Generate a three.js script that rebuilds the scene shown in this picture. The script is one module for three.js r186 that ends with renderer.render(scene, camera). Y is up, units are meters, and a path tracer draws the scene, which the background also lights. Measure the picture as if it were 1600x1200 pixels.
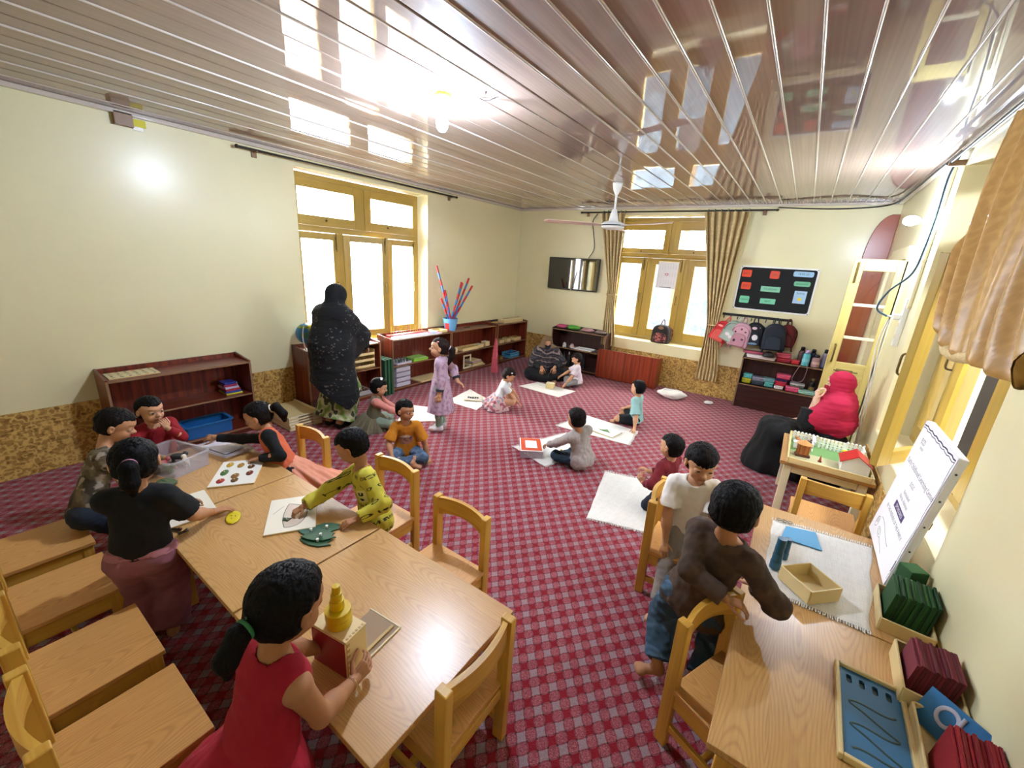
import * as THREE from 'three';
import { RoundedBoxGeometry } from 'three/addons/geometries/RoundedBoxGeometry.js';
import { mergeGeometries } from 'three/addons/utils/BufferGeometryUtils.js';
import { ImprovedNoise } from 'three/addons/math/ImprovedNoise.js';

// ---------------------------------------------------------------- camera, sky, exposure
const scene = new THREE.Scene();
const D2R = Math.PI / 180;
const camera = new THREE.PerspectiveCamera(2 * Math.atan(600 / 640) / D2R, 4 / 3, 0.05, 100);
camera.rotation.order = 'YXZ';
camera.rotation.set(-16.65 * D2R, 34.12 * D2R, 3.62 * D2R);
camera.position.set(0, 1.9, 0);
scene.add(camera);
scene.background = new THREE.Color(0.93, 0.97, 1.0);
scene.backgroundIntensity = 18;
const renderer = new THREE.WebGLRenderer({ antialias: true });
renderer.toneMapping = THREE.LinearToneMapping;
renderer.toneMappingExposure = 2.1;
renderer.shadowMap.enabled = true;
const BULB_CEILING = 7, BULB_WALL = 3.2;

// ---------------------------------------------------------------- small tools
let seed = 7;
const rnd = () => { seed = (seed * 1664525 + 1013904223) >>> 0; return seed / 4294967296; };
const rr = (a, b) => a + (b - a) * rnd();
const V = (x, y, z) => new THREE.Vector3(x, y, z);
const clamp = (x, a, b) => Math.max(a, Math.min(b, x));
const mix = (a, b, t) => a + (b - a) * t;
const sst = (a, b, x) => { const t = clamp((x - a) / (b - a), 0, 1); return t * t * (3 - 2 * t); };
const PN = new ImprovedNoise();
const used = {};
function numbered(n) { used[n] = (used[n] ?? -1) + 1; return used[n] ? n + '_' + String(used[n]).padStart(3, '0') : n; }
const plain = (g) => {
  if (g.index) g = g.toNonIndexed();
  for (const k of Object.keys(g.attributes)) if (!['position', 'normal', 'uv'].includes(k)) g.deleteAttribute(k);
  return g;
};
function joined(gs) { gs = (Array.isArray(gs) ? gs : [gs]).map(plain); return gs.length > 1 ? mergeGeometries(gs) : gs[0]; }
function obj(name, gs, mat, parent = scene) {
  const m = new THREE.Mesh(gs.isBufferGeometry ? gs : joined(gs), mat);
  m.name = parent === scene ? numbered(name) : name;
  m.castShadow = m.receiveShadow = true;
  parent.add(m);
  return m;
}
function tag(o, label, category, group, kind) {
  Object.assign(o.userData, { label, category });
  if (group) o.userData.group = group;
  if (kind) o.userData.kind = kind;
  return o;
}
function thing(name, label, category, [x, y, z] = [0, 0, 0], turn = 0, group) {
  const o = new THREE.Group(); o.name = numbered(name); scene.add(o);
  o.position.set(x, y, z); o.rotation.y = turn;
  return tag(o, label, category, group);
}
function struct(name, gs, mat, parent = scene) {
  const o = gs ? obj(name, gs, mat, parent) : new THREE.Group();
  if (!gs) { o.name = name; parent.add(o); }
  if (parent === scene) { o.name = name; o.userData.kind = 'structure'; }
  return o;
}
function dup(root, [x, y, z], turn, label, group) {
  const r = root.clone(); r.name = numbered(root.name.replace(/_\d+$/, '')); scene.add(r);
  r.position.set(x, y, z); r.rotation.y = turn; r.userData = { ...root.userData, label };
  if (group) r.userData.group = group;
  return r;
}
// uv in metres by the face's direction, u along the grain axis
function boxUV(g, grain = 'x') {
  g = plain(g); const p = g.attributes.position, n = g.attributes.normal, uv = new Float32Array(p.count * 2), ou = rnd() * 3, ov = rnd() * 3;
  const ax = { x: 0, y: 1, z: 2 }[grain];
  for (let t = 0; t < p.count; t += 3) {
    const s = [0, 0, 0];
    for (let k = 0; k < 3; k++) { s[0] += Math.abs(n.getX(t + k)); s[1] += Math.abs(n.getY(t + k)); s[2] += Math.abs(n.getZ(t + k)); }
    const d = s[0] >= s[1] && s[0] >= s[2] ? 0 : s[1] >= s[2] ? 1 : 2;
    let a = [0, 1, 2].filter((i) => i !== d);
    if (a[1] === ax) a = [a[1], a[0]];
    for (let k = 0; k < 3; k++) { const q = [p.getX(t + k), p.getY(t + k), p.getZ(t + k)]; uv[(t + k) * 2] = q[a[0]] + ou; uv[(t + k) * 2 + 1] = q[a[1]] + ov; }
  }
  g.setAttribute('uv', new THREE.BufferAttribute(uv, 2));
  return g;
}
const longest = (w, h, d) => (w >= h && w >= d ? 'x' : h >= d ? 'y' : 'z');
function bx(w, h, d, x = 0, y = 0, z = 0, r = 0.004, grain) {
  const g = r > 0 ? new RoundedBoxGeometry(w, h, d, 1, Math.min(r, w / 2.01, h / 2.01, d / 2.01)) : new THREE.BoxGeometry(w, h, d);
  return boxUV(g, grain || longest(w, h, d)).translate(x, y, z);
}
// box given by its two corners
const bb = (x0, x1, y0, y1, z0, z1, r = 0.004, grain) => bx(Math.abs(x1 - x0), Math.abs(y1 - y0), Math.abs(z1 - z0), (x0 + x1) / 2, (y0 + y1) / 2, (z0 + z1) / 2, r, grain);
const cyl = (r0, r1, h, x, y, z, n = 20) => new THREE.CylinderGeometry(r1, r0, h, n).translate(x, y + h / 2, z);
const lathe = (pts, n = 28) => new THREE.LatheGeometry(pts.map(([a, b]) => new THREE.Vector2(a, b)), n);
const tube = (pts, r, n = 40, k = 8, closed = false) => new THREE.TubeGeometry(new THREE.CatmullRomCurve3(pts.map((p) => V(...p)), closed, 'catmullrom', 0.5), n, r, k, closed);
function bar(a, b, w, d, r = 0.003) { // a square bar from a to b
  const A = V(...a), B = V(...b), L = A.distanceTo(B), g = bx(w, L, d, 0, 0, 0, r, 'y');
  return g.applyQuaternion(new THREE.Quaternion().setFromUnitVectors(V(0, 1, 0), B.clone().sub(A).normalize())).translate(...A.add(B).multiplyScalar(0.5).toArray());
}
function rod(a, b, r, k = 10) {
  const A = V(...a), B = V(...b), L = A.distanceTo(B), g = new THREE.CylinderGeometry(r, r, L, k);
  return g.applyQuaternion(new THREE.Quaternion().setFromUnitVectors(V(0, 1, 0), B.clone().sub(A).normalize())).translate(...A.add(B).multiplyScalar(0.5).toArray());
}
function slab(pts, h, bev = 0.002) { // an outline in x,z lying on y = 0, h thick
  const s = new THREE.Shape(pts.map(([x, z]) => new THREE.Vector2(x, -z)));
  return new THREE.ExtrudeGeometry(s, { depth: Math.max(h - 2 * bev, 1e-4), bevelEnabled: bev > 0, bevelSize: bev, bevelThickness: bev, bevelSegments: 1, curveSegments: 8 }).rotateX(-Math.PI / 2).translate(0, bev, 0);
}
function rrect(w, h, r) {
  const s = new THREE.Shape(), a = w / 2, b = h / 2;
  s.moveTo(-a + r, -b).lineTo(a - r, -b).quadraticCurveTo(a, -b, a, -b + r).lineTo(a, b - r).quadraticCurveTo(a, b, a - r, b).lineTo(-a + r, b).quadraticCurveTo(-a, b, -a, b - r).lineTo(-a, -b + r).quadraticCurveTo(-a, -b, -a + r, -b);
  return s;
}

// ---------------------------------------------------------------- textures
function hash(x, y, s) { let h = Math.imul(x, 374761393) + Math.imul(y, 668265263) + Math.imul(s, 974634221); h = Math.imul(h ^ (h >>> 13), 1274126177); return ((h ^ (h >>> 16)) >>> 0) / 4294967296; }
function vn(u, v, px, py, s) { // value noise that repeats after px, py cells for u, v in 0..1
  u *= px; v *= py; const x = Math.floor(u), y = Math.floor(v); let a = u - x, b = v - y; a = a * a * (3 - 2 * a); b = b * b * (3 - 2 * b);
  const X = (i) => ((i % px) + px) % px, Y = (i) => ((i % py) + py) % py;
  return mix(mix(hash(X(x), Y(y), s), hash(X(x + 1), Y(y), s), a), mix(hash(X(x), Y(y + 1), s), hash(X(x + 1), Y(y + 1), s), a), b);
}
function fb(u, v, px, py, s, o = 4) { let t = 0, w = 0.5, n = 0; for (let i = 0; i < o; i++) { t += w * vn(u, v, px, py, s + i); n += w; w /= 2; px *= 2; py *= 2; } return t / n; }
function tex(w, h, f, srgb = true, su = 1, sv = 1) { // f(u, v) gives r, g, b as 0..255; one repeat covers su by sv metres
  const d = new Uint8Array(w * h * 4);
  for (let j = 0; j < h; j++) for (let i = 0; i < w; i++) { const c = f(i / w, j / h), k = (j * w + i) * 4; d[k] = clamp(c[0], 0, 255); d[k + 1] = clamp(c[1], 0, 255); d[k + 2] = clamp(c[2], 0, 255); d[k + 3] = 255; }
  const t = new THREE.DataTexture(d, w, h); t.wrapS = t.wrapT = THREE.RepeatWrapping; t.magFilter = THREE.LinearFilter; t.minFilter = THREE.LinearMipmapLinearFilter; t.generateMipmaps = true;
  if (srgb) t.colorSpace = THREE.SRGBColorSpace; t.repeat.set(1 / su, 1 / sv); t.needsUpdate = true; return t;
}
const c3 = (a, b, t) => [mix(a[0], b[0], t), mix(a[1], b[1], t), mix(a[2], b[2], t)];
function woodTex(light, dark, strips, contrast) {
  return tex(1024, 512, (u, v) => {
    const k = Math.floor(v * strips), s = v * strips - k - 0.5, n = fb(u, v, 3, 8, 11, 3), ph = hash(k, 3, 5);
    const r = Math.hypot(s * 2.1, 0.22 + 0.75 * (0.5 + 0.5 * Math.sin(6.283 * (u + ph)))), g = r * 9 + n * 2.2;
    const line = Math.pow(0.5 + 0.5 * Math.sin(6.283 * g), 3), pore = vn(u, v, 24, 380, 3) * 0.6 + vn(u, v, 9, 160, 4) * 0.4;
    return c3(light, dark, clamp(contrast * (0.6 * line * (0.45 + 0.55 * n) + 0.55 * pore * pore + 0.25 * (fb(u, v, 2, 5, 31, 2) - 0.5)), 0, 1));
  }, true, 1.1, 0.62);
}
function streakTex(light, dark, pw) {
  return tex(512, 512, (u, v) => { const n = 0.45 * vn(u, v, 2, 26, 5) + 0.3 * vn(u, v, 4, 90, 6) + 0.25 * fb(u, v, 2, 5, 9, 3); return c3(dark, light, clamp(Math.pow(n, pw) * 1.5, 0, 1)); }, true, 0.9, 0.45);
}
const T = {
  oak: woodTex([222, 184, 128], [178, 134, 84], 4, 0.75),
  pine: streakTex([214, 168, 74], [176, 124, 42], 1),
  mahogany: streakTex([128, 52, 30], [58, 20, 14], 1.2),
  darkwood: streakTex([66, 34, 26], [34, 18, 15], 1.2),
  redwood: streakTex([146, 58, 28], [88, 28, 14], 1.1),
  paint: tex(256, 256, (u, v) => { const n = 0.5 * fb(u, v, 4, 4, 3, 4) + 0.5 * vn(u, v, 3, 60, 8), a = 228 + 27 * n; return [a, a, a]; }, true, 0.8, 0.8),
  wall: tex(512, 512, (u, v) => { const n = fb(u, v, 3, 3, 21, 5); return c3([220, 212, 168], [230, 222, 180], n); }, true, 2.6, 2.6),
  wallBump: tex(512, 512, (u, v) => { const n = 255 * (0.55 * fb(u, v, 10, 10, 41, 4) + 0.45 * fb(u, v, 60, 60, 44, 2)); return [n, n, n]; }, false, 1.1, 1.1),
  ceilBump: tex(256, 512, (u, v) => { const n = 255 * (0.6 * fb(u, v, 3, 8, 51, 3) + 0.4 * fb(u, v, 6, 50, 54, 2)); return [n, n, n]; }, false, 0.9, 0.36),
  ceil: tex(512, 256, (u, v) => c3([138, 116, 104], [166, 143, 129], 0.6 * fb(u, v, 2, 6, 61, 4) + 0.4 * vn(u, v, 3, 70, 66)), true, 2.2, 0.7),
  dado: tex(512, 512, (u, v) => {
    const wu = u + 0.02 * fb(u, v, 9, 9, 71, 2), wv = v + 0.02 * fb(u, v, 9, 9, 75, 2), a = Math.abs(fb(wu, wv, 26, 26, 81, 2) - 0.5) * 4, b = fb(u, v, 40, 40, 91, 3), c = fb(u, v, 5, 5, 95, 3);
    const k = clamp(0.55 * sst(0.1, 0.9, a) + 0.5 * sst(0.5, 0.8, b) + 0.35 * (c - 0.4), 0, 1); return c3([212, 174, 98], [122, 86, 30], k);
  }, true, 0.75, 0.75),
  carpet: tex(512, 512, (u, v) => {
    const P = 8; const x = (u * P) % 2, y = (v * P) % 2, i = Math.floor(x), j = Math.floor(y), fx = x - i - 0.5, fy = y - j - 0.5;
    const fib = vn(u, v, 150, 150, 5), f2 = vn(u, v, 256, 256, 8);
    // the pink tufts bulge into the squares beside them
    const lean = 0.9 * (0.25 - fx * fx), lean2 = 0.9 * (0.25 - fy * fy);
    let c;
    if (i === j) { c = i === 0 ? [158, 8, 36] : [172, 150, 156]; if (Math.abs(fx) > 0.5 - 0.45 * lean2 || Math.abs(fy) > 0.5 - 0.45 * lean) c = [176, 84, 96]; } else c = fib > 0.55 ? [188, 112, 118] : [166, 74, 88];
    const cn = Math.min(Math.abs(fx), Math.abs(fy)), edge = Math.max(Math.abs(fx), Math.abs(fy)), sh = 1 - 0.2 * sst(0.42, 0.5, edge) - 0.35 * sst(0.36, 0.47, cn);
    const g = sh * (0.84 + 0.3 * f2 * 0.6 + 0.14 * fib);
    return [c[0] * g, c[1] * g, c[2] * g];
  }, true, 0.345, 0.345),
  fibre: tex(256, 256, (u, v) => { const n = 255 * (0.5 * vn(u, v, 90, 90, 5) + 0.5 * vn(u, v, 200, 200, 6)); return [n, n, n]; }, false, 0.3, 0.3),
  cloth: tex(256, 256, (u, v) => { const n = 215 + 40 * (0.5 * vn(u, v, 128, 4, 5) + 0.5 * vn(u, v, 4, 128, 6)); return [n, n, n]; }, true, 0.2, 0.2),
  damask: tex(512, 512, (u, v) => { const a = Math.sin(6.283 * (u * 3 + 0.35 * Math.sin(6.283 * v * 2))) * Math.sin(6.283 * (v * 4 + 0.3 * Math.sin(6.283 * u * 3))), n = fb(u, v, 20, 20, 7, 3); return c3([214, 194, 146], [184, 158, 106], clamp(0.35 + 0.45 * Math.tanh(3 * a) * 0.5 + 0.5 * (n - 0.5) + 0.2 * vn(u, v, 200, 6, 9), 0, 1)); }, true, 0.4, 0.4),
};
function canvasTex(w, h, draw) {
  const c = document.createElement('canvas'); c.width = w; c.height = h; const g = c.getContext('2d'); draw(g, w, h);
  const t = new THREE.CanvasTexture(c); t.colorSpace = THREE.SRGBColorSpace; t.anisotropy = 4; return t;
}
const std = (p) => new THREE.MeshStandardMaterial(p);
const col = (hex, rough = 0.6, extra = {}) => std({ color: hex, roughness: rough, ...extra });
const M = {
  wall: new THREE.MeshPhysicalMaterial({ map: T.wall, roughness: 0.5, bumpMap: T.wallBump, bumpScale: 0.0007, clearcoat: 0.5, clearcoatRoughness: 0.26 }),
  ceil: new THREE.MeshPhysicalMaterial({ map: T.ceil, roughness: 0.65, specularIntensity: 0.3, bumpMap: T.ceilBump, bumpScale: 0.0007, clearcoat: 1, clearcoatRoughness: 0.03 }),
  ceilLine: new THREE.MeshPhysicalMaterial({ color: 0xc8bcb0, roughness: 0.25, clearcoat: 0.8, clearcoatRoughness: 0.06 }),
  dado: std({ map: T.dado, roughness: 0.6 }),
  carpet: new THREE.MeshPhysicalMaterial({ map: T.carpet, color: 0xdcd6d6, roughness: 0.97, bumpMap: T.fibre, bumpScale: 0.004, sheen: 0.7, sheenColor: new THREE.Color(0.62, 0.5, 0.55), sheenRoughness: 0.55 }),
  oak: std({ map: T.oak, color: 0xebdfca, roughness: 0.3 }),
  oakSeat: std({ map: T.oak, roughness: 0.45, color: 0xf6dfba }),
  pine: std({ map: T.pine, roughness: 0.4 }),
  mahogany: std({ map: T.mahogany, roughness: 0.3 }),
  darkwood: std({ map: T.darkwood, roughness: 0.35 }),
  redwood: std({ map: T.redwood, roughness: 0.3 }),
  edge: col(0x8a6a4a, 0.4),
  mustard: std({ map: T.paint, color: 0xb39440, roughness: 0.36 }),
  butter: std({ map: T.paint, color: 0xdcc878, roughness: 0.38 }),
  cream: std({ color: 0xe6dcb6, roughness: 0.5 }),
  glass: new THREE.MeshPhysicalMaterial({ color: 0xffffff, transmission: 1, thickness: 0, roughness: 0.02, ior: 1.5 }),
  clear: new THREE.MeshPhysicalMaterial({ color: 0xf4f2f6, transmission: 0.82, thickness: 0, roughness: 0.18, ior: 1.4 }),
  frosted: new THREE.MeshPhysicalMaterial({ color: 0xe4e2f0, transmission: 0.4, thickness: 0, roughness: 0.4 }),
  steel: col(0x8c8478, 0.35, { metalness: 0.85 }), brass: col(0x6f5a33, 0.4, { metalness: 0.8 }), black: col(0x0b0b0c, 0.4), darkmetal: col(0x3a3530, 0.4, { metalness: 0.7 }),
  white: col(0xeeeeea, 0.4), paper: col(0xf1efe9, 0.8), linen: std({ map: T.cloth, color: 0xf3efe6, roughness: 0.95 }), birch: col(0xdcc48c, 0.5), birchDark: col(0xb99a5c, 0.55),
  curtain: std({ map: T.damask, roughness: 0.55 }),
};

// ---------------------------------------------------------------- the room
const XL = -4.835, XR = 0.74, ZB = -7.08, ZN = 1.1, H = 2.875, DADO = 0.533;
{
  const g = new THREE.PlaneGeometry(XR - XL + 1, ZN - ZB + 1, 1, 1).rotateX(-Math.PI / 2).translate((XL + XR) / 2, 0, (ZB + ZN) / 2);
  const box = new THREE.BoxGeometry(XR - XL + 1, 0.2, ZN - ZB + 1).translate((XL + XR) / 2, -0.1, (ZB + ZN) / 2), p = box.attributes.position, uv = box.attributes.uv;
  for (let i = 0; i < p.count; i++) { const x = (p.getX(i) + 0.902) / 0.109, z = (p.getZ(i) + 1.618) / 0.1336; uv.setXY(i, (x + z + 0.75) * 0.08625, (x - z + 0.75) * 0.08625); }
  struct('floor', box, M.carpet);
  g.dispose();
}
const TH = 0.5; // wall thickness
const W1 = [-2.64, -4.62], W2 = [-2.84, -1.06], W3 = [-4.5, -2.42], SILL = 0.7, WTOP = 2.75;
const wallGeo = (a, b, holes, place) => { // a wall from a to b with window holes, as boxes
  const gs = []; let at = a;
  for (const [h0, h1, y0, y1] of holes) { gs.push(place(at, h0, 0, H + 0.1)); if (y0 > 0) gs.push(place(h0, h1, 0, y0)); gs.push(place(h0, h1, y1, H + 0.1)); at = h1; }
  gs.push(place(at, b, 0, H + 0.1)); return gs;
};
struct('wall_left', wallGeo(ZB - TH, ZN + TH, [[W1[1], W1[0], SILL, WTOP]], (a, b, y0, y1) => bb(XL - TH, XL, y0, y1, a, b, 0, 'z')), M.wall);
struct('wall_back', wallGeo(XL, XR, [[W2[0], W2[1], SILL, WTOP]], (a, b, y0, y1) => bb(a, b, y0, y1, ZB - TH, ZB, 0, 'x')), M.wall);
struct('wall_right', wallGeo(ZB - TH, ZN + TH, [[W3[0], W3[1], SILL, WTOP]], (a, b, y0, y1) => bb(XR, XR + TH, y0, y1, a, b, 0, 'z')), M.wall);
struct('wall_near', [bb(XL, XR, 0, H + 0.1, ZN, ZN + 0.3, 0, 'x')], M.wall);
struct('trim_1', [bb(XL, XL + 0.008, 0, DADO, ZB, ZN, 0, 'z')], M.dado);
struct('trim_2', [bb(XL + 0.008, 0.3, 0, DADO, ZB, ZB + 0.008, 0, 'x')], M.dado);
struct('trim_3', [bb(XR - 0.008, XR, 0, DADO, -4.6, ZN, 0, 'z')], M.dado);
struct('trim_4', [bb(XL, XL + 0.05, H - 0.035, H, ZB, ZN, 0.008, 'z')], M.ceilLine);
struct('trim_5', [bb(XL + 0.05, XR - 0.05, H - 0.035, H, ZB, ZB + 0.04, 0.008, 'x')], M.ceilLine);
struct('trim_6', [bb(XR - 0.05, XR, H - 0.035, H, ZB, ZN, 0.008, 'z')], M.ceilLine);
{ // ceiling of boards that run from front to back, with a half-round bead over every joint
  const c = struct('ceiling', [bb(XL - TH, XR + TH, H + 0.02, H + 0.2, ZB - TH, ZN + 0.3, 0)], M.ceil), P = 0.1785, x0 = 0.017 - 27 * P;
  const plank = bx(P - 0.006, 0.024, ZN - ZB, 0, 0, 0, 0.006, 'z'), bead = new THREE.CylinderGeometry(0.0075, 0.0075, ZN - ZB, 8).rotateX(Math.PI / 2);
  for (let i = -1; i < 31; i++) {
    const x = x0 + i * P; if (x + P > XR + 0.1 || x < XL - P) continue;
    const m = obj('plank', plank, M.ceil, c); m.position.set(x + P / 2, H + 0.012 - rr(0, 0.003), (ZB + ZN) / 2); m.rotation.z = rr(-0.012, 0.012);
    if (i % 2 === 1 || x > -1.3) { const b = obj('bead', bead, M.ceilLine, c); b.position.set(x, H - 0.001, (ZB + ZN) / 2); }
  }
}
// windows: local x runs along the wall, z points into the room
function windowUnit(name, [x, z], turn, panes, W, yb, top, tr, mat, open) {
  const w = struct(name); w.position.set(x, 0, z); w.rotation.y = turn; w.userData.kind = 'structure';
  const F = 0.05, [pt0, pt1] = tr;
  obj('window_frame', [bb(0, F, yb, top, -0.05, 0.05), bb(W - F, W, yb, top, -0.05, 0.05), bb(F, W - F, top - 0.06, top, -0.05, 0.05), bb(F, W - F, yb, yb + 0.05, -0.05, 0.05), bb(F, W - F, 2.1, 2.17, -0.05, 0.055), ...panes.low.slice(1).map(([a], i) => { const m = (panes.low[i][1] + a) / 2; return bb(m - 0.03, m + 0.03, yb + 0.05, 2.1, -0.05, 0.045); }), ...panes.up.slice(1).map(([a], i) => { const m = (panes.up[i][1] + a) / 2; return bb(m - 0.03, m + 0.03, 2.17, top - 0.06, -0.05, 0.045); })], mat, w);
  const sash = (a, b, y0, y1, p0, p1, q0, q1, o) => {
    const s = new THREE.Group(); s.name = 'sash'; w.add(s); const ax = o && o > 0 ? b : a; s.position.set(ax, 0, 0.03);
    obj('sash_frame', [bb(a - ax, p0 - ax, y0, y1, -0.02, 0.025), bb(p1 - ax, b - ax, y0, y1, -0.02, 0.025), bb(p0 - ax, p1 - ax, q1, y1, -0.02, 0.025), bb(p0 - ax, p1 - ax, y0, q0, -0.02, 0.025)], mat, s);
    obj('pane', [bb(p0 - ax - 0.005, p1 - ax + 0.005, q0 - 0.005, q1 + 0.005, -0.002, 0.002, 0)], M.glass, s);
    if (o) s.rotation.y = o;
    return s;
  };
  panes.up.forEach(([a, b], i) => { const l = i ? (panes.up[i - 1][1] + a) / 2 + 0.031 : F + 0.001, r = i < panes.up.length - 1 ? (b + panes.up[i + 1][0]) / 2 - 0.031 : W - F - 0.001; const s = sash(l, r, 2.172, top - 0.062, a, b, pt0, pt1); obj('knob', [new THREE.SphereGeometry(0.014, 10, 8).translate((b - a) / 2, pt0 - 0.045, 0.035)], M.brass, s); });
  panes.low.forEach(([a, b], i) => {
    const l = i ? (panes.low[i - 1][1] + a) / 2 + 0.031 : F + 0.001, r = i < panes.low.length - 1 ? (b + panes.low[i + 1][0]) / 2 - 0.031 : W - F - 0.001, o = open[i] || 0, s = sash(l, r, yb + 0.055, 2.095, a, b, panes.y0, panes.y1, o), hx = o > 0 ? l - r + 0.05 : r - l - 0.05;
    obj('handle', [tube([[hx, 1.36, 0.02], [hx, 1.37, 0.06], [hx, 1.43, 0.065], [hx, 1.49, 0.06], [hx, 1.5, 0.02]], 0.007, 20, 6)], M.brass, s);
    obj('bolt', [bb(hx - 0.012, hx + 0.012, 1.9, 2.06, 0.024, 0.036), rod([hx, 1.88, 0.042], [hx, 2.1, 0.042], 0.006)], M.brass, s);
  });
  return w;
}
windowUnit('window_1', [-5.08, -2.68], Math.PI / 2, { up: [[0.08, 0.82], [1.085, 1.82]], low: [[0.085, 0.495], [0.74, 1.175], [1.428, 1.827]], y0: 0.85, y1: 2.015 }, 1.92, SILL, WTOP - 0.01, [2.285, 2.585], M.mustard, [0, -0.22, 0.0]);
windowUnit('window_2', [-2.87, -7.42], 0, { up: [[0.06, 0.755], [1.01, 1.7]], low: [[0.07, 0.44], [0.69, 1.06], [1.315, 1.69]], y0: 0.9, y1: 1.995 }, 1.82, SILL, WTOP - 0.01, [2.252, 2.545], M.mustard, [0, 0, 0]);
windowUnit('window_3', [1.0, -4.47], -Math.PI / 2, { up: [[0.08, 0.9], [1.13, 1.95]], low: [[0.1, 0.42], [0.62, 1.05], [1.38, 1.86]], y0: 0.85, y1: 2.015 }, 2.03, SILL, WTOP - 0.01, [2.285, 2.585], M.mustard, [0, -0.62, 0]);
struct('window_sill_1', [bb(XR + 0.001, XR + 0.3, SILL - 0.02, SILL + 0.012, W3[0], W3[1])], M.cream);
struct('window_sill_2', [bb(W2[0], W2[1], SILL - 0.02, SILL + 0.012, ZB - 0.34, ZB - 0.001)], M.cream);
// outside
struct('ground_outside', [bb(-14, 10, -0.6, -0.5, -20, 8, 0)], col(0x9a958a, 0.9));
struct('yard_wall', [bb(-6, 4, -0.5, 2.35, -10.2, -9.9, 0.02)], std({ map: T.wallBump, color: 0x74879c, roughness: 0.9 }));
struct('veranda_wall', [bb(2.5, 2.7, -0.5, 2.55, -8, 2, 0), bb(1.24, 2.5, -0.5, 2.55, -8, -7.8, 0)], col(0x3c342e, 0.9));
struct('veranda_roof', [bb(1.24, 2.2, 3.0, 3.15, -8, 2, 0)], col(0x6f655a, 0.9));
{ // leaves of a tree behind the back window
  const t = thing('garden_tree', 'leafy tree seen through the back window top panes', 'tree', [-2.3, -0.5, -9.4]);
  obj('trunk', [tube([[0, 0, 0], [0.05, 1.2, 0], [-0.05, 2.4, 0.05], [0.1, 3.6, 0]], 0.07, 20, 8)], col(0x6b5a48, 0.9), t);
  const leaf = slab([[0, 0], [0.03, 0.03], [0.035, 0.07], [0, 0.13], [-0.035, 0.07], [-0.03, 0.03]], 0.002, 0), gs = [];
  for (let i = 0; i < 420; i++) gs.push(leaf.clone().rotateX(rr(-1.2, 1.2)).rotateZ(rr(-1, 1)).rotateY(rr(0, 6.3)).translate(rr(-1.2, 1.2), rr(3.1, 4.2), rr(-0.5, 0.5)));
  const l = obj('foliage', gs, col(0x7d9a6c, 0.8), t); l.userData.kind = 'stuff';
}
{ // glazed door leaf standing open in the far right corner, and its frame
  struct('trim_7', [bb(XR - 0.03, XR, 0, 2.22, -5.5, -5.4), bb(XR - 0.03, XR, 0, 2.22, -6.62, -6.5), bb(XR - 0.03, XR, 2.15, 2.27, -6.5, -5.5)], M.cream);
  const d = struct('door_1'); d.userData.kind = 'structure'; d.position.set(0.73, 0, -5.42); const W = 0.4, mt = M.butter;
  obj('door_frame', [bb(-W, -W + 0.085, 0.01, 2.13, -0.02, 0.02), bb(-0.07, 0, 0.01, 2.13, -0.02, 0.02), bb(-W + 0.085, -0.07, 2.02, 2.13, -0.02, 0.02), bb(-W + 0.085, -0.07, 0.93, 1.1, -0.02, 0.02), bb(-W + 0.085, -0.07, 0.01, 0.2, -0.02, 0.02)], mt, d);
  for (const y of [1.36, 1.69]) obj('glazing_bar', [bb(-W + 0.085, -0.07, y - 0.015, y + 0.015, -0.015, 0.015)], M.cream, d);
  for (const [a, b] of [[1.1, 1.345], [1.375, 1.675], [1.705, 2.02]]) obj('pane', [bb(-W + 0.085, -0.07, a, b, -0.002, 0.002, 0)], M.glass, d);
  obj('panel', [bb(-W + 0.085, -0.07, 0.2, 0.93, -0.008, 0.008, 0.003)], M.butter, d);
  obj('handle', [tube([[-W + 0.04, 1.1, 0.02], [-W + 0.04, 1.11, 0.06], [-W + 0.04, 1.19, 0.065], [-W + 0.04, 1.27, 0.06], [-W + 0.04, 1.28, 0.02]], 0.009, 20, 6)], M.brass, d);
  obj('bolt', [bb(-0.3, -0.16, 1.0, 1.03, 0.02, 0.03), rod([-0.32, 1.015, 0.036], [-0.12, 1.015, 0.036], 0.006)], M.brass, d);
  obj('bolt', [bb(-W + 0.03, -W + 0.05, 1.9, 2.1, 0.02, 0.03)], M.brass, d);
}
{
  const s = new THREE.Shape(); s.moveTo(0, 0).lineTo(0.235, 0).lineTo(0.235, 2.72).lineTo(0.17, 2.72).quadraticCurveTo(0.02, 2.68, 0, 2.25).lineTo(0, 0);
  const m = obj('arched_panel', boxUV(new THREE.ExtrudeGeometry(s, { depth: 0.03, bevelEnabled: true, bevelSize: 0.004, bevelThickness: 0.004, bevelSegments: 1 }), 'y'), std({ color: 0x9a4a2c, roughness: 0.3 })); m.position.set(0.5, 0, ZB + 0.012);
  tag(m, 'tall red brown wooden panel with rounded top standing in the far right corner', 'panel');
}
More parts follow.
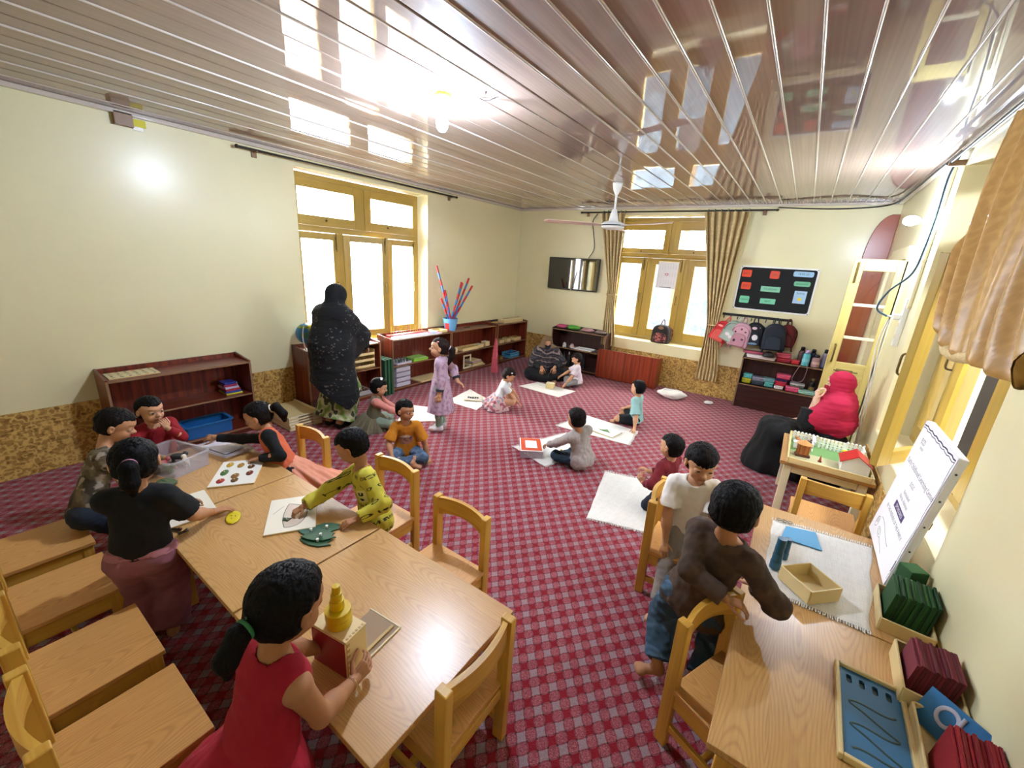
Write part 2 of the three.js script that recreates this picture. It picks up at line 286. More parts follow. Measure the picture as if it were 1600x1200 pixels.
// ---------------------------------------------------------------- lamps and ceiling fan
function bulb(parent, at, n, intensity) {
  const profile = [[0.001, -0.062], [0.02, -0.058], [0.034, -0.04], [0.04, -0.015], [0.038, 0.008], [0.028, 0.03], [0.018, 0.045], [0.001, 0.047]];
  obj('bulb', [lathe(profile, 24).applyQuaternion(new THREE.Quaternion().setFromUnitVectors(V(0, -1, 0), V(...n))).translate(...at)], std({ color: 0xffffff, emissive: 0xeaf4ff, emissiveIntensity: 8, roughness: 0.4 }), parent);
  const l = new THREE.PointLight(0xd2e5ff, intensity, 0, 2); l.position.set(...at); l.castShadow = true; l.shadow.radius = 2; parent.add(l);
}
{
  const t = thing('ceiling_lamp', 'bare lit white bulb in a yellow holder on the brown boarded ceiling', 'lamp', [-2.12, H, -2.15]);
  obj('holder', [lathe([[0.001, 0], [0.052, 0], [0.055, -0.012], [0.045, -0.022], [0.024, -0.03], [0.022, -0.055], [0.001, -0.056]])], col(0xd89a1c, 0.35), t);
  obj('cap', [cyl(0.014, 0.014, 0.045, 0, -0.095, 0)], M.white, t);
  bulb(t, [0, -0.15, 0], [0, -1, 0], BULB_CEILING);
  const w = thing('wall_lamp', 'bare lit white bulb sticking out of the wall above the glazed door', 'lamp', [XR, 2.42, -4.85]);
  obj('switch_box', [bx(0.03, 0.14, 0.09, -0.016, 0, 0)], M.cream, w);
  obj('holder', [rod([-0.03, 0, 0], [-0.085, 0.0, 0], 0.022, 16)], M.white, w);
  bulb(w, [-0.145, 0, 0], [-1, 0, 0], BULB_WALL);
  const k = thing('ceiling_hook', 'small white hook and wires on the ceiling beside the yellow bulb holder', 'hook', [-1.95, H, -2.28]);
  obj('hook', [tube([[0, 0, 0], [0, -0.05, 0], [0.012, -0.085, 0], [0, -0.1, 0], [-0.02, -0.09, 0], [-0.025, -0.07, 0]], 0.006, 24, 6)], M.white, k);
  obj('wire', [tube([[0, -0.004, 0], [0.05, -0.015, 0.02], [0.11, -0.004, 0.05]], 0.003, 12, 5), tube([[0, -0.004, 0], [0.06, -0.02, -0.03], [0.12, -0.008, -0.04]], 0.003, 12, 5)], M.black, k);
}
{
  const f = thing('ceiling_fan', 'white ceiling fan with three pale blades hanging from the boarded ceiling', 'fan', [-2.11, 0, -5.1]);
  obj('canopy', [lathe([[0.001, H], [0.06, H], [0.058, H - 0.02], [0.045, H - 0.08], [0.02, H - 0.13], [0.001, H - 0.13]])], M.white, f);
  obj('rod', [cyl(0.013, 0.013, 0.4, 0, 2.48, 0, 12)], M.white, f);
  obj('motor', [lathe([[0.001, 2.58], [0.028, 2.58], [0.05, 2.5], [0.06, 2.445], [0.115, 2.43], [0.14, 2.41], [0.142, 2.395], [0.001, 2.395]]), lathe([[0.001, 2.39], [0.142, 2.39], [0.135, 2.37], [0.1, 2.35], [0.001, 2.342]])], M.white, f);
  obj('motor_band', [cyl(0.144, 0.144, 0.012, 0, 2.387, 0, 28)], M.black, f);
  for (const a of [138, 22, 258]) {
    const b = obj('blade', [(() => { const s = new THREE.Shape(); s.moveTo(0.13, -0.02).lineTo(0.24, -0.055).lineTo(0.8, -0.07).quadraticCurveTo(0.86, -0.05, 0.86, 0).quadraticCurveTo(0.85, 0.05, 0.8, 0.06).lineTo(0.24, 0.045).lineTo(0.13, 0.02); return new THREE.ExtrudeGeometry(s, { depth: 0.004, bevelEnabled: false }).rotateX(-Math.PI / 2 + 0.2); })()], col(0xe3c9c2, 0.35), f);
    b.position.y = 2.392; b.rotation.y = -a * D2R;
    obj('bracket', [bx(0.12, 0.006, 0.035, 0.17, 0.006, 0)], M.white, b);
  }
}
// ---------------------------------------------------------------- tables and chairs
function makeTable(label, W, D, h, legMat, topMat) {
  const t = thing('school_table', label, 'table', [0, 0, 0], 0);
  obj('tabletop', [bx(W, 0.026, D, 0, h - 0.013, 0, 0.003, 'x')], topMat, t);
  obj('tabletop_edge', [bx(W - 0.004, 0.004, D - 0.004, 0, h - 0.028, 0, 0.001)], M.edge, t);
  for (const [i, j] of [[1, 1], [1, -1], [-1, 1], [-1, -1]]) obj('leg', [bx(0.055, h - 0.03, 0.055, i * (W / 2 - 0.06), (h - 0.03) / 2, j * (D / 2 - 0.06))], legMat, t);
  for (const j of [1, -1]) obj('apron', [bx(W - 0.18, 0.07, 0.02, 0, h - 0.066, j * (D / 2 - 0.06))], legMat, t);
  for (const i of [1, -1]) obj('apron', [bx(0.02, 0.07, D - 0.18, i * (W / 2 - 0.06), h - 0.066, 0)], legMat, t);
  return t;
}
{
  const G = 'low laminate tables pushed together in two rows';
  const a = makeTable('low oak laminate table holding the clear bin and the fruit puzzle', 0.862, 0.705, 0.5, M.pine, M.oak); a.userData.group = G; a.position.set(-2.887, 0, -0.822);
  dup(a, [-2.017, 0, -0.822], 0, 'low oak laminate table in the middle of the long row under the green puzzle leaves', G);
  dup(a, [-1.145, 0, -0.822], 0, 'low oak laminate table at the near end of the row under the yellow tower', G);
  dup(a, [0.4, 0, -2.44], Math.PI / 2, 'low oak laminate table along the right wall carrying the fringed white mat', G);
  dup(a, [0.4, 0, -1.572], Math.PI / 2, 'low oak laminate table nearest the camera on the right carrying the blue tracing tray', G);
  const f = makeTable('low table with pale legs under the toy farm tray', 0.6, 0.74, 0.5, M.cream, M.oak); f.position.set(0.42, 0, -4.11);
}
function makeChair(label) {
  const t = thing('child_chair', label, 'chair', [0, 0, 0], 0, 'small wooden classroom chairs');
  obj('seat', [bx(0.38, 0.022, 0.345, 0, 0.3, 0.005, 0.004, 'z')], M.oakSeat, t);
  for (const s of [-1, 1]) {
    obj('back_post', [bar([s * 0.172, 0, -0.165], [s * 0.172, 0.625, -0.172], 0.036, 0.05, 0.005)], M.pine, t);
    obj('front_leg', [bar([s * 0.165, 0, 0.145], [s * 0.165, 0.288, 0.145], 0.036, 0.045, 0.005)], M.pine, t);
    obj('side_rail', [bx(0.022, 0.075, 0.27, s * 0.168, 0.25, -0.01)], M.pine, t);
    obj('stretcher', [bx(0.02, 0.035, 0.27, s * 0.168, 0.1, -0.01)], M.pine, t);
  }
  obj('seat_rail', [bx(0.3, 0.05, 0.02, 0, 0.263, -0.165)], M.pine, t);
  obj('seat_rail', [bx(0.29, 0.05, 0.02, 0, 0.263, 0.145)], M.pine, t);
  obj('cross_stretcher', [bx(0.32, 0.035, 0.02, 0, 0.1, 0.0)], M.pine, t);
  const s = new THREE.Shape(); // the curved top rail, seen from above, then its arched lower edge
  const g = new THREE.BoxGeometry(0.31, 0.105, 0.022, 14, 3, 1), p = g.attributes.position;
  for (let i = 0; i < p.count; i++) { const u = p.getX(i) / 0.155, y = p.getY(i); p.setZ(i, p.getZ(i) - 0.028 * (1 - u * u)); if (y < 0) p.setY(i, y + 0.022 * (1 - u * u)); else p.setY(i, y + 0.006 * (1 - u * u)); }
  g.computeVertexNormals();
  obj('top_rail', [boxUV(g, 'x').translate(0, 0.565, -0.17)], M.pine, t);
  return t;
}
{
  const c = makeChair('small wooden chair at the near end of the long table, back to the aisle');
  c.position.set(-0.82, 0, -0.862); c.rotation.y = -Math.PI / 2;
  const P = Math.PI;
  dup(c, [-1.27, 0, -1.29], 0, 'small wooden chair with a picture sticker on its seat');
  dup(c, [-1.91, 0, -1.385], 0, 'small wooden chair behind the boy in the yellow printed sweater');
  dup(c, [-2.74, 0, -1.3], 0, 'small wooden chair beside the girl in the orange dress');
  dup(c, [-1.53, 0, -0.115], P, 'small wooden chair of the left row beside the girl in the red dress');
  dup(c, [-2.0, 0, -0.115], P, 'empty small wooden chair, second of the left row from the red dress');
  dup(c, [-2.54, 0, -0.115], P, 'small wooden chair of the left row behind the girl in the black shirt');
  dup(c, [-3.05, 0, -0.115], P, 'small wooden chair that the boy in the camouflage top sits on');
  dup(c, [0.122, 0, -1.526], 66 * D2R, 'small wooden chair whose curved back the boy in the brown sweater holds');
  dup(c, [-0.3, 0, -2.39], 94 * D2R, 'small wooden chair that the boy in the white shirt sits on');
  dup(c, [0.43, 0, -3.37], P, 'small wooden chair between the white mat table and the toy farm');
  const s = obj('seat_sticker', [bx(0.075, 0.0012, 0.042, 0, 0, 0, 0)], std({ map: canvasTex(128, 72, (g) => { g.fillStyle = '#f2f0ea'; g.fillRect(0, 0, 128, 72); g.fillStyle = '#2c7a3a'; g.beginPath(); g.arc(36, 36, 24, 0, 7); g.fill(); g.fillStyle = '#111'; g.fillRect(66, 14, 18, 46); g.fillRect(92, 10, 22, 30); g.beginPath(); g.arc(36, 32, 9, 0, 7); g.fill(); }), roughness: 0.4 }));
  s.geometry.attributes.uv = new THREE.BoxGeometry(1, 1, 1).toNonIndexed().attributes.uv; s.position.set(-1.27, 0.3122, -1.235); s.rotation.y = 0.1;
  tag(s, 'small black and green picture sticker on a chair seat', 'sticker');
}
// ---------------------------------------------------------------- shelves
function shelfUnit(label, L, levels, mat, { D = 0.32, h = 0.8, solid = 0, lip = 0.045 } = {}) {
  const t = thing('shelf_unit', label, 'shelf');
  for (const x of [0, L - 0.02]) {
    const s = new THREE.Shape(); s.moveTo(0, 0).lineTo(D, 0).lineTo(D, h - 0.035).lineTo(0, h).lineTo(0, 0);
    const g = new THREE.ExtrudeGeometry(s, { depth: 0.016, bevelEnabled: true, bevelSize: 0.002, bevelThickness: 0.002, bevelSegments: 1 }).rotateY(-Math.PI / 2).translate(x + 0.018, 0, 0);
    obj('side_panel', [boxUV(g, 'y')], mat, t);
    obj('edge_strip', [bx(0.018, h - 0.05, 0.003, x + 0.01, (h - 0.04) / 2, D + 0.003, 0.001)], M.edge, t);
  }
  obj('back_panel', [bb(0.02, L - 0.02, 0.02, h, 0, 0.012, 0.002, 'y')], mat, t);
  const top = h - lip;
  obj('top_board', [bb(0.02, L - 0.02, top - 0.018, top, 0.012, D)], mat, t);
  obj('edge_strip', [bb(0.02, L - 0.02, top - 0.017, top - 0.001, D, D + 0.003, 0.001)], M.edge, t);
  for (const y of levels) { obj('shelf', [bb(0.02, L - 0.02, y - 0.018, y, 0.012, D - 0.01)], mat, t); obj('edge_strip', [bb(0.02, L - 0.02, y - 0.017, y - 0.001, D - 0.01, D - 0.007, 0.001)], M.edge, t); }
  obj('plinth', [bb(0.02, L - 0.02, 0, solid || 0.045, D - 0.03, D - 0.015)], mat, t);
  return t;
}
const SX = XL + 0.012, Q = Math.PI / 2;
const put = (o, x, y, z, r = 0) => { o.position.set(x, y, z); o.rotation.y = r; return o; };
put(shelfUnit('low red brown shelf unit against the left wall behind the puzzle table', 1.1, [0.42, 0.06], M.mahogany), SX, 0, -0.74, Q);
put(shelfUnit('red brown shelf unit with a globe on top beside the woman in black', 1.02, [0.42, 0.06], M.mahogany), SX, 0, -2.43, Q);
put(shelfUnit('red brown shelf unit under the window with bead boards on top', 1.18, [0.38, 0.05], M.mahogany), SX, 0, -3.64, Q);
put(shelfUnit('red brown shelf unit with an empty top and a white wooden frame inside', 1.19, [0.38, 0.05], M.mahogany), SX, 0, -4.83, Q);
put(shelfUnit('red brown shelf unit in the far left corner with a blue basket inside', 1.0, [0.38, 0.05], M.mahogany), SX, 0, -6.06, Q);
put(shelfUnit('dark shelf unit under the television with pink and green things on top', 1.08, [0.42, 0.06], M.darkwood), -3.74, 0, ZB + 0.012, 0);
put(shelfUnit('dark shelf unit of lunch boxes and bottles below the hanging backpacks', 1.02, [0.365], M.darkwood, { D: 0.24, h: 0.79, solid: 0.34, lip: 0.03 }), -0.555, 0, ZB + 0.012, 0);
put(shelfUnit('shiny red brown cabinet standing with its plain back to the room under the window', 1.04, [0.3], M.redwood, { D: 0.3, h: 0.53, lip: 0.06 }), -1.72, 0, -6.72, Math.PI + 0.02);

// ---------------------------------------------------------------- things on the left wall and shelves
const slate = (w, h, d, r = 0.003, g) => bx(w, h, d, 0, h / 2, 0, r, g);
function boxy(name, label, cat, w, h, d, mat, [x, y, z], turn = 0, group, lid) {
  const t = thing(name, label, cat, [x, y, z], turn, group), th = 0.008;
  obj('base', [bb(-w / 2, w / 2, 0, 0.006, -d / 2, d / 2, 0.002)], mat, t);
  for (const s of [-1, 1]) { obj('side', [bb(-w / 2, w / 2, 0, h, s * d / 2 - th / 2, s * d / 2 + th / 2, 0.002)], mat, t); obj('end', [bb(s * w / 2 - th / 2, s * w / 2 + th / 2, 0, h, -d / 2, d / 2, 0.002)], mat, t); }
  if (lid) obj('lid', [bb(-w / 2 - 0.004, w / 2 + 0.004, h, h + 0.008, -d / 2 - 0.004, d / 2 + 0.004, 0.002)], lid, t);
  return t;
}
const ST = 0.755; // tops of the shelf units
function printBoard(name, label, cat, w, d, pos, turn, draw, th = 0.009) {
  const t = thing(name, label, cat, pos, turn);
  obj('board', [slate(w, th, d)], M.birch, t);
  const p = new THREE.PlaneGeometry(w - 0.004, d - 0.004).rotateX(-Q).translate(0, th + 0.0006, 0);
  obj('printed_face', [p], std({ map: canvasTex(512, Math.round(512 * d / w), draw), roughness: 0.35 }), t);
  return t;
}
const blob = (g, c, x, y, rx, ry, a = 0) => { g.fillStyle = c; g.beginPath(); g.ellipse(x, y, rx, ry, a, 0, 7); g.fill(); };
printBoard('picture_puzzle', 'wooden picture puzzle board lying on the low shelf against the left wall', 'puzzle', 0.34, 0.22, [-4.66, ST, -0.95], Q, (g, w, h) => {
  g.fillStyle = '#ddd3a8'; g.fillRect(0, 0, w, h); for (let j = 0; j < 4; j++) for (let i = 0; i < 6; i++) { blob(g, ['#6b7a34', '#a8502a', '#3f5a2c', '#8a6a2c'][(i * 3 + j) % 4], 45 + i * 84, 42 + j * 82, 26, 15, i + j); blob(g, '#2b2a20', 45 + i * 84, 42 + j * 82, 7, 7); }
});
{ // stack of thin books
  const C = [[0xc9c02c, 'yellow'], [0x2a3f9c, 'blue'], [0xa82a30, 'red'], [0xb8b4cc, 'pale grey'], [0xa02848, 'crimson'], [0x2c3a8c, 'dark blue']];
  let y = 0.42; C.forEach(([c, n], i) => { const h = i ? 0.02 : 0.014, b = thing('picture_book', '', 'book', [-4.68 + rr(-0.01, 0.01), y, -1.68 + rr(-0.01, 0.01)], Q + rr(-0.1, 0.1), 'stack of picture books on the left shelf'); b.userData.label = n + ' picture book, ' + ['lowest', 'second lowest', 'third from the bottom', 'third from the top', 'second highest', 'topmost'][i] + ' of the stack on the left shelf'; const w = 0.15 - 0.008 * i; obj('cover', [slate(w, h, 0.2 - 0.012 * i, 0.002)], col(c, 0.3), b); obj('pages', [bb(w / 2 - 0.002, w / 2 + 0.001, 0.003, h - 0.003, -0.08, 0.08, 0)], M.paper, b); y += h + 0.0006; });
}
{ // blue tub on the lowest board
  const t = thing('plastic_tub', 'blue plastic tub on the bottom board of the left shelf', 'tub', [-4.66, 0.061, -1.42], Q), s = new THREE.Shape();
  const o = rrect(0.4, 0.24, 0.04), hole = rrect(0.37, 0.21, 0.035); o.holes.push(hole);
  obj('wall', [new THREE.ExtrudeGeometry(o, { depth: 0.12, bevelEnabled: false }).rotateX(-Q)], col(0x1d5f9e, 0.35), t);
  const rim = rrect(0.43, 0.27, 0.05); rim.holes.push(hole); obj('rim', [new THREE.ExtrudeGeometry(rim, { depth: 0.01, bevelEnabled: false }).rotateX(-Q).translate(0, 0.115, 0)], col(0x2a74b4, 0.35), t);
  obj('base', [slate(0.38, 0.006, 0.22)], col(0x1d5f9e, 0.35), t);
}
{ // curtain rods
  const rodT = (label, pos, turn, L, brackets) => { const t = thing('curtain_rod', label, 'curtain rod', pos, turn); obj('rod', [rod([0, 0, 0], [L, 0, 0], 0.011)], M.darkmetal, t); for (const x of [0, L]) obj('finial', [new THREE.SphereGeometry(0.018, 12, 8).translate(x, 0, 0)], M.darkmetal, t); for (const x of brackets) obj('bracket', [bb(x - 0.025, x + 0.025, -0.06, 0.0, -0.077, -0.06), bb(x - 0.008, x + 0.008, -0.02, 0.006, -0.07, 0.01)], M.edge, t); };
  rodT('dark metal curtain rod without a curtain above the left window', [XL + 0.078, 2.8, -2.06], Q, 3.1, [0.18, 3.0]);
  rodT('dark metal curtain rod above the far window', [-3.5, 2.79, ZB + 0.078], 0, 2.95, [0.1, 2.8]);
  const b = thing('wall_bracket', 'brown wooden rod bracket with a yellow torn paper on the left wall', 'bracket', [XL, 2.76, -1.25]);
  obj('block', [bb(0, 0.05, 0, 0.1, -0.06, 0.06)], M.edge, b); obj('torn_paper', [bb(0.002, 0.01, 0.02, 0.075, -0.15, -0.06, 0.001)], col(0xd8cc30, 0.6), b); obj('plate', [bb(0, 0.006, -0.01, 0.08, -0.13, -0.06, 0.001)], M.steel, b);
}
{ // globe
  const t = thing('globe', 'small blue globe on a white stand on the shelf beside the woman in black', 'globe', [-4.62, ST, -2.52]);
  const gt = tex(512, 256, (u, v) => { const n = fb(u, v, 5, 4, 17, 4); return n > 0.53 ? c3([60, 120, 50], [206, 190, 60], sst(0.53, 0.68, n)) : c3([30, 96, 150], [50, 140, 190], n); }, true, 1, 1);
  obj('ball', [new THREE.SphereGeometry(0.12, 32, 20).translate(0, 0.2, 0)], std({ map: gt, roughness: 0.25 }), t);
  obj('base', [lathe([[0.001, 0.02], [0.03, 0.02], [0.06, 0.008], [0.075, 0], [0.001, 0]])], M.white, t);
  obj('arm', [tube([[0.0, 0.02, 0], [0.06, 0.03, 0.06], [0.09, 0.15, 0.1], [0.06, 0.27, 0.07], [0.0, 0.325, 0.0]], 0.007, 24, 6)], M.white, t);
}
{ // paper trays beside the shelf, on the floor
  for (let i = 0; i < 5; i++) { const t = thing('paper_tray', 'cream cardboard tray, ' + ['lowest', 'second lowest', 'middle', 'second highest', 'topmost'][i] + ' of the stack on the floor below the globe shelf', 'tray', [-4.48 + rr(-0.008, 0.008), 0.001 + i * 0.031, -2.2 + rr(-0.006, 0.006)], 0, 'stacked cream trays on the floor'); obj('sheet', [slate(0.56, 0.008, 0.36)], M.birch, t); obj('rim', [bb(-0.28, 0.28, 0.008, 0.03, 0.168, 0.18), bb(-0.28, 0.28, 0.008, 0.03, -0.18, -0.168), bb(0.268, 0.28, 0.008, 0.03, -0.168, 0.168)], M.cream, t); obj('grip', [bb(0.279, 0.284, 0.01, 0.02, -0.08, 0.08)], M.edge, t); }
}
{ // tray organizer in the globe shelf
  const t = thing('tray_organizer', 'open birch organizer with three trays in the globe shelf', 'organizer', [-4.66, 0.42, -3.22], Q);
  obj('case', [bb(-0.16, 0.16, 0, 0.01, -0.13, 0.12), bb(-0.16, -0.15, 0, 0.25, -0.13, 0.12), bb(0.15, 0.16, 0, 0.25, -0.13, 0.12), bb(-0.16, 0.16, 0, 0.25, -0.14, -0.13)], M.birchDark, t);
  for (let i = 0; i < 3; i++) { const y = 0.02 + i * 0.08; const d = obj('tray', [bb(-0.148, 0.148, y, y + 0.006, -0.125, 0.13), bb(-0.148, 0.148, y, y + 0.035, 0.125, 0.133)], M.birch, t); for (let k = 0; k < 5; k++) obj('counter', [new THREE.SphereGeometry(0.012, 8, 6).translate(-0.1 + k * 0.05, y + 0.018, 0.06 + 0.02 * Math.sin(k * 3))], col(0x8a4a2a, 0.5), d); }
  const b = boxy('craft_basket', 'long grey tray of dark craft pieces on the bottom board of the globe shelf', 'tray', 0.42, 0.06, 0.24, col(0x9a9a98, 0.5), [-4.66, 0.061, -3.1], Q);
  for (let i = 0; i < 26; i++) obj('craft_piece', [new THREE.DodecahedronGeometry(0.02, 0).rotateX(i).translate(-0.18 + 0.36 * hash(i, 1, 3), 0.035 + 0.03 * hash(i, 2, 3), -0.09 + 0.18 * hash(i, 3, 3))], col([0x4a3024, 0x6b3a2a, 0x2c2622, 0x7a5a3a][i % 4], 0.7), b);
}
for (let i = 0; i < 3; i++) { const t = thing('green_board', ['dark green felt board nearest the globe shelf', 'dark green felt board between two others of the same kind', 'dark green felt board nearest the bead shelf'][i] + ', standing between the shelf units', 'board', [-4.66, 0.001, -3.485 - i * 0.055], 0.0, 'green boards standing between the shelf units'); obj('panel', [slate(0.4, 0.5, 0.03)], col(0x123c22, 0.85), t); obj('frame', [bb(-0.2, 0.2, 0.5, 0.512, -0.017, 0.017), bb(0.2, 0.21, 0, 0.512, -0.017, 0.017)], col(0x1c5030, 0.5), t); }
{ // bead boards on the window shelf
  const t = thing('bead_board', 'long white board of blue and pink tiles on the window shelf', 'board', [-4.56, ST, -4.16], Q);
  obj('tray', [slate(0.86, 0.02, 0.16)], M.white, t);
  for (let i = 0; i < 9; i++) for (let j = 0; j < 2; j++) obj('tile', [bx(0.085, 0.006, 0.06, -0.37 + i * 0.0925, 0.023, -0.033 + j * 0.066, 0.002)], col((i + j) % 2 ? 0xd86c8a : 0x4a86c8, 0.4), t);
  const b = thing('bead_stair', 'row of thin yellow and pink bead rods standing in the window shelf tray', 'toy', [-4.72, ST, -4.1], Q);
  obj('holder', [slate(0.7, 0.03, 0.09)], col(0x9a3028, 0.4), b);
  for (let i = 0; i < 14; i++) { const x = -0.3 + i * 0.045; obj('bead_rod', [rod([x, 0.02, 0], [x + rr(0.0, 0.05), 0.1 + rr(0, 0.06), rr(-0.01, 0.01)], 0.0035, 6)], col(i % 5 === 2 ? 0xd84a7a : 0xd8a820, 0.4), b); }
  boxy('wooden_tray', 'shallow pale wooden tray at the far end of the window shelf', 'tray', 0.22, 0.035, 0.2, M.birch, [-4.66, ST, -4.68], Q);
}
{ // bucket of number rods
  const t = thing('bucket', 'light blue bucket with red patches holding the red and blue rods', 'bucket', [-4.64, ST, -4.94]);
  const bt = tex(256, 128, (u, v) => { const n = fb(u, v, 6, 3, 33, 2); return v < 0.4 && n > 0.5 ? [196, 44, 44] : n > 0.62 ? [40, 60, 120] : [104, 168, 214]; }, true, 1, 1);
  obj('shell', [lathe([[0.001, 0.004], [0.085, 0.004], [0.085, 0], [0.09, 0], [0.118, 0.19], [0.124, 0.195], [0.118, 0.198], [0.112, 0.19], [0.084, 0.012], [0.001, 0.012]], 32)], std({ map: bt, roughness: 0.35 }), t);
  const tops = [[-0.01, 0.98, 0.37], [0.02, 0.62, 0.2], [0.05, 0.5, 0.3], [0.0, 0.8, -0.45], [0.03, 0.74, -0.25], [0.06, 0.68, -0.5], [-0.03, 0.72, -0.36]];
  const names = ['tallest, leaning left towards the window', 'short, in the left bunch', 'shortest, at the left edge', 'tall, leaning right', 'upright one of the right bunch', 'lowest leaning one of the right bunch', 'behind the others of the right bunch'];
  tops.forEach(([dx, dy, dz], i) => {
    const L = Math.hypot(dx, dy, dz), a = V(-dx * 0.05, 0.02, -dz * 0.06), d = V(dx, dy, dz).normalize(), r = thing('number_rod', 'red and blue counting rod in the blue bucket, ' + names[i], 'rod', [-4.64 + a.x * 1.2, ST + 0.03, -4.94 - 0.02 * Math.sign(dz) + 0.012 * (i - 3)], 0, 'red and blue counting rods in the bucket');
    const n = Math.max(4, Math.round(L / 0.1)); r.quaternion.setFromUnitVectors(V(0, 1, 0), d);
    for (let k = 0; k < n; k++) obj('segment', [bx(0.024, L / n, 0.024, 0, (k + 0.5) * L / n, 0, 0.002)], col((n - k) % 2 ? 0xb8202a : 0x3f74b4, 0.35), r);
  });
}
{ // things inside the window shelf, the frame shelf and the corner shelf
  for (let i = 0; i < 4; i++) { const b = thing('plastic_box', 'clear plastic box, ' + ['lowest', 'second lowest', 'second highest', 'topmost'][i] + ' of the stack in the window shelf', 'box', [-4.63, 0.051 + i * 0.075, -3.86], Q, 'clear boxes stacked in the window shelf'); obj('body', [bb(-0.13, 0.13, 0, 0.06, -0.1, 0.1, 0.008)], M.frosted, b); obj('lid', [bb(-0.14, 0.14, 0.06, 0.072, -0.11, 0.11, 0.004)], M.clear, b); }
  const cr = boxy('green_tray', 'lime green tray on the middle board of the window shelf', 'tray', 0.28, 0.04, 0.2, col(0x7cb83a, 0.4), [-4.63, 0.381, -4.2], Q);
  for (let i = 0; i < 8; i++) obj('lime_card', [bx(0.24, 0.004, 0.16, 0, 0.012 + i * 0.005, 0, 0.001)], col(i % 2 ? 0x9ad05a : 0xe8e4d0, 0.5), cr);
  const jt = boxy('bead_tray', 'tray of small dark bead bottles beside the lime green tray', 'tray', 0.26, 0.03, 0.2, M.frosted, [-4.63, 0.381, -3.88], Q);
  for (let i = 0; i < 10; i++) obj('bottle', [cyl(0.012, 0.009, 0.06, -0.1 + (i % 5) * 0.05, 0.006, -0.04 + Math.floor(i / 5) * 0.08, 10)], col(i % 3 ? 0x777f78 : 0x3a4a3a, 0.3), jt);
  const fb1 = thing('flat_board', 'flat pale board lying on the bottom of the window shelf', 'board', [-4.6, 0.051, -4.38], Q); obj('board', [slate(0.46, 0.02, 0.26)], M.birch, fb1);
  const fr = thing('dressing_frame', 'empty white wooden frame leaning inside the middle shelf', 'frame', [-4.6, 0.051, -5.33], Q); fr.rotation.set(0, Q, 0);
  obj('frame', [bb(-0.1, -0.075, 0, 0.24, 0, 0.018), bb(0.075, 0.1, 0, 0.24, 0, 0.018), bb(-0.075, 0.075, 0.215, 0.24, 0, 0.018), bb(-0.075, 0.075, 0, 0.025, 0, 0.018)], M.cream, fr);
  for (let i = 0; i < 4; i++) { const b = thing('activity_book', ['lowest', 'second lowest', 'second highest', 'topmost'][i] + ' flat cream box of the pile beside the white frame', 'box', [-4.65 + 0.01 * i, 0.051 + i * 0.031, -5.6 + 0.03 * i], Q + rr(-0.1, 0.1), 'flat boxes beside the white frame'); obj('body', [slate(0.34 - 0.03 * i, 0.022, 0.2)], [M.birch, M.cream, M.birchDark, col(0x9a8aa8, 0.5)][i], b); obj('lid', [bx(0.345 - 0.03 * i, 0.008, 0.205, 0, 0.026, 0)], M.birch, b); }
  const tr = boxy('sorting_tray', 'wooden tray of round knobs on the upper board of the middle shelf', 'tray', 0.4, 0.05, 0.18, M.birch, [-4.63, 0.381, -5.36], Q);
  for (let i = 0; i < 8; i++) obj('knob', [new THREE.SphereGeometry(0.02, 12, 8).translate(-0.16 + i * 0.046, 0.06, 0.0)], M.birchDark, tr);
  const w = [['small birch box left of the knob tray', 0.1, 0.06, 0.1, -5.0], ['small birch box right of the knob tray', 0.14, 0.05, 0.12, -5.66], ['stacked birch block at the right end of the middle shelf', 0.12, 0.075, 0.1, -5.86]];
  for (const [l, a, b, c, z] of w) { const o = boxy('small_box', l, 'box', a, b, c, M.birch, [-4.62, 0.381, z], Q, null, M.cream); }
  for (const [l, a, b, c, z] of [['small birch box with a dark slot in the corner shelf', 0.14, 0.06, 0.12, -6.3], ['flat birch box at the right of the corner shelf', 0.22, 0.06, 0.14, -6.82], ['narrow birch box in the middle of the corner shelf', 0.12, 0.07, 0.12, -6.52]]) boxy('small_box', l, 'box', a, b, c, M.birch, [-4.62, 0.381, z], Q, null, M.birchDark);
  boxy('small_box', 'small brown box on the bottom board of the corner shelf', 'box', 0.1, 0.06, 0.12, M.birchDark, [-4.62, 0.051, -6.3], Q, null, M.birchDark);
  const bt = thing('plastic_basket', 'light blue plastic basket on the bottom board of the corner shelf', 'basket', [-4.62, 0.051, -6.7], Q);
  obj('wall', [bb(-0.15, 0.15, 0, 0.012, -0.1, 0.1), ...[-1, 1].flatMap((s) => [bb(-0.15, 0.15, 0.085, 0.1, s * 0.1 - 0.005, s * 0.1 + 0.005), bb(-0.15, 0.15, 0.035, 0.055, s * 0.1 - 0.004, s * 0.1 + 0.004), bb(s * 0.15 - 0.005, s * 0.15 + 0.005, 0.085, 0.1, -0.1, 0.1), bb(s * 0.15 - 0.004, s * 0.15 + 0.004, 0.035, 0.055, -0.1, 0.1)]), ...[...Array(13)].flatMap((_, i) => [-1, 1].map((s) => bb(-0.148 + i * 0.0246 - 0.003, -0.148 + i * 0.0246 + 0.003, 0, 0.09, s * 0.1 - 0.004, s * 0.1 + 0.004, 0)))], col(0x58a8c8, 0.35), bt);
  obj('contents', [bb(-0.1, 0.1, 0.012, 0.08, -0.07, 0.07, 0.02), new THREE.SphereGeometry(0.04, 12, 8).translate(0.02, 0.1, 0)], col(0x2c6a94, 0.6), bt);
  const tt = boxy('cylinder_tray', 'cream block of knobbed cylinders on top of the corner shelf', 'toy', 0.62, 0.06, 0.16, M.birch, [-4.64, ST, -6.66], Q, null, M.cream);
  for (let i = 0; i < 12; i++) obj('knob', [new THREE.SphereGeometry(0.012, 10, 6).translate(-0.27 + i * 0.049, 0.078, 0)], M.birchDark, tt);
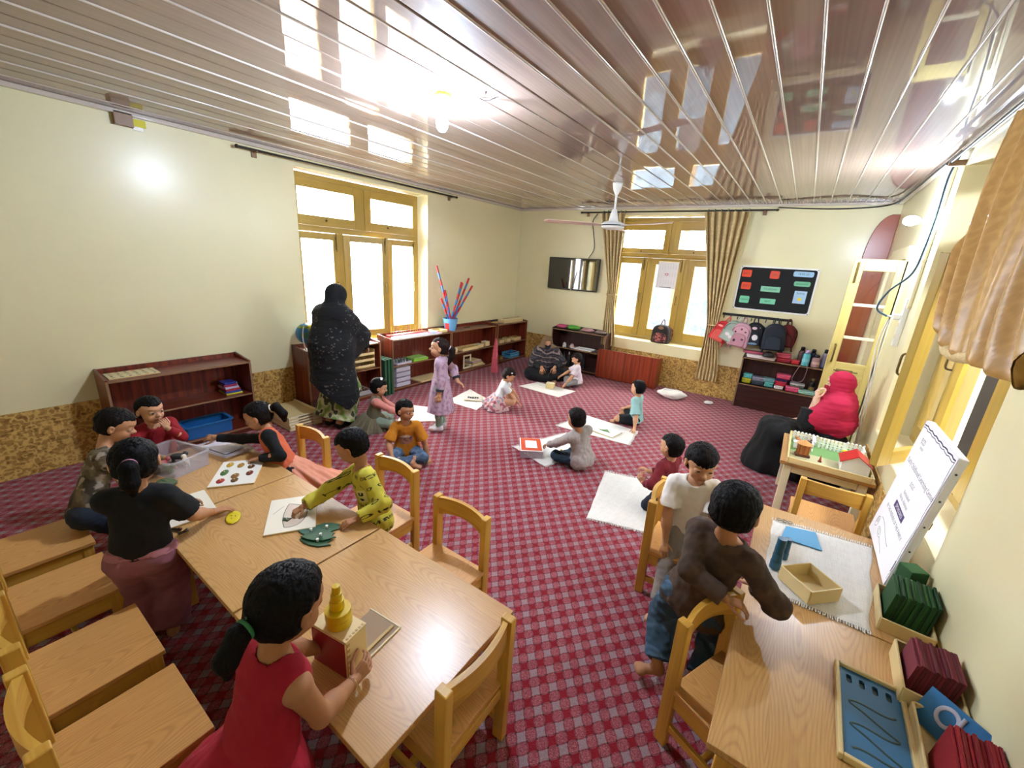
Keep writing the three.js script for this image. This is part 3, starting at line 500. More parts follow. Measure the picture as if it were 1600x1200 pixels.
  const ct = thing('cylinder_row', 'row of small dark knobs along the left end of the corner shelf top', 'toy', [-4.72, ST, -6.22], Q); obj('bar', [slate(0.24, 0.03, 0.05)], M.birchDark, ct); for (let i = 0; i < 5; i++) obj('knob', [new THREE.SphereGeometry(0.018, 10, 6).translate(-0.09 + i * 0.045, 0.042, 0)], M.black, ct);
  const p = thing('pink_tower', 'tall slim pink tower of shrinking cubes on the floor before the shelves', 'toy', [-4.2, 0.001, -5.62]); let y = 0;
  for (let i = 0; i < 10; i++) { const s = 0.1 - i * 0.0088; const c = obj('cube', [bx(s, s, s, 0, y + s / 2, 0, 0.002)], col(0xc85a68, 0.45), p); c.rotation.y = 0.3 + 0.04 * Math.sin(i * 2); y += s; }
  const pb = thing('pointer', 'short black pointer lying on the empty shelf top', 'stick', [-4.64, ST + 0.006, -5.35], 1.4); obj('shaft', [rod([-0.06, 0, 0], [0.06, 0, 0], 0.006)], M.black, pb); obj('tip', [new THREE.SphereGeometry(0.009, 10, 8).translate(0.062, 0, 0)], M.black, pb);
}
// ---------------------------------------------------------------- back wall
{
  const t = thing('television', 'black flat television on the back wall', 'television', [-3.565, 1.74, ZB + 0.001]);
  obj('body', [bx(1.02, 0.57, 0.05, 0, 0, 0.05, 0.012)], M.black, t); obj('screen', [bx(0.99, 0.535, 0.004, 0, 0.005, 0.0765, 0.001)], new THREE.MeshPhysicalMaterial({ color: 0x030304, roughness: 0.06, clearcoat: 1 }), t);
  obj('bracket', [bx(0.3, 0.2, 0.03, 0, 0, 0.013)], M.darkmetal, t); obj('indicator', [bx(0.03, 0.008, 0.006, 0, -0.277, 0.076)], M.white, t);
  const c = obj('cord', [tube([[-3.3, 2.03, ZB + 0.03], [-3.22, 2.2, ZB + 0.012], [-3.26, 2.45, ZB + 0.012], [-3.3, 2.65, ZB + 0.012], [-3.22, 2.77, ZB + 0.03]], 0.006, 40, 6)], M.black, t); c.position.set(3.565, -1.74, -ZB - 0.001);
}
function curtain(name, label, pts, y0, y1, folds, amp, pinch) { // a pleated cloth along the wall, gathered at the tie height
  const n = folds * 12, m = 60, g = new THREE.PlaneGeometry(1, 1, n, m), p = g.attributes.position, uv = g.attributes.uv;
  for (let j = 0; j <= m; j++) for (let i = 0; i <= n; i++) {
    const k = j * (n + 1) + i, t = i / n, y = mix(y1, y0, j / m), w = pinch(y), s = (t - 0.5) * w.w + w.c, a = amp * w.a, ph = 6.283 * folds * t;
    p.setXYZ(k, s + 0.2 * a * Math.sin(2 * ph), y, w.z + a * Math.cos(ph) + 0.25 * a * Math.sin(ph * 0.5 + y * 3)); uv.setXY(k, t * 1.5, y);
  }
  const back = g.clone(), q = back.attributes.position; g.computeVertexNormals();
  for (let i = 0; i < q.count; i++) q.setZ(i, q.getZ(i) - 0.004);
  back.index.array.reverse(); back.computeVertexNormals();
  return mergeGeometries([g, back]);
}
{
  const L = (k, a, b) => mix(a, b, sst(0, 1, k));
  const r = thing('curtain', 'right gold patterned curtain of the far window, tied behind the backpacks', 'curtain', [-1.02, 0, ZB]);
  obj('cloth', curtain('', '', 0, 0.27, 2.77, 6, 0.045, (y) => y > 1.15 ? { w: mix(0.17, 0.6, Math.pow(clamp((y - 1.15) / 1.6, 0, 1), 1.1)), c: mix(-0.04, -0.14, clamp((y - 1.15) / 1.6, 0, 1)), z: 0.1, a: 0.7 + 0.4 * sst(1.15, 2.7, y) } : { w: L((1.15 - y) / 0.8, 0.17, 0.3), c: L((1.15 - y) / 0.8, -0.04, 0.01), z: 0.09, a: 0.6 }), M.curtain, r);
  for (let i = 0; i < 7; i++) obj('eyelet', [new THREE.TorusGeometry(0.022, 0.005, 6, 14).rotateY(Q).translate(-0.41 + i * 0.09, 2.79, 0.078)], M.steel, r);
  obj('tieback', [new THREE.TorusGeometry(0.085, 0.012, 6, 20).rotateX(Q).scale(1, 1, 0.75).translate(-0.04, 1.15, 0.095)], M.curtain, r);
  const l = thing('curtain', 'left gold patterned curtain of the far window behind the ceiling fan', 'curtain', [-2.98, 0, ZB]);
  obj('cloth', curtain('', '', 0, 0.56, 2.77, 5, 0.045, (y) => y > 1.35 ? { w: mix(0.15, 0.42, clamp((y - 1.55) / 1.2, 0, 1)), c: mix(0.225, 0.09, clamp((y - 1.55) / 1.2, 0, 1)), z: 0.1, a: 0.6 + 0.4 * sst(1.15, 2.7, y) } : { w: mix(0.15, 0.24, sst(1.35, 0.6, y)), c: mix(0.225, 0.27, sst(1.35, 0.6, y)), z: 0.1, a: 0.6 }), M.curtain, l);
  for (let i = 0; i < 6; i++) obj('eyelet', [new THREE.TorusGeometry(0.022, 0.005, 6, 14).rotateY(Q).translate(-0.1 + i * 0.076, 2.79, 0.078)], M.steel, l);
  obj('tieback', [new THREE.TorusGeometry(0.085, 0.012, 6, 20).rotateX(Q).scale(1, 1, 0.75).translate(0.225, 1.45, 0.1)], M.curtain, l);
}
{ // calendar hung on the window
  const t = thing('wall_calendar', 'grey printed calendar with a red ring hanging before the middle window pane', 'calendar', [-1.97, 1.83, -7.36]);
  const p = obj('sheet', [bx(0.33, 0.43, 0.003, 0, 0, 0, 0)], std({ map: canvasTex(256, 340, (g, w, h) => {
    g.fillStyle = '#d6d4d8'; g.fillRect(0, 0, w, h); g.fillStyle = '#8b8a92'; g.font = '12px sans-serif'; for (let r = 0; r < 3; r++) { let n = 1; for (let j = 0; j < 5; j++) for (let i = 0; i < 7; i++) if (n <= 31) g.fillText(String(n++), 16 + i * 34, 34 + r * 102 + j * 17); }
    g.strokeStyle = '#a01830'; g.lineWidth = 6; g.strokeRect(104, 148, 36, 20); g.fillStyle = '#55565e'; g.fillRect(50, 322, 150, 8);
  }), roughness: 0.8 }), t);
  p.geometry.attributes.uv = new THREE.BoxGeometry(1, 1, 1).toNonIndexed().attributes.uv;
  obj('hanger', [bx(0.34, 0.012, 0.008, 0, 0.217, 0)], M.cream, t);
}
function backpack(label, w, h, d, c1, c2, pos, tilt, deco) {
  const t = thing('backpack', label, 'backpack', pos, 0, 'school backpacks'); t.rotation.z = tilt || 0;
  const s = new THREE.Shape(); s.moveTo(-w / 2, 0.03).quadraticCurveTo(-w / 2, 0, -w / 2 + 0.03, 0).lineTo(w / 2 - 0.03, 0).quadraticCurveTo(w / 2, 0, w / 2, 0.03).lineTo(w / 2 * 0.96, h * 0.6).quadraticCurveTo(w / 2 * 0.9, h, 0, h).quadraticCurveTo(-w / 2 * 0.9, h, -w / 2 * 0.96, h * 0.6).lineTo(-w / 2, 0.03);
  const body = (k, dd, bev) => new THREE.ExtrudeGeometry(s, { depth: dd - 2 * bev, bevelEnabled: true, bevelSize: bev * 0.8, bevelThickness: bev, bevelSegments: 4, bevelOffset: -bev * 0.8, curveSegments: 10 }).translate(0, 0, bev).scale(k, k, 1);
  obj('bag', [body(1, d, 0.035)], c1, t);
  obj('pocket', [body(0.72, 0.07, 0.025).scale(1, 0.72, 1).translate(0, h * 0.06, d - 0.035)], c2, t);
  obj('zip', [tube([[-w * 0.4, h * 0.45, d - 0.004], [-w * 0.36, h * 0.75, d - 0.004], [0, h * 0.9, d - 0.004], [w * 0.36, h * 0.75, d - 0.004], [w * 0.4, h * 0.45, d - 0.004]], 0.005, 30, 6)], M.black, t);
  obj('grab_loop', [tube([[-0.03, h - 0.01, d * 0.4], [-0.02, h + 0.05, d * 0.3], [0, h + 0.075, d * 0.25], [0.02, h + 0.05, d * 0.3], [0.03, h - 0.01, d * 0.4]], 0.008, 20, 6)], c2, t);
  for (const k of [-1, 1]) obj('shoulder_strap', [tube([[k * w * 0.22, h * 0.93, 0.02], [k * w * 0.5, h * 0.7, -0.015], [k * w * 0.52, h * 0.3, -0.015], [k * w * 0.42, 0.0, 0.03], [k * w * 0.46, -0.06, 0.04]], 0.011, 24, 6)], c2, t);
  (deco || []).forEach(([x, y, rx, ry, c]) => obj('patch', [new THREE.SphereGeometry(1, 14, 8).scale(rx, ry, 0.006).translate(x, y, d + (y < h * 0.5 ? 0.032 : -0.002))], c, t));
  return t;
}
{
  const rail = thing('coat_rail', 'black hook rail on the back wall holding the backpacks', 'rail', [-0.52, 1.33, ZB + 0.001]);
  obj('bar', [bx(0.9, 0.035, 0.02, 0, 0, 0.01)], M.black, rail);
  for (let i = 0; i < 10; i++) obj('hook', [tube([[-0.42 + i * 0.093, -0.005, 0.02], [-0.42 + i * 0.093, -0.05, 0.03], [-0.42 + i * 0.093, -0.06, 0.055], [-0.42 + i * 0.093, -0.03, 0.07]], 0.005, 14, 6)], M.darkmetal, rail);
  const f = (c) => col(c, 0.75), z = ZB + 0.02, W = f(0xe8e4e4);
  backpack('red backpack hanging leftmost beside the curtain', 0.25, 0.32, 0.12, f(0xc8262e), f(0xd85a50), [-0.98, 0.92, z + 0.02], -0.35, [[0.03, 0.2, 0.03, 0.03, W], [0.03, 0.2, 0.014, 0.014, M.black], [-0.05, 0.24, 0.04, 0.02, f(0xe88a80)]]);
  backpack('sage green satin backpack hanging between the red and the pink one', 0.24, 0.33, 0.13, std({ color: 0x8fa294, roughness: 0.4 }), std({ color: 0xa9b8ac, roughness: 0.4 }), [-0.85, 0.94, z + 0.05], -0.4, [[-0.02, 0.12, 0.04, 0.03, W], [0.03, 0.1, 0.03, 0.03, W]]);
  backpack('pale pink backpack with small dark prints', 0.27, 0.36, 0.14, f(0xc99aa8), f(0xb98694), [-0.68, 0.88, z + 0.06], -0.12, [[-0.05, 0.1, 0.02, 0.025, f(0x3a2430)], [0.05, 0.13, 0.022, 0.018, f(0x5a3444)], [-0.07, 0.22, 0.014, 0.014, f(0x4a2a3a)], [0.06, 0.24, 0.016, 0.012, f(0x4a2a3a)], [0, 0.27, 0.014, 0.016, f(0x5a3444)], [0.0, 0.18, 0.012, 0.02, f(0x6a4454)]]);
  backpack('black backpack with white star and pony print', 0.25, 0.33, 0.12, f(0x14141a), f(0x1c2430), [-0.48, 0.93, z + 0.02], 0.05, [[0.0, 0.25, 0.035, 0.022, f(0xe4c8d4)], [0.02, 0.12, 0.045, 0.05, W], [-0.07, 0.09, 0.015, 0.015, W], [0.07, 0.26, 0.006, 0.006, W], [-0.07, 0.27, 0.006, 0.006, W], [-0.05, 0.2, 0.006, 0.006, W], [0.0, 0.03, 0.07, 0.02, f(0x6a8aa0)]]);
  backpack('dark navy backpack with zipped pockets', 0.29, 0.38, 0.15, f(0x1b2532), f(0x222e3e), [-0.22, 0.9, z + 0.07], 0.05);
  backpack('maroon backpack hanging rightmost behind the navy one', 0.22, 0.32, 0.1, f(0x6a1a20), f(0x5a161c), [-0.09, 0.96, z + 0.0], 0.0);
  backpack('dark backpack with red floral front on the window sill', 0.3, 0.31, 0.16, f(0x1a1216), std({ map: tex(128, 128, (u, v) => { const n = fb(u, v, 8, 8, 5, 2); return n > 0.58 ? [190, 120, 110] : n > 0.46 ? [130, 26, 30] : [34, 14, 20]; }, true, 0.2, 0.2), roughness: 0.6 }), [-1.87, SILL + 0.014, -7.3], 0, [[0.0, 0.26, 0.05, 0.03, f(0x8a6a4a)]]);
  const bag = thing('black_cap', 'round black cap hanging below the navy backpack', 'cap', [-0.24, 0.83, ZB + 0.29]); obj('crown', [new THREE.SphereGeometry(0.075, 20, 12, 0, 6.3, 0, 1.7).scale(1, 0.9, 0.8)], M.black, bag); obj('brim', [new THREE.TorusGeometry(0.066, 0.01, 6, 20, 3.1).rotateX(Q).translate(0, 0.0, 0.01)], M.black, bag);
}
{ // board with cards
  const cx = -0.378, cy = 1.735, t = thing('notice_board', 'black notice board in a white frame on the back wall', 'board', [cx, cy, ZB + 0.001]);
  const ex = (w, h, r, d) => new THREE.ExtrudeGeometry(rrect(w, h, r), { depth: d, bevelEnabled: false, curveSegments: 8 });
  obj('backing', [ex(0.955, 0.625, 0.02, 0.014)], M.white, t); obj('felt', [ex(0.915, 0.585, 0.035, 0.004).translate(0, 0, 0.0142)], col(0x060707, 0.8), t);
  for (const [i, j] of [[1, 1], [-1, 1], [1, -1], [-1, -1]]) obj('screw', [new THREE.CylinderGeometry(0.008, 0.008, 0.006, 10).rotateX(Q).translate(i * 0.462, j * 0.297, 0.016)], M.steel, t);
  const cards = [
    ['red rounded card at the top left corner of the black board', -0.382, 0.205, 0.125, 0.1, '#d8441e', 'DATE', 0.02], ['red rounded card at the left, second from the top', -0.36, 0.03, 0.125, 0.1, '#d8441e', 'DAY', 0.02], ['mint rounded card at the bottom left of the black board', -0.345, -0.165, 0.125, 0.1, '#6cc49a', 'MONTH', 0.02],
    ['red card with dark specks at the top centre of the black board', -0.03, 0.205, 0.115, 0.105, '#d4482a', '25', 0.02], ['mint strip reading THURSDAY in the middle of the black board', -0.045, 0.005, 0.24, 0.075, '#86cba6', 'THURSDAY', 0.002], ['mint strip reading MAY at the lower centre of the black board', -0.045, -0.165, 0.19, 0.075, '#79cba2', 'MAY', 0.002],
    ['pale blue rounded strip at the top right of the black board', 0.305, 0.235, 0.235, 0.07, '#9cc0dc', 'YEAR 20', 0.025], ['mint rounded strip below the pale blue one on the black board', 0.315, 0.105, 0.19, 0.065, '#6cb48e', 'WEATHER', 0.025], ['pale blue card with a yellow sun reading Sunny', 0.325, -0.075, 0.145, 0.17, '#a6c6e0', 'Sunny', 0.002],
  ];
  cards.forEach(([label, x, y, w, h, bg, txt, r], i) => {
    const g = ex(w, h, r, 0.002), m = obj('word_card', [g], std({ map: canvasTex(256, Math.round(256 * h / w), (c, W, Hh) => {
      c.fillStyle = bg; c.fillRect(0, 0, W, Hh); const fs = Math.min(Hh * 0.5, 300 / txt.length); c.font = fs + 'px sans-serif'; c.textAlign = 'center'; c.fillStyle = i < 2 ? '#7c2a14' : '#2c5a50'; c.fillText(txt, W / 2, txt === 'Sunny' ? Hh * 0.25 : Hh * 0.5 + fs * 0.35);
      if (txt === 'Sunny') { blob(c, '#e6d23a', W * 0.52, Hh * 0.65, 42, 42); } if (txt === '25') for (let k = 0; k < 26; k++) blob(c, '#7c1c20', (k % 2 ? 22 + 10 * hash(k, 1, 1) : W - 22 - 10 * hash(k, 1, 1)), 20 + Hh * 0.85 * hash(k, 2, 1), 6, 6);
    }), roughness: 0.6 }));
    const p = g.attributes.position, uv = g.attributes.uv; for (let k = 0; k < p.count; k++) uv.setXY(k, p.getX(k) / w + 0.5, p.getY(k) / h + 0.5);
    m.position.set(cx + x, cy + y, ZB + 0.0195); tag(m, label, 'card', 'word cards on the black board');
  });
}
// lunch boxes and bottles
function lunchBox(label, w, h, d, c, lidC, pos, turn = 0) {
  const t = thing('lunch_box', label, 'lunch box', pos, turn, 'lunch boxes on the dark shelf');
  obj('body', [new RoundedBoxGeometry(w, h * 0.7, d, 3, Math.min(0.025, h * 0.3)).translate(0, h * 0.35, 0)], c, t);
  obj('lid', [new RoundedBoxGeometry(w * 1.04, h * 0.34, d * 1.04, 3, Math.min(0.02, h * 0.16)).translate(0, h * 0.83, 0)], lidC, t);
  obj('latch', [bx(w * 0.18, h * 0.3, 0.008, 0, h * 0.68, d * 0.52 + 0.003, 0.002)], lidC, t);
}
function waterBottle(label, r, h, c, capC, pos, band) {
  const t = thing('water_bottle', label, 'bottle', pos, 0, 'water bottles on the dark shelf');
  obj('body', [lathe([[0.001, 0], [r * 0.92, 0], [r, 0.01], [r, h * 0.66], [r * 0.9, h * 0.74], [r * 0.62, h * 0.8], [0.001, h * 0.8]])], c, t);
  obj('cap', [lathe([[0.001, h * 0.8], [r * 0.66, h * 0.8], [r * 0.66, h * 0.95], [r * 0.5, h], [0.001, h]])], capC, t);
  if (band) obj('band', [cyl(r * 1.01, r * 1.01, h * 0.2, 0, h * 0.25, 0, 24)], band, t);
}
{
  const p = (c, r = 0.35) => col(c, r), zt = ZB + 0.15, yt = 0.762, ym = 0.367, zm = ZB + 0.14;
  lunchBox('long white food box on the top left of the lunch shelf', 0.36, 0.05, 0.16, p(0xe6dad8), p(0xe6d8d8), [-0.33, yt, zt + 0.02], 0);
  lunchBox('dusty pink folder box lying behind the white food box', 0.4, 0.035, 0.12, p(0xb45468), p(0xa84a5c), [-0.36, yt + 0.056, zt], 0.03);
  lunchBox('pink lunch box standing on the red ones', 0.17, 0.07, 0.13, p(0xc04a5c), p(0xb84454), [-0.06, yt + 0.056, zt], 0.1);
  lunchBox('dark red lunch box on the top board beside the white food box', 0.17, 0.055, 0.15, p(0xa01c2c), p(0xb4283a), [-0.05, yt, zt + 0.01], 0);
  lunchBox('small bright red lunch box at the middle of the top board', 0.1, 0.055, 0.13, p(0xb81c24), p(0xc0242c), [0.09, yt, zt + 0.02], 0);
  lunchBox('yellow lunch box under the turquoise one', 0.12, 0.075, 0.13, p(0xb4b020), p(0xc0bc30), [-0.45, ym, zm], 0.06);
  lunchBox('turquoise lunch box on top of the yellow one', 0.115, 0.065, 0.13, p(0x5ab4ac), p(0x6cc4bc), [-0.44, ym + 0.077, zm], 0);
  lunchBox('round navy food box with a grey lid', 0.15, 0.06, 0.14, p(0x2c3848), p(0x3a4858), [-0.3, ym, zm], 0);
  lunchBox('grey patterned food box on top of the navy one', 0.16, 0.06, 0.14, p(0x7a7a90), p(0x8a8a9c), [-0.3, ym + 0.062, zm], 0.05);
  lunchBox('turquoise food box under the pale blue one', 0.11, 0.07, 0.12, p(0x58b0a8), p(0x64beb4), [-0.155, ym, zm], 0);
  lunchBox('pale blue food box on top of a turquoise one', 0.14, 0.055, 0.13, p(0x6aa6b0), p(0x88bcc4), [-0.165, ym + 0.072, zm], 0.05);
  lunchBox('small white food box at the front of the middle board', 0.11, 0.05, 0.1, p(0xe8d8d8), p(0xf0e4e4), [-0.03, ym, zm + 0.03], 0.05);
  lunchBox('red food box under a navy one in the middle stack', 0.14, 0.065, 0.12, p(0xb01830), p(0xb82038), [-0.02, ym + 0.052, zm + 0.005], 0.03);
  lunchBox('flat navy food box between a red and a pink one', 0.14, 0.03, 0.12, p(0x2c2454), p(0x2c2454), [-0.015, ym + 0.119, zm], 0);
  lunchBox('pink food box topmost of the middle stack', 0.17, 0.07, 0.13, p(0xc84464), p(0xd85674), [0.0, ym + 0.151, zm], 0);
  lunchBox('bright pink food box at the front of the middle board', 0.16, 0.07, 0.12, p(0xd8486c), p(0xe05a7c), [0.13, ym, zm + 0.03], 0.08);
  lunchBox('clear grey food box behind the bright pink one', 0.17, 0.05, 0.12, p(0x6a645a), p(0xc4bcb8), [0.18, ym + 0.072, zm], 0);
  lunchBox('pale green food box at the right end of the middle board', 0.19, 0.05, 0.12, p(0x8cb8a4), p(0xa0c8b4), [0.31, ym, zm + 0.03], -0.05);
  waterBottle('turquoise bottle with a lilac cap hanging strap on the top board', 0.045, 0.22, p(0x58b4b8), p(0xb89ac0), [0.2, yt, zt + 0.05], p(0x7cc8cc));
  waterBottle('brown bottle with a black cap at the back of the top board', 0.04, 0.24, p(0x5a4440), p(0x1a1616), [0.14, yt, zt - 0.06]);
  waterBottle('navy bottle with a dark cap between the brown and pink ones', 0.04, 0.23, p(0x1c2438), p(0x141a28), [0.27, yt, zt - 0.05]);
  waterBottle('pink and grey bottle at the front right of the top board', 0.05, 0.17, p(0xa07a78), p(0x2a2430), [0.315, yt, zt + 0.04], p(0xc8a094));
  waterBottle('slim clear bottle with a dark cap at the right end', 0.034, 0.25, p(0x8a8494), p(0x15151a), [0.405, yt, zt - 0.03]);
  waterBottle('black and gold flask standing on the middle board', 0.035, 0.22, p(0x14120e), p(0x6a5a30), [0.35, ym, zm - 0.05], p(0x8a7440));
  const s = obj('bottle_strap', [tube([[0.17, 0.8, ZB + 0.27], [0.13, 0.7, ZB + 0.275], [0.1, 0.56, ZB + 0.27], [0.15, 0.53, ZB + 0.27], [0.22, 0.56, ZB + 0.27], [0.24, 0.7, ZB + 0.275], [0.23, 0.8, ZB + 0.27]], 0.004, 40, 6)], col(0xa08088, 0.6)); tag(s, 'pale strap of a bottle hanging down before the middle board', 'strap');
}
{ // things on the dark shelf under the television
  const lump = (name, label, cat, c, w, h, d, pos, turn, sd) => { const t = thing(name, label, cat, pos, turn); const g = new THREE.SphereGeometry(1, 20, 12), p = g.attributes.position; for (let i = 0; i < p.count; i++) { const n = 1 + 0.25 * PN.noise(p.getX(i) * 2 + sd, p.getY(i) * 2, p.getZ(i) * 2); p.setXYZ(i, p.getX(i) * w / 2 * n, Math.max(0, h / 2 + p.getY(i) * h / 2 * n), p.getZ(i) * d / 2 * n); } g.computeVertexNormals(); obj('bundle', [g], c, t); obj('fold', [tube([[-w * 0.3, h * 0.95, 0.02], [0, h * 1.02, 0.03], [w * 0.3, h * 0.9, 0]], 0.008, 16, 6)], c, t); };
  const p = (c) => col(c, 0.7), y = 0.757, z = ZB + 0.2;
  lump('folded_cloth', 'pink cloth at the left end of the dark shelf under the television', 'cloth', p(0xc4547c), 0.22, 0.07, 0.2, [-3.6, y, z], 0, 1);
  lump('folded_cloth', 'green cloth beside the pink one on the dark shelf', 'cloth', p(0x5aa83c), 0.26, 0.08, 0.2, [-3.36, y, z], 0, 2);
  lump('folded_cloth', 'rose and white bundle at the middle of the dark shelf top', 'cloth', p(0xb88a8c), 0.24, 0.06, 0.2, [-3.08, y, z], 0, 3);
  lump('folded_cloth', 'grey bundle at the curtain end of the dark shelf top', 'cloth', p(0x8a7a72), 0.2, 0.06, 0.18, [-2.82, y, z], 0, 4);
  for (let i = 0; i < 2; i++) { const s = thing('small_shoe', ['pale shoe', 'pale pink shoe'][i] + (i ? ', right one on the middle board of the dark shelf' : ', left one on the middle board of the dark shelf'), 'shoe', [-3.52 + i * 0.16, 0.422, ZB + 0.2], 0.5 + i * 0.2, 'shoes on the dark shelf'); obj('sole', [bx(0.07, 0.012, 0.16, 0, 0.006, 0, 0.004)], M.white, s); obj('upper', [new THREE.SphereGeometry(1, 16, 10).scale(0.034, 0.045, 0.075).translate(0, 0.03, 0.005)], p(i ? 0xd8b4b0 : 0xdcd4d0), s); }
  const m = boxy('craft_tray', 'white paper tray under the pale shoes', 'tray', 0.34, 0.02, 0.2, M.white, [-3.1, 0.421, ZB + 0.19], 0);
  for (let i = 0; i < 5; i++) { const b = thing('spray_bottle', 'dark bottle, ' + ['leftmost', 'second', 'middle', 'fourth', 'rightmost'][i] + ' of the row on the lowest board under the television', 'bottle', [-3.5 + i * 0.1, 0.061, ZB + 0.2], 0, 'dark bottles on the lowest board'); obj('body', [lathe([[0.001, 0], [0.03, 0], [0.032, 0.16], [0.012, 0.2], [0.012, 0.22], [0.001, 0.22]], 14)], p(0x1c1a1c), b); obj('cap', [cyl(0.014, 0.01, 0.05, 0, 0.22, 0, 10)], i % 2 ? M.white : M.black, b); }
  lump('white_bundle', 'white crumpled cloth bundle on the floor beside the red brown cabinet', 'cloth', M.linen, 0.42, 0.13, 0.3, [-1.38, 0.001, -6.5], 0.3, 7);
  lump('paper_scrap', 'crumpled white paper scrap on the carpet before the lunch shelf', 'paper', M.paper, 0.13, 0.05, 0.09, [-0.85, 0.001, -6.6], 0.4, 9);
}
{ // cables, conduit and socket strip on the right
  const k = thing('cable_conduit', 'cream cable conduit running up the right wall pillar', 'conduit', [XR - 0.001, 0, -4.72]);
  obj('channel', [bb(-0.022, 0, 1.72, 2.35, -0.03, 0.0), bb(-0.022, 0, 2.49, 2.8, -0.03, 0.0)], M.cream, k); obj('clip', [bb(-0.026, 0, 2.1, 2.12, -0.036, 0.006), bb(-0.026, 0, 1.73, 1.75, -0.036, 0.006)], M.cream, k);
  const c = obj('blue_cable', [tube([[XR - 0.03, H - 0.04, -4.6], [XR - 0.05, 2.7, -4.62], [XR - 0.04, 2.45, -4.66], [XR - 0.04, 2.2, -4.7], [XR - 0.06, 2.0, -4.74], [XR - 0.16, 1.85, -4.8], [XR - 0.2, 1.7, -4.82], [XR - 0.12, 1.64, -4.8]], 0.008, 60, 6)], col(0x2c4a60, 0.5)); tag(c, 'dark blue cable hanging down the pillar into the socket strip', 'cable');
  const w = obj('ceiling_cable', [tube([[-0.55, H - 0.05, ZB + 0.05], [-0.2, H - 0.07, ZB + 0.05], [0.2, H - 0.08, ZB + 0.06], [0.6, H - 0.05, ZB + 0.1], [XR - 0.07, H - 0.045, -6.2], [XR - 0.07, H - 0.05, -5.2], [XR - 0.06, H - 0.05, -4.4]], 0.008, 60, 6)], M.black); tag(w, 'black cable along the edge of the ceiling in the far right corner', 'cable');
  const s = thing('socket_strip', 'white socket strip with a plug on the pillar beside the glazed door', 'socket', [XR - 0.001, 1.6, -4.78]);
  obj('body', [bb(-0.035, 0, -0.2, 0.2, -0.035, 0.035)], M.white, s); obj('plug', [bb(-0.09, -0.035, 0.02, 0.07, -0.025, 0.025, 0.01), rod([-0.12, 0.045, 0], [-0.08, 0.045, 0], 0.008)], M.white, s); for (const y of [-0.12, -0.02, 0.12]) obj('outlet', [bb(-0.037, -0.034, y - 0.018, y + 0.018, -0.02, 0.02, 0.001)], M.cream, s);
  for (const p of [[tube([[XR - 0.11, 1.62, -4.78], [XR - 0.13, 1.4, -4.78], [XR - 0.1, 1.0, -4.78], [XR - 0.07, 0.6, -4.77], [XR - 0.05, 0.2, -4.75]], 0.006, 40, 6)], [tube([[XR - 0.1, 1.62, -4.77], [XR - 0.11, 1.4, -4.77], [XR - 0.08, 1.0, -4.76], [XR - 0.06, 0.6, -4.75], [XR - 0.04, 0.2, -4.73]], 0.006, 40, 6)]]) { const l = obj('cord', p, M.white, s); l.position.set(-XR + 0.001, -1.6, 4.78); }
}
{ // balloon-draped curtain of the right window
  const t = thing('curtain', 'gold satin curtain draped high beside the right window', 'curtain', [XR, 0, 0]), n = 120, m = 64, g = new THREE.PlaneGeometry(1, 1, n, m), p = g.attributes.position, uv = g.attributes.uv;
  for (let j = 0; j <= m; j++) for (let i = 0; i <= n; i++) {
    const k = j * (n + 1) + i, u = i / n, v = j / m, roll = sst(0.82, 1, v), w = Math.min(v / 0.86, 1), ph = 6.283 * (5.5 * u - 1.3 * w * w) + 0.8 * Math.sin(3 * w + 7 * u), yb = 1.66 + 0.2 * Math.exp(-u * 7), bulge = 0.03 + 0.07 * Math.sin(1.45 * w) - 0.02 * u;
    const fold = 0.026 * Math.sin(ph) + 0.01 * Math.sin(2.3 * ph + 4 * w);
    p.setXYZ(k, -0.05 - bulge * (1 - 0.75 * roll * roll) - fold * (0.5 + 0.7 * w) * (1 - roll), mix(2.74, yb, w) - 0.05 * Math.sin(Math.PI * Math.min(1, roll * 1.15)) + 0.02 * fold, mix(mix(-3.28, -1.85, u), mix(-3.12, -1.92, u), w) + 0.03 * Math.cos(ph) * (1 - w)); uv.setXY(k, u * 1.6, v * 1.2);
  }
  g.computeVertexNormals(); const b = g.clone(), q = b.attributes.position; for (let i = 0; i < q.count; i++) q.setX(i, q.getX(i) + 0.005); b.index.array.reverse(); b.computeVertexNormals();
  obj('cloth', mergeGeometries([g, b]), std({ map: T.damask, color: 0xe6cba4, roughness: 0.38 }), t);
  obj('gathered_knot', [tube([[-0.1, 1.68, -2.95], [-0.13, 1.63, -2.78], [-0.13, 1.62, -2.6], [-0.1, 1.64, -2.42]], 0.03, 24, 10)], M.curtain, t);
  const r = thing('curtain_rod', 'dark metal curtain rod above the right window', 'curtain rod', [XR - 0.08, 2.78, -4.55], -Q); obj('rod', [rod([0, 0, 0], [2.6, 0, 0], 0.011)], M.darkmetal, r); for (const x of [0, 2.6]) obj('finial', [new THREE.SphereGeometry(0.018, 12, 8).translate(x, 0, 0)], M.darkmetal, r); obj('bracket', [bb(0.02, 0.06, -0.03, 0.01, -0.08, 0.01)], M.edge, r);
}
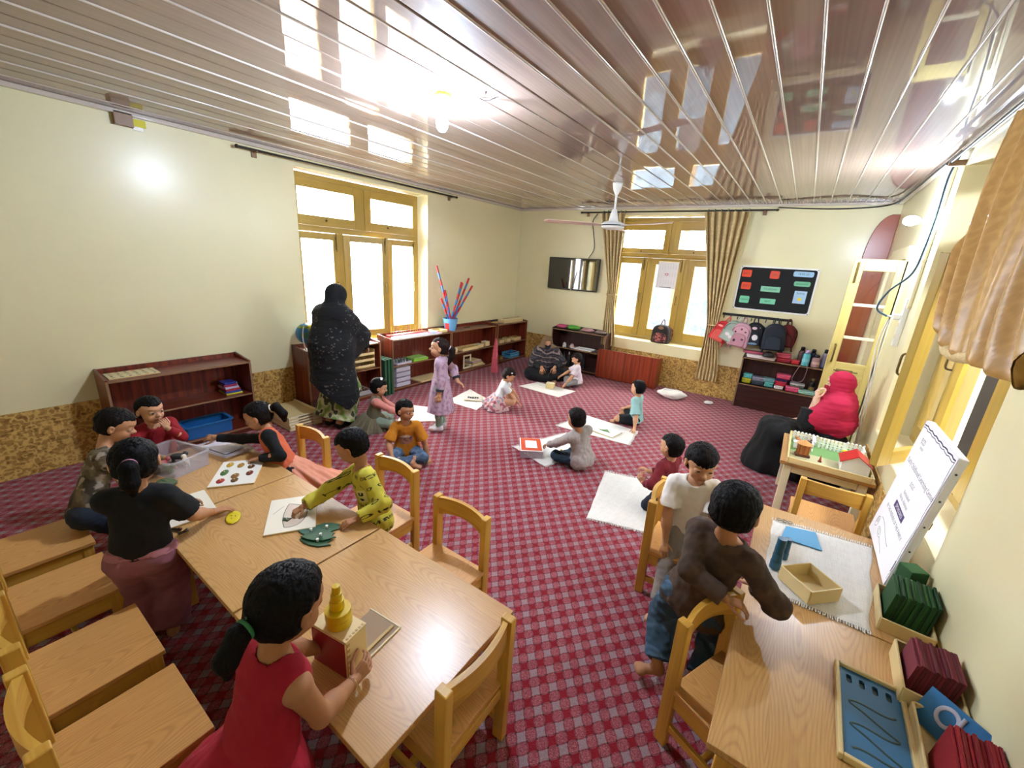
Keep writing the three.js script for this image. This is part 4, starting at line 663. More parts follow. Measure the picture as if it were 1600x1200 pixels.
// ---------------------------------------------------------------- on the long table
const TT = 0.5005;
{ // clear bin and its lid
  const t = thing('clear_bin', 'clear plastic bin of toy animals on the far end of the long table', 'bin', [-3.09, TT, -0.735], 0.32);
  const o = rrect(0.34, 0.24, 0.03), i = rrect(0.332, 0.232, 0.027); o.holes.push(i);
  obj('wall', [new THREE.ExtrudeGeometry(o, { depth: 0.1, bevelEnabled: false }).rotateX(-Q).translate(0, 0.004, 0)], M.clear, t); obj('base', [slate(0.33, 0.004, 0.23, 0.001)], M.clear, t);
  const rim = rrect(0.36, 0.26, 0.04); rim.holes.push(rrect(0.334, 0.234, 0.028)); obj('rim', [new THREE.ExtrudeGeometry(rim, { depth: 0.008, bevelEnabled: false }).rotateX(-Q).translate(0, 0.1, 0)], M.clear, t);
  const toy = (c, x, z, r, n, lab) => { const a = thing('toy_animal', lab, 'toy', [-3.09 + x, TT + 0.006, -0.735 + z], r, 'toy animals in the clear bin'), m = col(c, 0.5); obj('trunk', [new THREE.SphereGeometry(1, 14, 10).scale(0.042, 0.022, 0.02).translate(0, 0.035, 0)], m, a); obj('head', [new THREE.SphereGeometry(0.016, 12, 8).translate(0.045, 0.05, 0)], m, a); for (const [i, j] of [[1, 1], [-1, 1], [1, -1], [-1, -1]]) obj('leg', [cyl(0.006, 0.007, 0.03, i * 0.025, 0, j * 0.01, 8)], m, a); };
  toy(0x4c7a44, 0.07, 0.05, 0.5, 0, 'green toy animal in the clear bin'); toy(0x9a4444, 0.0, 0.06, 2, 0, 'red toy animal in the clear bin'); toy(0x3a3a3c, -0.05, -0.04, 1, 0, 'dark grey toy animal in the clear bin'); toy(0xd8d0c0, 0.06, -0.05, 3, 0, 'cream toy animal in the clear bin'); toy(0x8a6a44, -0.09, 0.04, 4, 0, 'brown toy animal in the clear bin');
  const l = thing('bin_lid', 'clear plastic lid leaning on the bin beside the orange dress', 'lid', [-3.12, TT, -1.03], 0.2);
  l.rotation.set(-0.05, 0.2, 0.05); obj('lid_plate', [slate(0.36, 0.006, 0.2, 0.002).translate(0, 0.012, 0)], M.clear, l); obj('lid_rim', [bb(-0.18, 0.18, 0.01, 0.03, 0.092, 0.1), bb(-0.18, 0.18, 0.01, 0.03, -0.1, -0.092), bb(-0.18, -0.172, 0.01, 0.03, -0.092, 0.092), bb(0.172, 0.18, 0.01, 0.03, -0.092, 0.092)], M.clear, l); obj('inner_panel', [slate(0.26, 0.003, 0.13, 0.001).translate(0, 0.022, 0)], M.frosted, l);
  const w = thing('green_cloth', 'small green crumpled cloth at the near corner of the clear bin', 'cloth', [-2.86, TT, -0.63], 0.4); const g = new THREE.SphereGeometry(1, 20, 12), p = g.attributes.position; for (let k = 0; k < p.count; k++) { const n = 1 + 0.4 * PN.noise(p.getX(k) * 3, p.getY(k) * 3, p.getZ(k) * 3); p.setXYZ(k, p.getX(k) * 0.055 * n, Math.max(0, 0.016 + p.getY(k) * 0.02 * n), p.getZ(k) * 0.045 * n); } g.computeVertexNormals(); obj('bundle', [g], col(0x5a6a48, 0.8), w); obj('fold', [tube([[-0.03, 0.03, 0], [0, 0.036, 0.01], [0.03, 0.028, 0]], 0.004, 12, 5)], col(0x4a5a3a, 0.8), w);
}
function fruitBoard(draw) { return printBoard('fruit_puzzle', 'white fruit puzzle board before the girl in the orange dress', 'puzzle', 0.33, 0.245, [-2.71, TT, -0.955], -0.62, draw); }
{
  const f = fruitBoard((g, w, h) => { g.fillStyle = '#f0ece0'; g.fillRect(0, 0, w, h); });
  // the pieces stand a little proud of the board
  [['#c09a2a', -0.11, 0.07, 0.035, 0.02], ['#3f6a2a', -0.005, 0.075, 0.04, 0.022], ['#a01c20', 0.1, 0.07, 0.032, 0.022], ['#8a5a24', 0.05, 0.005, 0.035, 0.022], ['#5a3a20', -0.06, -0.06, 0.03, 0.02], ['#6a4418', 0.105, -0.005, 0.03, 0.02], ['#b0802a', -0.09, 0.005, 0.034, 0.02], ['#7a3020', 0.03, -0.07, 0.032, 0.02]].forEach(([c, x, z, a, b], i) => { const m = obj('puzzle_piece', [new THREE.SphereGeometry(1, 16, 6).scale(a, 0.004, b).translate(x, 0.0105, z)], col(new THREE.Color(c).getHex(), 0.4), f); obj('peg', [new THREE.SphereGeometry(0.005, 8, 6).translate(x, 0.017, z)], M.birch, m); });
  const b = printBoard('picture_puzzle', 'cream puzzle board with yellow pieces before the girl in the black shirt', 'puzzle', 0.3, 0.245, [-2.5, TT, -0.605], -0.12, (g, w, h) => { g.fillStyle = '#ece5d2'; g.fillRect(0, 0, w, h); g.strokeStyle = '#9a9080'; g.lineWidth = 3; g.beginPath(); g.ellipse(w * 0.6, h * 0.5, 90, 60, 0.3, 0, 7); g.stroke(); for (let i = 0; i < 7; i++) blob(g, '#4a4438', w * 0.3 + 22 * i, h * 0.85 - 8 * (i % 3), 6, 4); });
  [[0.06, -0.03, 0.045, 0.028], [0.015, 0.0, 0.035, 0.025], [0.09, 0.02, 0.035, 0.025]].forEach(([x, z, a, c]) => { const m = obj('puzzle_piece', [new THREE.SphereGeometry(1, 18, 6).scale(a, 0.004, c).translate(x, 0.011, z)], col(0xd8c020, 0.35), b); obj('peg', [new THREE.SphereGeometry(0.005, 8, 6).translate(x, 0.018, z)], M.white, m); });
  const y = thing('pear_piece', 'yellow oval puzzle piece lying beside the cream board', 'puzzle piece', [-2.235, TT, -0.735], -0.45); obj('piece', [new THREE.SphereGeometry(1, 24, 6).scale(0.062, 0.005, 0.035).translate(0, 0.005, 0)], col(0xdcc81c, 0.35), y); for (const [x, z] of [[-0.012, 0.008], [0.0, -0.01], [0.016, 0.006]]) obj('dot', [new THREE.SphereGeometry(0.003, 6, 5).translate(x, 0.0098, z)], M.black, y);
  for (let i = 0; i < 2; i++) { const p = thing('dark_peg', ['brown wooden peg lying', 'shiny brown bead lying'][i] + ' at the table edge by the black shirt', 'peg', [-2.33 + 0.05 * i, TT + 0.009, -0.515 - 0.01 * i], 0.6 + i); obj('stem', [rod([-0.018, 0, 0], [0.018, 0, 0], 0.007)], col(0x3a2418, 0.35), p); obj('head', [new THREE.SphereGeometry(0.01, 10, 8).translate(0.02, 0.002, 0)], col(i ? 0x8a7a6a : 0x4a2c1c, 0.25), p); }
  const a = printBoard('leaf_puzzle', 'cream puzzle board that the boy in yellow is working on', 'puzzle', 0.33, 0.24, [-2.035, TT, -0.945], -0.56, (g, w, h) => { g.fillStyle = '#ece4d0'; g.fillRect(0, 0, w, h); g.fillStyle = '#d6c4b0'; g.strokeStyle = '#3a3228'; g.lineWidth = 5; g.beginPath(); g.moveTo(w * 0.2, h * 0.6); g.quadraticCurveTo(w * 0.3, h * 0.12, w * 0.62, h * 0.2); g.quadraticCurveTo(w * 0.95, h * 0.3, w * 0.88, h * 0.62); g.quadraticCurveTo(w * 0.6, h * 0.75, w * 0.2, h * 0.6); g.fill(); g.stroke(); g.strokeStyle = '#a88a90'; g.beginPath(); g.moveTo(w * 0.25, h * 0.7); g.lineTo(w * 0.45, h * 0.9); g.stroke(); });
  const lf = (label, x, z, r, yy, c) => { const t = thing('leaf_piece', label, 'puzzle piece', [x, TT + yy, z], r, 'green leaf puzzle pieces'); obj('leaf', [slab([[-0.085, 0.0], [-0.06, -0.028], [-0.01, -0.045], [0.03, -0.04], [0.07, -0.02], [0.06, 0.0], [0.085, 0.012], [0.03, 0.035], [-0.02, 0.03], [-0.05, 0.02]], 0.007, 0.0015)], col(c, 0.4), t); obj('pin', [cyl(0.006, 0.007, 0.014, 0.01, 0.007, 0, 10)], M.white, t); };
  lf('dark green leaf piece lying flat on the middle table, lowest of the leaf pile', -1.73, -0.9, 0.5, 0, 0x1f4a2c); lf('dark green leaf piece on top of the leaf pile', -1.745, -0.925, 0.75, 0.0085, 0x245434); lf('blue green leaf piece at the left of the leaf pile', -1.83, -0.925, 0.35, 0.0, 0x3a6458); lf('mossy green leaf piece at the back of the leaf pile', -1.79, -0.985, 0.9, 0.0, 0x2e5a40);
  const sm = thing('stem_piece', 'tiny dark leaf stem piece under the hand of the boy in yellow', 'puzzle piece', [-2.0, TT + 0.0098, -0.895], 0.5); obj('piece', [slab([[-0.02, -0.008], [0.02, -0.012], [0.015, 0.012], [-0.015, 0.01]], 0.006, 0.001)], col(0x2a3a22, 0.4), sm); obj('pin', [cyl(0.004, 0.004, 0.01, 0, 0.006, 0, 8)], M.white, sm);
}
{ // cylinder tower on a box, and the box lid
  const t = boxy('cylinder_box', 'pale wooden box with a red front side under the yellow cylinder tower', 'box', 0.158, 0.15, 0.085, M.birch, [-1.083, TT, -0.617], 0.165, null, M.birch);
  obj('painted_side', [bx(0.155, 0.145, 0.003, 0, 0.0755, 0.0478, 0.001)], col(0x8c1626, 0.4), t);
  for (let i = 0; i < 6; i++) { obj('finger_joint', [bx(0.008, 0.002, 0.007, 0.075, 0.1584, -0.035 + i * 0.0135, 0)], M.birchDark, t); obj('finger_joint', [bx(0.002, 0.011, 0.01, 0.0832, 0.02 + i * 0.024, 0.036, 0)], M.birchDark, t); }
  const rs = [0.043, 0.043, 0.024, 0.0185, 0.0135], hs = [0.032, 0.03, 0.034, 0.03, 0.027], nm = ['lowest wide', 'upper wide', 'middle', 'slim fourth', 'slimmest topmost']; let y = TT + 0.1586;
  rs.forEach((r, i) => { const c = thing('yellow_cylinder', nm[i] + ' yellow wooden cylinder of the tower on the box', 'cylinder', [-1.083 + [0, 0, -0.006, -0.004, -0.005][i], y, -0.62 + [0, 0.002, 0, 0.002, 0][i]], 0, 'yellow cylinder tower'); obj('cylinder', [lathe([[0.001, 0], [r - 0.0015, 0], [r, 0.0015], [r, hs[i] - 0.0015], [r - 0.0015, hs[i]], [0.001, hs[i]]], 32)], col(0xd0b008, 0.35), c); y += hs[i] + 0.0002; });
  const l = thing('sliding_lid', 'thin grey brown lid with a pale rim lying beside the cylinder box', 'lid', [-1.088, TT, -0.742], 0.1); obj('panel', [slate(0.155, 0.006, 0.15, 0.001)], std({ color: 0x9a8064, roughness: 0.7 }), l); obj('rim', [bb(-0.083, 0.083, 0, 0.008, -0.08, -0.075, 0.001), bb(-0.083, 0.083, 0, 0.008, 0.075, 0.08, 0.001), bb(0.078, 0.083, 0, 0.008, -0.075, 0.075, 0.001)], M.cream, l); obj('batten', [bx(0.012, 0.007, 0.13, 0.055, 0.0095, 0, 0.001)], M.birchDark, l);
}
// ---------------------------------------------------------------- on the right tables
function fringedMat(label, P, y, seedN, fringe, mat = M.linen, th = 0.006) { // a cloth through the corners P (a, b, c, d); fringe on sides ab and cd
  const t = thing('cloth_mat', label, 'mat'), n = 36, m = 26, base = [P.reduce((s, p) => s + p[0], 0) / 4, P.reduce((s, p) => s + p[1], 0) / 4]; t.position.set(base[0], y, base[1]);
  const at = (u, v) => { const w = 0.012, x = mix(mix(P[0][0], P[1][0], u), mix(P[3][0], P[2][0], u), v) - base[0], z = mix(mix(P[0][1], P[1][1], u), mix(P[3][1], P[2][1], u), v) - base[1]; return [x + w * PN.noise(u * 4 + seedN, v * 4, 1) * (u < 0.04 || u > 0.96 || v < 0.04 || v > 0.96 ? 1 : 0.6), z + w * PN.noise(u * 4, v * 4 + seedN, 5)]; };
  const hgt = (u, v) => th + 0.011 * Math.max(0, PN.noise(u * 3.1 + seedN, v * 2.6, 2) * 0.6 + 0.5 * PN.noise(u * 9 + seedN, v * 3.4, 7)) + 0.0015 * PN.noise(u * 30, v * 30, seedN);
  const pos = [], uv = [], idx = [];
  for (const side of [0, 1]) for (let j = 0; j <= m; j++) for (let i = 0; i <= n; i++) { const u = i / n, v = j / m, [x, z] = at(u, v), e = i === 0 || j === 0 || i === n || j === m; pos.push(x, side ? 0.0005 : e ? 0.003 : hgt(u, v), z); uv.push(x * 1.5, z * 1.5); }
  const N = (n + 1) * (m + 1);
  for (let j = 0; j < m; j++) for (let i = 0; i < n; i++) { const a = j * (n + 1) + i, b = a + 1, c = a + n + 1, d = c + 1; idx.push(a, c, b, b, c, d, a + N, b + N, c + N, b + N, d + N, c + N); }
  const ring = []; for (let i = 0; i < n; i++) ring.push(i); for (let j = 0; j < m; j++) ring.push(j * (n + 1) + n); for (let i = n; i > 0; i--) ring.push(m * (n + 1) + i); for (let j = m; j > 0; j--) ring.push(j * (n + 1));
  ring.forEach((a, k) => { const b = ring[(k + 1) % ring.length]; idx.push(a, b, a + N, b, b + N, a + N); });
  const g = new THREE.BufferGeometry(); g.setAttribute('position', new THREE.Float32BufferAttribute(pos, 3)); g.setAttribute('uv', new THREE.Float32BufferAttribute(uv, 2)); g.setIndex(idx); g.computeVertexNormals();
  const e1 = V(P[1][0] - P[0][0], 0, P[1][1] - P[0][1]), e2 = V(P[3][0] - P[0][0], 0, P[3][1] - P[0][1]); if (e1.cross(e2).y > 0) { g.index.array.reverse(); g.computeVertexNormals(); }
  obj('cloth', [g], mat, t);
  if (fringe) { const gs = []; for (const v of [0, 1]) for (let i = 0; i <= 44; i++) { const u = i / 44, [x, z] = at(u, v), [x2, z2] = at(u, v ? 0.92 : 0.08), dx = x - x2, dz = z - z2, L = Math.hypot(dx, dz), o = 0.02 + 0.012 * hash(i, v, seedN); gs.push(rod([x, 0.003, z], [x + dx / L * o + 0.006 * (hash(i, 5, seedN) - 0.5), 0.004, z + dz / L * o], 0.0028, 5)); } const f = obj('fringe', gs, mat, t); f.userData.kind = 'stuff'; }
  return t;
}
fringedMat('cream fringed cloth mat on the right table under the blue cylinders', [[0.13, -2.7], [0.6, -2.76], [0.525, -2.02], [0.125, -2.02]], TT, 3, true);
{
  const y0 = TT + 0.012, m = col(0x1f5872, 0.4);
  [['taller', 0.165, -2.2, [[0.024, 0.04], [0.022, 0.04], [0.02, 0.045], [0.02, 0.045]]], ['shorter', 0.198, -2.315, [[0.019, 0.035], [0.017, 0.04], [0.017, 0.04]]]].forEach(([n, x, z, segs]) => { let y = y0; segs.forEach(([r, h], i) => { const c = thing('blue_cylinder', 'blue wooden cylinder, ' + ['lowest', 'second', 'third', 'topmost'][i] + ' of the ' + n + ' stack on the cream mat', 'cylinder', [x + 0.002 * Math.sin(i * 3), y, z + 0.002 * Math.cos(i * 2)], 0, n + ' stack of blue cylinders'); obj('cylinder', [lathe([[0.001, 0], [r - 0.001, 0], [r, 0.001], [r, h - 0.001], [r - 0.001, h], [0.001, h]], 28)], m, c); y += h + 0.0002; }); });
  const c = thing('blue_card', 'flat light blue card lying on the cream fringed mat', 'card', [0.27, y0, -2.59], -0.05); obj('sheet', [slab([[-0.085, 0.085], [0.1, 0.065], [0.065, -0.11], [-0.075, -0.06]].reverse(), 0.005, 0.001)], col(0x3f93c0, 0.5), c);
  const b = boxy('open_box', 'open pale wooden box standing on the cream fringed mat', 'box', 0.165, 0.07, 0.165, M.birch, [0.302, y0, -2.13], 0.78); b.rotation.y = 0.8;
  // small metal clip at the far corner of the mat
  const k = thing('metal_clip', 'small metal clip with buckles at the far left corner of the cream mat', 'clip', [0.19, y0, -2.71], 0.1); for (let i = 0; i < 3; i++) obj('link', [new THREE.TorusGeometry(0.012, 0.003, 6, 14).rotateX(Q).translate(-0.03 + i * 0.028, 0.004, 0)], M.steel, k);
}
const ORD = ['first', 'second', 'third', 'fourth', 'fifth', 'sixth', 'seventh', 'eighth', 'ninth', 'tenth', 'eleventh', 'twelfth', 'thirteenth', 'fourteenth', 'last'];
function letterCard(i, n, label, w, h, th, c, group, pos, rotY, lean) { const t = thing('letter_card', label, 'card', pos, rotY, group); t.rotation.order = 'YXZ'; t.rotation.x = lean; obj('board', [bx(w, h, th, 0, h / 2, 0, 0.0012)], c, t); return t; }
{ // box of green cards
  const t = boxy('card_box', 'pale wooden box full of green cards beside the leaning banner', 'box', 0.168, 0.06, 0.26, M.birch, [0.643, TT, -2.19], -0.06);
  const g1 = [col(0x1c4a20, 0.8), col(0x22561f, 0.8), col(0x184020, 0.8)];
  for (let i = 0; i < 15; i++) letterCard(i, 15, ORD[i] + ' green card from the left in the pale box beside the banner', 0.16, 0.15 + 0.012 * hash(i, 2, 9), 0.0092, g1[i % 3], 'green cards in the pale box', [0.572 + i * 0.0098, TT + 0.008, -2.195 + 0.008 * hash(i, 7, 2)], Math.PI / 2 - 0.06, 0.1 - 0.03 * (i > 11));
  const b = thing('green_block', 'dark green block standing between the green card box and the wall', 'block', [0.675, TT, -2.375], 0.5); obj('block', [slate(0.075, 0.165, 0.075)], g1[0], b); obj('top', [bx(0.073, 0.003, 0.073, 0, 0.167, 0, 0.001)], g1[1], b);
  const d = boxy('card_box', 'pale wooden box of maroon letter cards against the right wall', 'box', 0.158, 0.075, 0.25, M.birch, [0.652, TT, -1.81], -0.04);
  const r1 = [col(0x6a1c2a, 0.8), col(0x74202e, 0.8), col(0x5c1824, 0.8)];
  for (let i = 0; i < 13; i++) { const c = letterCard(i, 13, ORD[i] + ' maroon card from the left in the pale box against the wall', 0.15, 0.13 + 0.01 * hash(i, 2, 4), 0.0088, r1[i % 3], 'maroon cards in the pale box', [0.588 + i * 0.0095, TT + 0.008, -1.82], Math.PI / 2 - 0.04, 0.1); }
  const e = boxy('card_box', 'pale wooden box of red and blue cards at the lower right', 'box', 0.148, 0.06, 0.34, M.birch, [0.66, TT, -1.49], -0.03);
  const bl = letterCard(0, 1, 'blue sandpaper card with a pale letter a in the front of the red card box', 0.16, 0.125, 0.008, col(0x2a6fa4, 0.7), null, [0.648, TT + 0.012, -1.6], -0.75, -0.5);
  const s = obj('sand_letter', [new THREE.TorusGeometry(0.026, 0.006, 8, 24).scale(1, 1.15, 0.3).translate(-0.01, 0.075, 0.0045), tube([[0.019, 0.112, 0.004], [0.019, 0.075, 0.004], [0.021, 0.045, 0.004], [0.034, 0.038, 0.004]], 0.0055, 14, 6)], col(0xb8b8c8, 0.9), bl);
  const r2 = [col(0x8e0e1c, 0.75), col(0x9a1220, 0.75), col(0x800c18, 0.75)];
  for (let i = 0; i < 12; i++) letterCard(i, 12, ORD[i] + ' bright red card from the left in the lower right box', 0.17, 0.14 + 0.012 * hash(i, 2, 4), 0.0082, r2[i % 3], 'red cards in the lower right box', [0.612 + i * 0.0088, TT + 0.01, -1.44], Math.PI / 2 - 0.1, 0.08 + 0.01 * (i % 3));
}
{ // blue tracing tray with grooves
  const W = 0.2, L = 0.4, t = thing('tracing_tray', 'blue tracing tray with wavy grooves in a pale wooden frame', 'tray', [0.485, TT, -1.54], -0.02);
  obj('frame', [bb(-W / 2, -W / 2 + 0.014, 0, 0.026, -L / 2, L / 2), bb(W / 2 - 0.014, W / 2, 0, 0.026, -L / 2, L / 2), bb(-W / 2 + 0.014, W / 2 - 0.014, 0, 0.026, -L / 2, -L / 2 + 0.014), bb(-W / 2 + 0.014, W / 2 - 0.014, 0, 0.026, L / 2 - 0.014, L / 2)], M.birch, t);
  const s = new THREE.Shape(); const a = W / 2 - 0.015, b = L / 2 - 0.015; s.moveTo(-a, -b).lineTo(a, -b).lineTo(a, b).lineTo(-a, b).lineTo(-a, -b);
  for (let i = 0; i < 4; i++) { const h = new THREE.Path(), x = -0.058 + i * 0.037, y = b - 0.045; h.absarc(x, y + 0.012, 0.008, 0, Math.PI, false); h.absarc(x, y - 0.012, 0.008, Math.PI, 2 * Math.PI, false); h.closePath(); s.holes.push(h); }
  obj('tray_floor', [slate(W - 0.03, 0.006, L - 0.03, 0.001)], col(0x1c3a34, 0.6), t);
  const wave = (k) => { const pts = []; for (let i = 0; i <= 70; i++) { const u = i / 70; pts.push([0.062 * Math.cos(u * Math.PI * 5), 0.0, -0.09 + k * 0.0 + u * 0.23]); } return pts; };
  obj('blue_panel', [new THREE.ExtrudeGeometry(s, { depth: 0.008, bevelEnabled: false, curveSegments: 10 }).rotateX(-Q).translate(0, 0.006, 0)], col(0x2c6a94, 0.5), t);
  obj('groove', [new THREE.TubeGeometry(new THREE.CatmullRomCurve3(wave(0).map((p) => V(p[0] * 1.0, 0.0128, p[2] + 0.02 + 0.012 * Math.sin(p[0] * 30)))), 120, 0.0055, 6, false).scale(1, 0.35, 1).translate(0, 0.0088, 0)], col(0x15403f, 0.5), t);
}
{ // banner on a stretched frame leaning against the wall
  const W = 0.6, Hh = 0.715, t = thing('banner', 'white cloth banner with a dark border leaning against the right wall', 'banner', [0.628, TT, -2.715], -Q); t.rotation.order = 'YXZ'; t.rotation.x = -0.105;
  const p = obj('stretched_cloth', [bx(W, Hh, 0.034, 0, Hh / 2, 0, 0.006)], std({ color: 0xece9ec, roughness: 0.85 }), t);
  const face = new THREE.PlaneGeometry(W - 0.004, Hh - 0.004, 24, 28), q = face.attributes.position; for (let i = 0; i < q.count; i++) q.setZ(i, 0.0185 + 0.0012 * PN.noise(q.getX(i) * 12, q.getY(i) * 9, 3));
  face.computeVertexNormals();
  obj('printed_face', [face.translate(0, Hh / 2, 0)], std({ map: canvasTex(840, 1000, (g, w, h) => {
    g.fillStyle = '#efedf1'; g.fillRect(0, 0, w, h); g.strokeStyle = '#2a2c4a'; g.lineWidth = 9; g.beginPath(); g.moveTo(14, 26); for (let x = 14; x <= w - 14; x += 40) g.lineTo(x, 26 + 5 * Math.sin(x * 0.05)); g.stroke(); g.lineWidth = 5; g.beginPath(); g.moveTo(14, 46); for (let x = 14; x <= w - 14; x += 40) g.lineTo(x, 46 + 5 * Math.sin(x * 0.05 + 1)); g.stroke();
    g.lineWidth = 6; g.beginPath(); g.moveTo(w - 20, 26); for (let y = 26; y <= h - 20; y += 30) g.lineTo(w - 20 - 6 * Math.sin(y * 0.02) - 3 * Math.sin(y * 0.3), y); g.stroke(); g.lineWidth = 10; g.beginPath(); g.moveTo(w - 30, h - 190); for (let y = h - 190; y < h - 100; y += 12) g.lineTo(w - 30 + (y % 24 ? 6 : -6), y); g.stroke();
    g.fillStyle = '#3c3c48'; g.font = '54px serif'; g.fillText('ECD', 110, 150); g.font = '30px serif'; g.fillText('centre', 150, 185); g.textAlign = 'center'; g.font = '50px serif'; g.fillText('Early Childhood Learning Center', w * 0.52, 330); g.font = '44px serif'; g.fillText('ECLC', w * 0.48, 420); g.font = '34px serif'; g.fillText('Karimabad', w * 0.48, 500); g.fillText('Hunza, Pakistan', w * 0.48, 550);
    g.fillStyle = '#4a3a68'; g.fillRect(w * 0.31, 585, 310, 56); g.fillStyle = '#efedf1'; g.font = '40px sans-serif'; g.fillText('SPONSORED', w * 0.495, 628); g.fillStyle = '#34323c'; g.font = '40px sans-serif'; g.fillText('BY THE FRIENDS OF THE FAMILY', w * 0.5, 710);
    g.strokeStyle = '#4a4a58'; g.lineWidth = 4; g.beginPath(); g.moveTo(170, 800); g.bezierCurveTo(320, 780, 420, 860, 560, 850); g.stroke(); g.beginPath(); g.moveTo(330, 905); g.lineTo(500, 950); g.stroke(); g.strokeStyle = '#4a7a62'; g.beginPath(); g.ellipse(270, 890, 60, 26, 0.2, 0, 7); g.stroke(); g.beginPath(); g.ellipse(262, 890, 36, 14, 0.2, 0, 7); g.stroke(); g.beginPath(); g.ellipse(120, 870, 34, 50, 0.5, 0, 7); g.stroke(); g.fillStyle = '#4a4a58'; for (let i = 0; i < 4; i++) g.fillRect(90 + i * 16, 830 + i * 3, 5, 60 - i * 8);
  }), roughness: 0.85 }), t);
  for (let i = 0; i < 5; i++) obj('tack', [new THREE.SphereGeometry(0.005, 8, 6).translate(W / 2 - 0.001, 0.08 + i * 0.14, 0)], M.darkmetal, t);
  obj('frame_bar', [bb(-W / 2 + 0.01, W / 2 - 0.01, 0.35, 0.39, -0.024, -0.017)], M.birchDark, t);
}
{ // toy farm
  const X = 0.43, Z = -4.08, t = thing('farm_tray', 'pale wooden tray with a green field holding the toy farm', 'tray', [X, TT, Z], 0);
  obj('field', [slate(0.52, 0.008, 0.7)], col(0x6f9a5a, 0.8), t); obj('path', [bb(-0.25, 0.25, 0.0082, 0.0096, 0.06, 0.34, 0.0005)], col(0xb4b088, 0.8), t);
  obj('rim', [bb(-0.27, -0.258, 0, 0.05, -0.36, 0.36), bb(0.258, 0.27, 0, 0.05, -0.36, 0.36), bb(-0.258, 0.258, 0, 0.05, -0.36, -0.348), bb(-0.258, 0.258, 0, 0.05, 0.348, 0.36)], M.birch, t);
  const y = TT + 0.0098, G = 'toy farm things in the farm tray';
  const fence = (label, x, z, turn, n) => { const f = thing('toy_fence', label, 'toy fence', [x, y, z], turn, 'white fence panels of the toy farm'); for (let i = 0; i < n; i++) obj('picket', [bx(0.016, 0.085, 0.006, -((n - 1) / 2) * 0.027 + i * 0.027, 0.0425, 0, 0.001), new THREE.SphereGeometry(0.0095, 8, 6).translate(-((n - 1) / 2) * 0.027 + i * 0.027, 0.088, 0)], M.white, f); for (const yy of [0.018, 0.04, 0.062]) obj('fence_rail', [bx(n * 0.027, 0.009, 0.005, 0, yy, -0.005, 0.001)], M.white, f); };
  fence('white toy picket fence at the back left of the farm tray', -0.16 + X, -0.2 + Z, 0, 7); fence('white toy picket fence at the back centre of the farm tray', 0.03 + X, -0.17 + Z, -0.02, 7); fence('white toy picket fence at the back right of the farm tray', 0.19 + X, -0.21 + Z, -0.03, 5); fence('white toy fence standing crosswise at the left of the farm tray', -0.1 + X, -0.09 + Z, Q, 6); fence('white toy fence standing crosswise by the red roofed barn', 0.235 + X, -0.12 + Z, Q, 5);
  const b = thing('toy_barn', 'white toy barn with a bright red roof in the farm tray', 'toy house', [0.16 + X, y, 0.14 + Z], 0); const s = new THREE.Shape(); s.moveTo(-0.085, 0).lineTo(0.085, 0).lineTo(0.085, 0.08).lineTo(0, 0.14).lineTo(-0.085, 0.08).lineTo(-0.085, 0);
  obj('walls', [new THREE.ExtrudeGeometry(s, { depth: 0.17, bevelEnabled: false }).translate(0, 0, -0.05)], col(0xe6e2dc, 0.5), b); for (const k of [1, -1]) obj('roof_side', [bx(0.125, 0.005, 0.19, 0, 0, 0, 0.001).rotateZ(-k * 0.615).translate(k * 0.048, 0.1115, 0.035)], col(0xb81e18, 0.4), b); obj('door', [bx(0.05, 0.06, 0.004, -0.01, 0.031, -0.051, 0.001)], col(0xa89a8c, 0.5), b);
  const w = thing('toy_well', 'small brown barrel shaped hut on a crate in the farm tray', 'toy house', [-0.17 + X, y, 0.15 + Z], 0.15); obj('crate', [slate(0.1, 0.02, 0.06)], col(0x5a2c18, 0.6), w); for (let i = 0; i < 16; i++) { const a = i / 16 * 6.283; obj('stave', [bx(0.016, 0.085, 0.008, 0.038 * Math.cos(a), 0.064, 0.038 * Math.sin(a) - 0.01, 0.001)], col(i % 2 ? 0xa8642c : 0x8e4e20, 0.6), w); } obj('thatch', [new THREE.ConeGeometry(0.056, 0.035, 20).translate(0, 0.124, -0.01)], col(0xc08a4e, 0.8), w); obj('core', [cyl(0.034, 0.034, 0.09, 0, 0.018, -0.01, 16)], col(0x7a4420, 0.6), w);
  const c = thing('toy_cone', 'tiny red cone shaped figure in the middle of the farm tray', 'toy', [-0.05 + X, y, 0.18 + Z]); obj('cone', [new THREE.ConeGeometry(0.01, 0.055, 12).translate(0, 0.034, 0)], col(0xa83018, 0.5), c); obj('base', [cyl(0.014, 0.013, 0.008, 0, 0, 0, 12)], col(0x6a2014, 0.5), c);
  const an = (label, col1, x, yy, z, r) => { const a = thing('toy_animal', label, 'toy', [x + X, y + yy, z + Z], r), m = col(col1, 0.5); obj('trunk', [new THREE.SphereGeometry(1, 14, 10).scale(0.03, 0.016, 0.013).translate(0, 0.03, 0)], m, a); obj('head', [new THREE.SphereGeometry(0.012, 10, 8).translate(0.033, 0.041, 0)], m, a); for (const [i, j] of [[1, 1], [-1, 1], [1, -1], [-1, -1]]) obj('leg', [cyl(0.004, 0.005, 0.025, i * 0.018, 0, j * 0.007, 8)], m, a); };
  an('brown toy cow inside the white farm fence', 0x7a4030, -0.17, 0, -0.13, 0.4); an('orange toy calf inside the white farm fence', 0xb87040, -0.2, 0, -0.16, 2.2); an('yellow toy animal at the back right behind the barn', 0xd8c820, 0.13, 0, -0.14, 0.1); an('dark toy animal near the left fence of the farm tray', 0x5a3028, -0.12, 0, -0.16, 1.2);
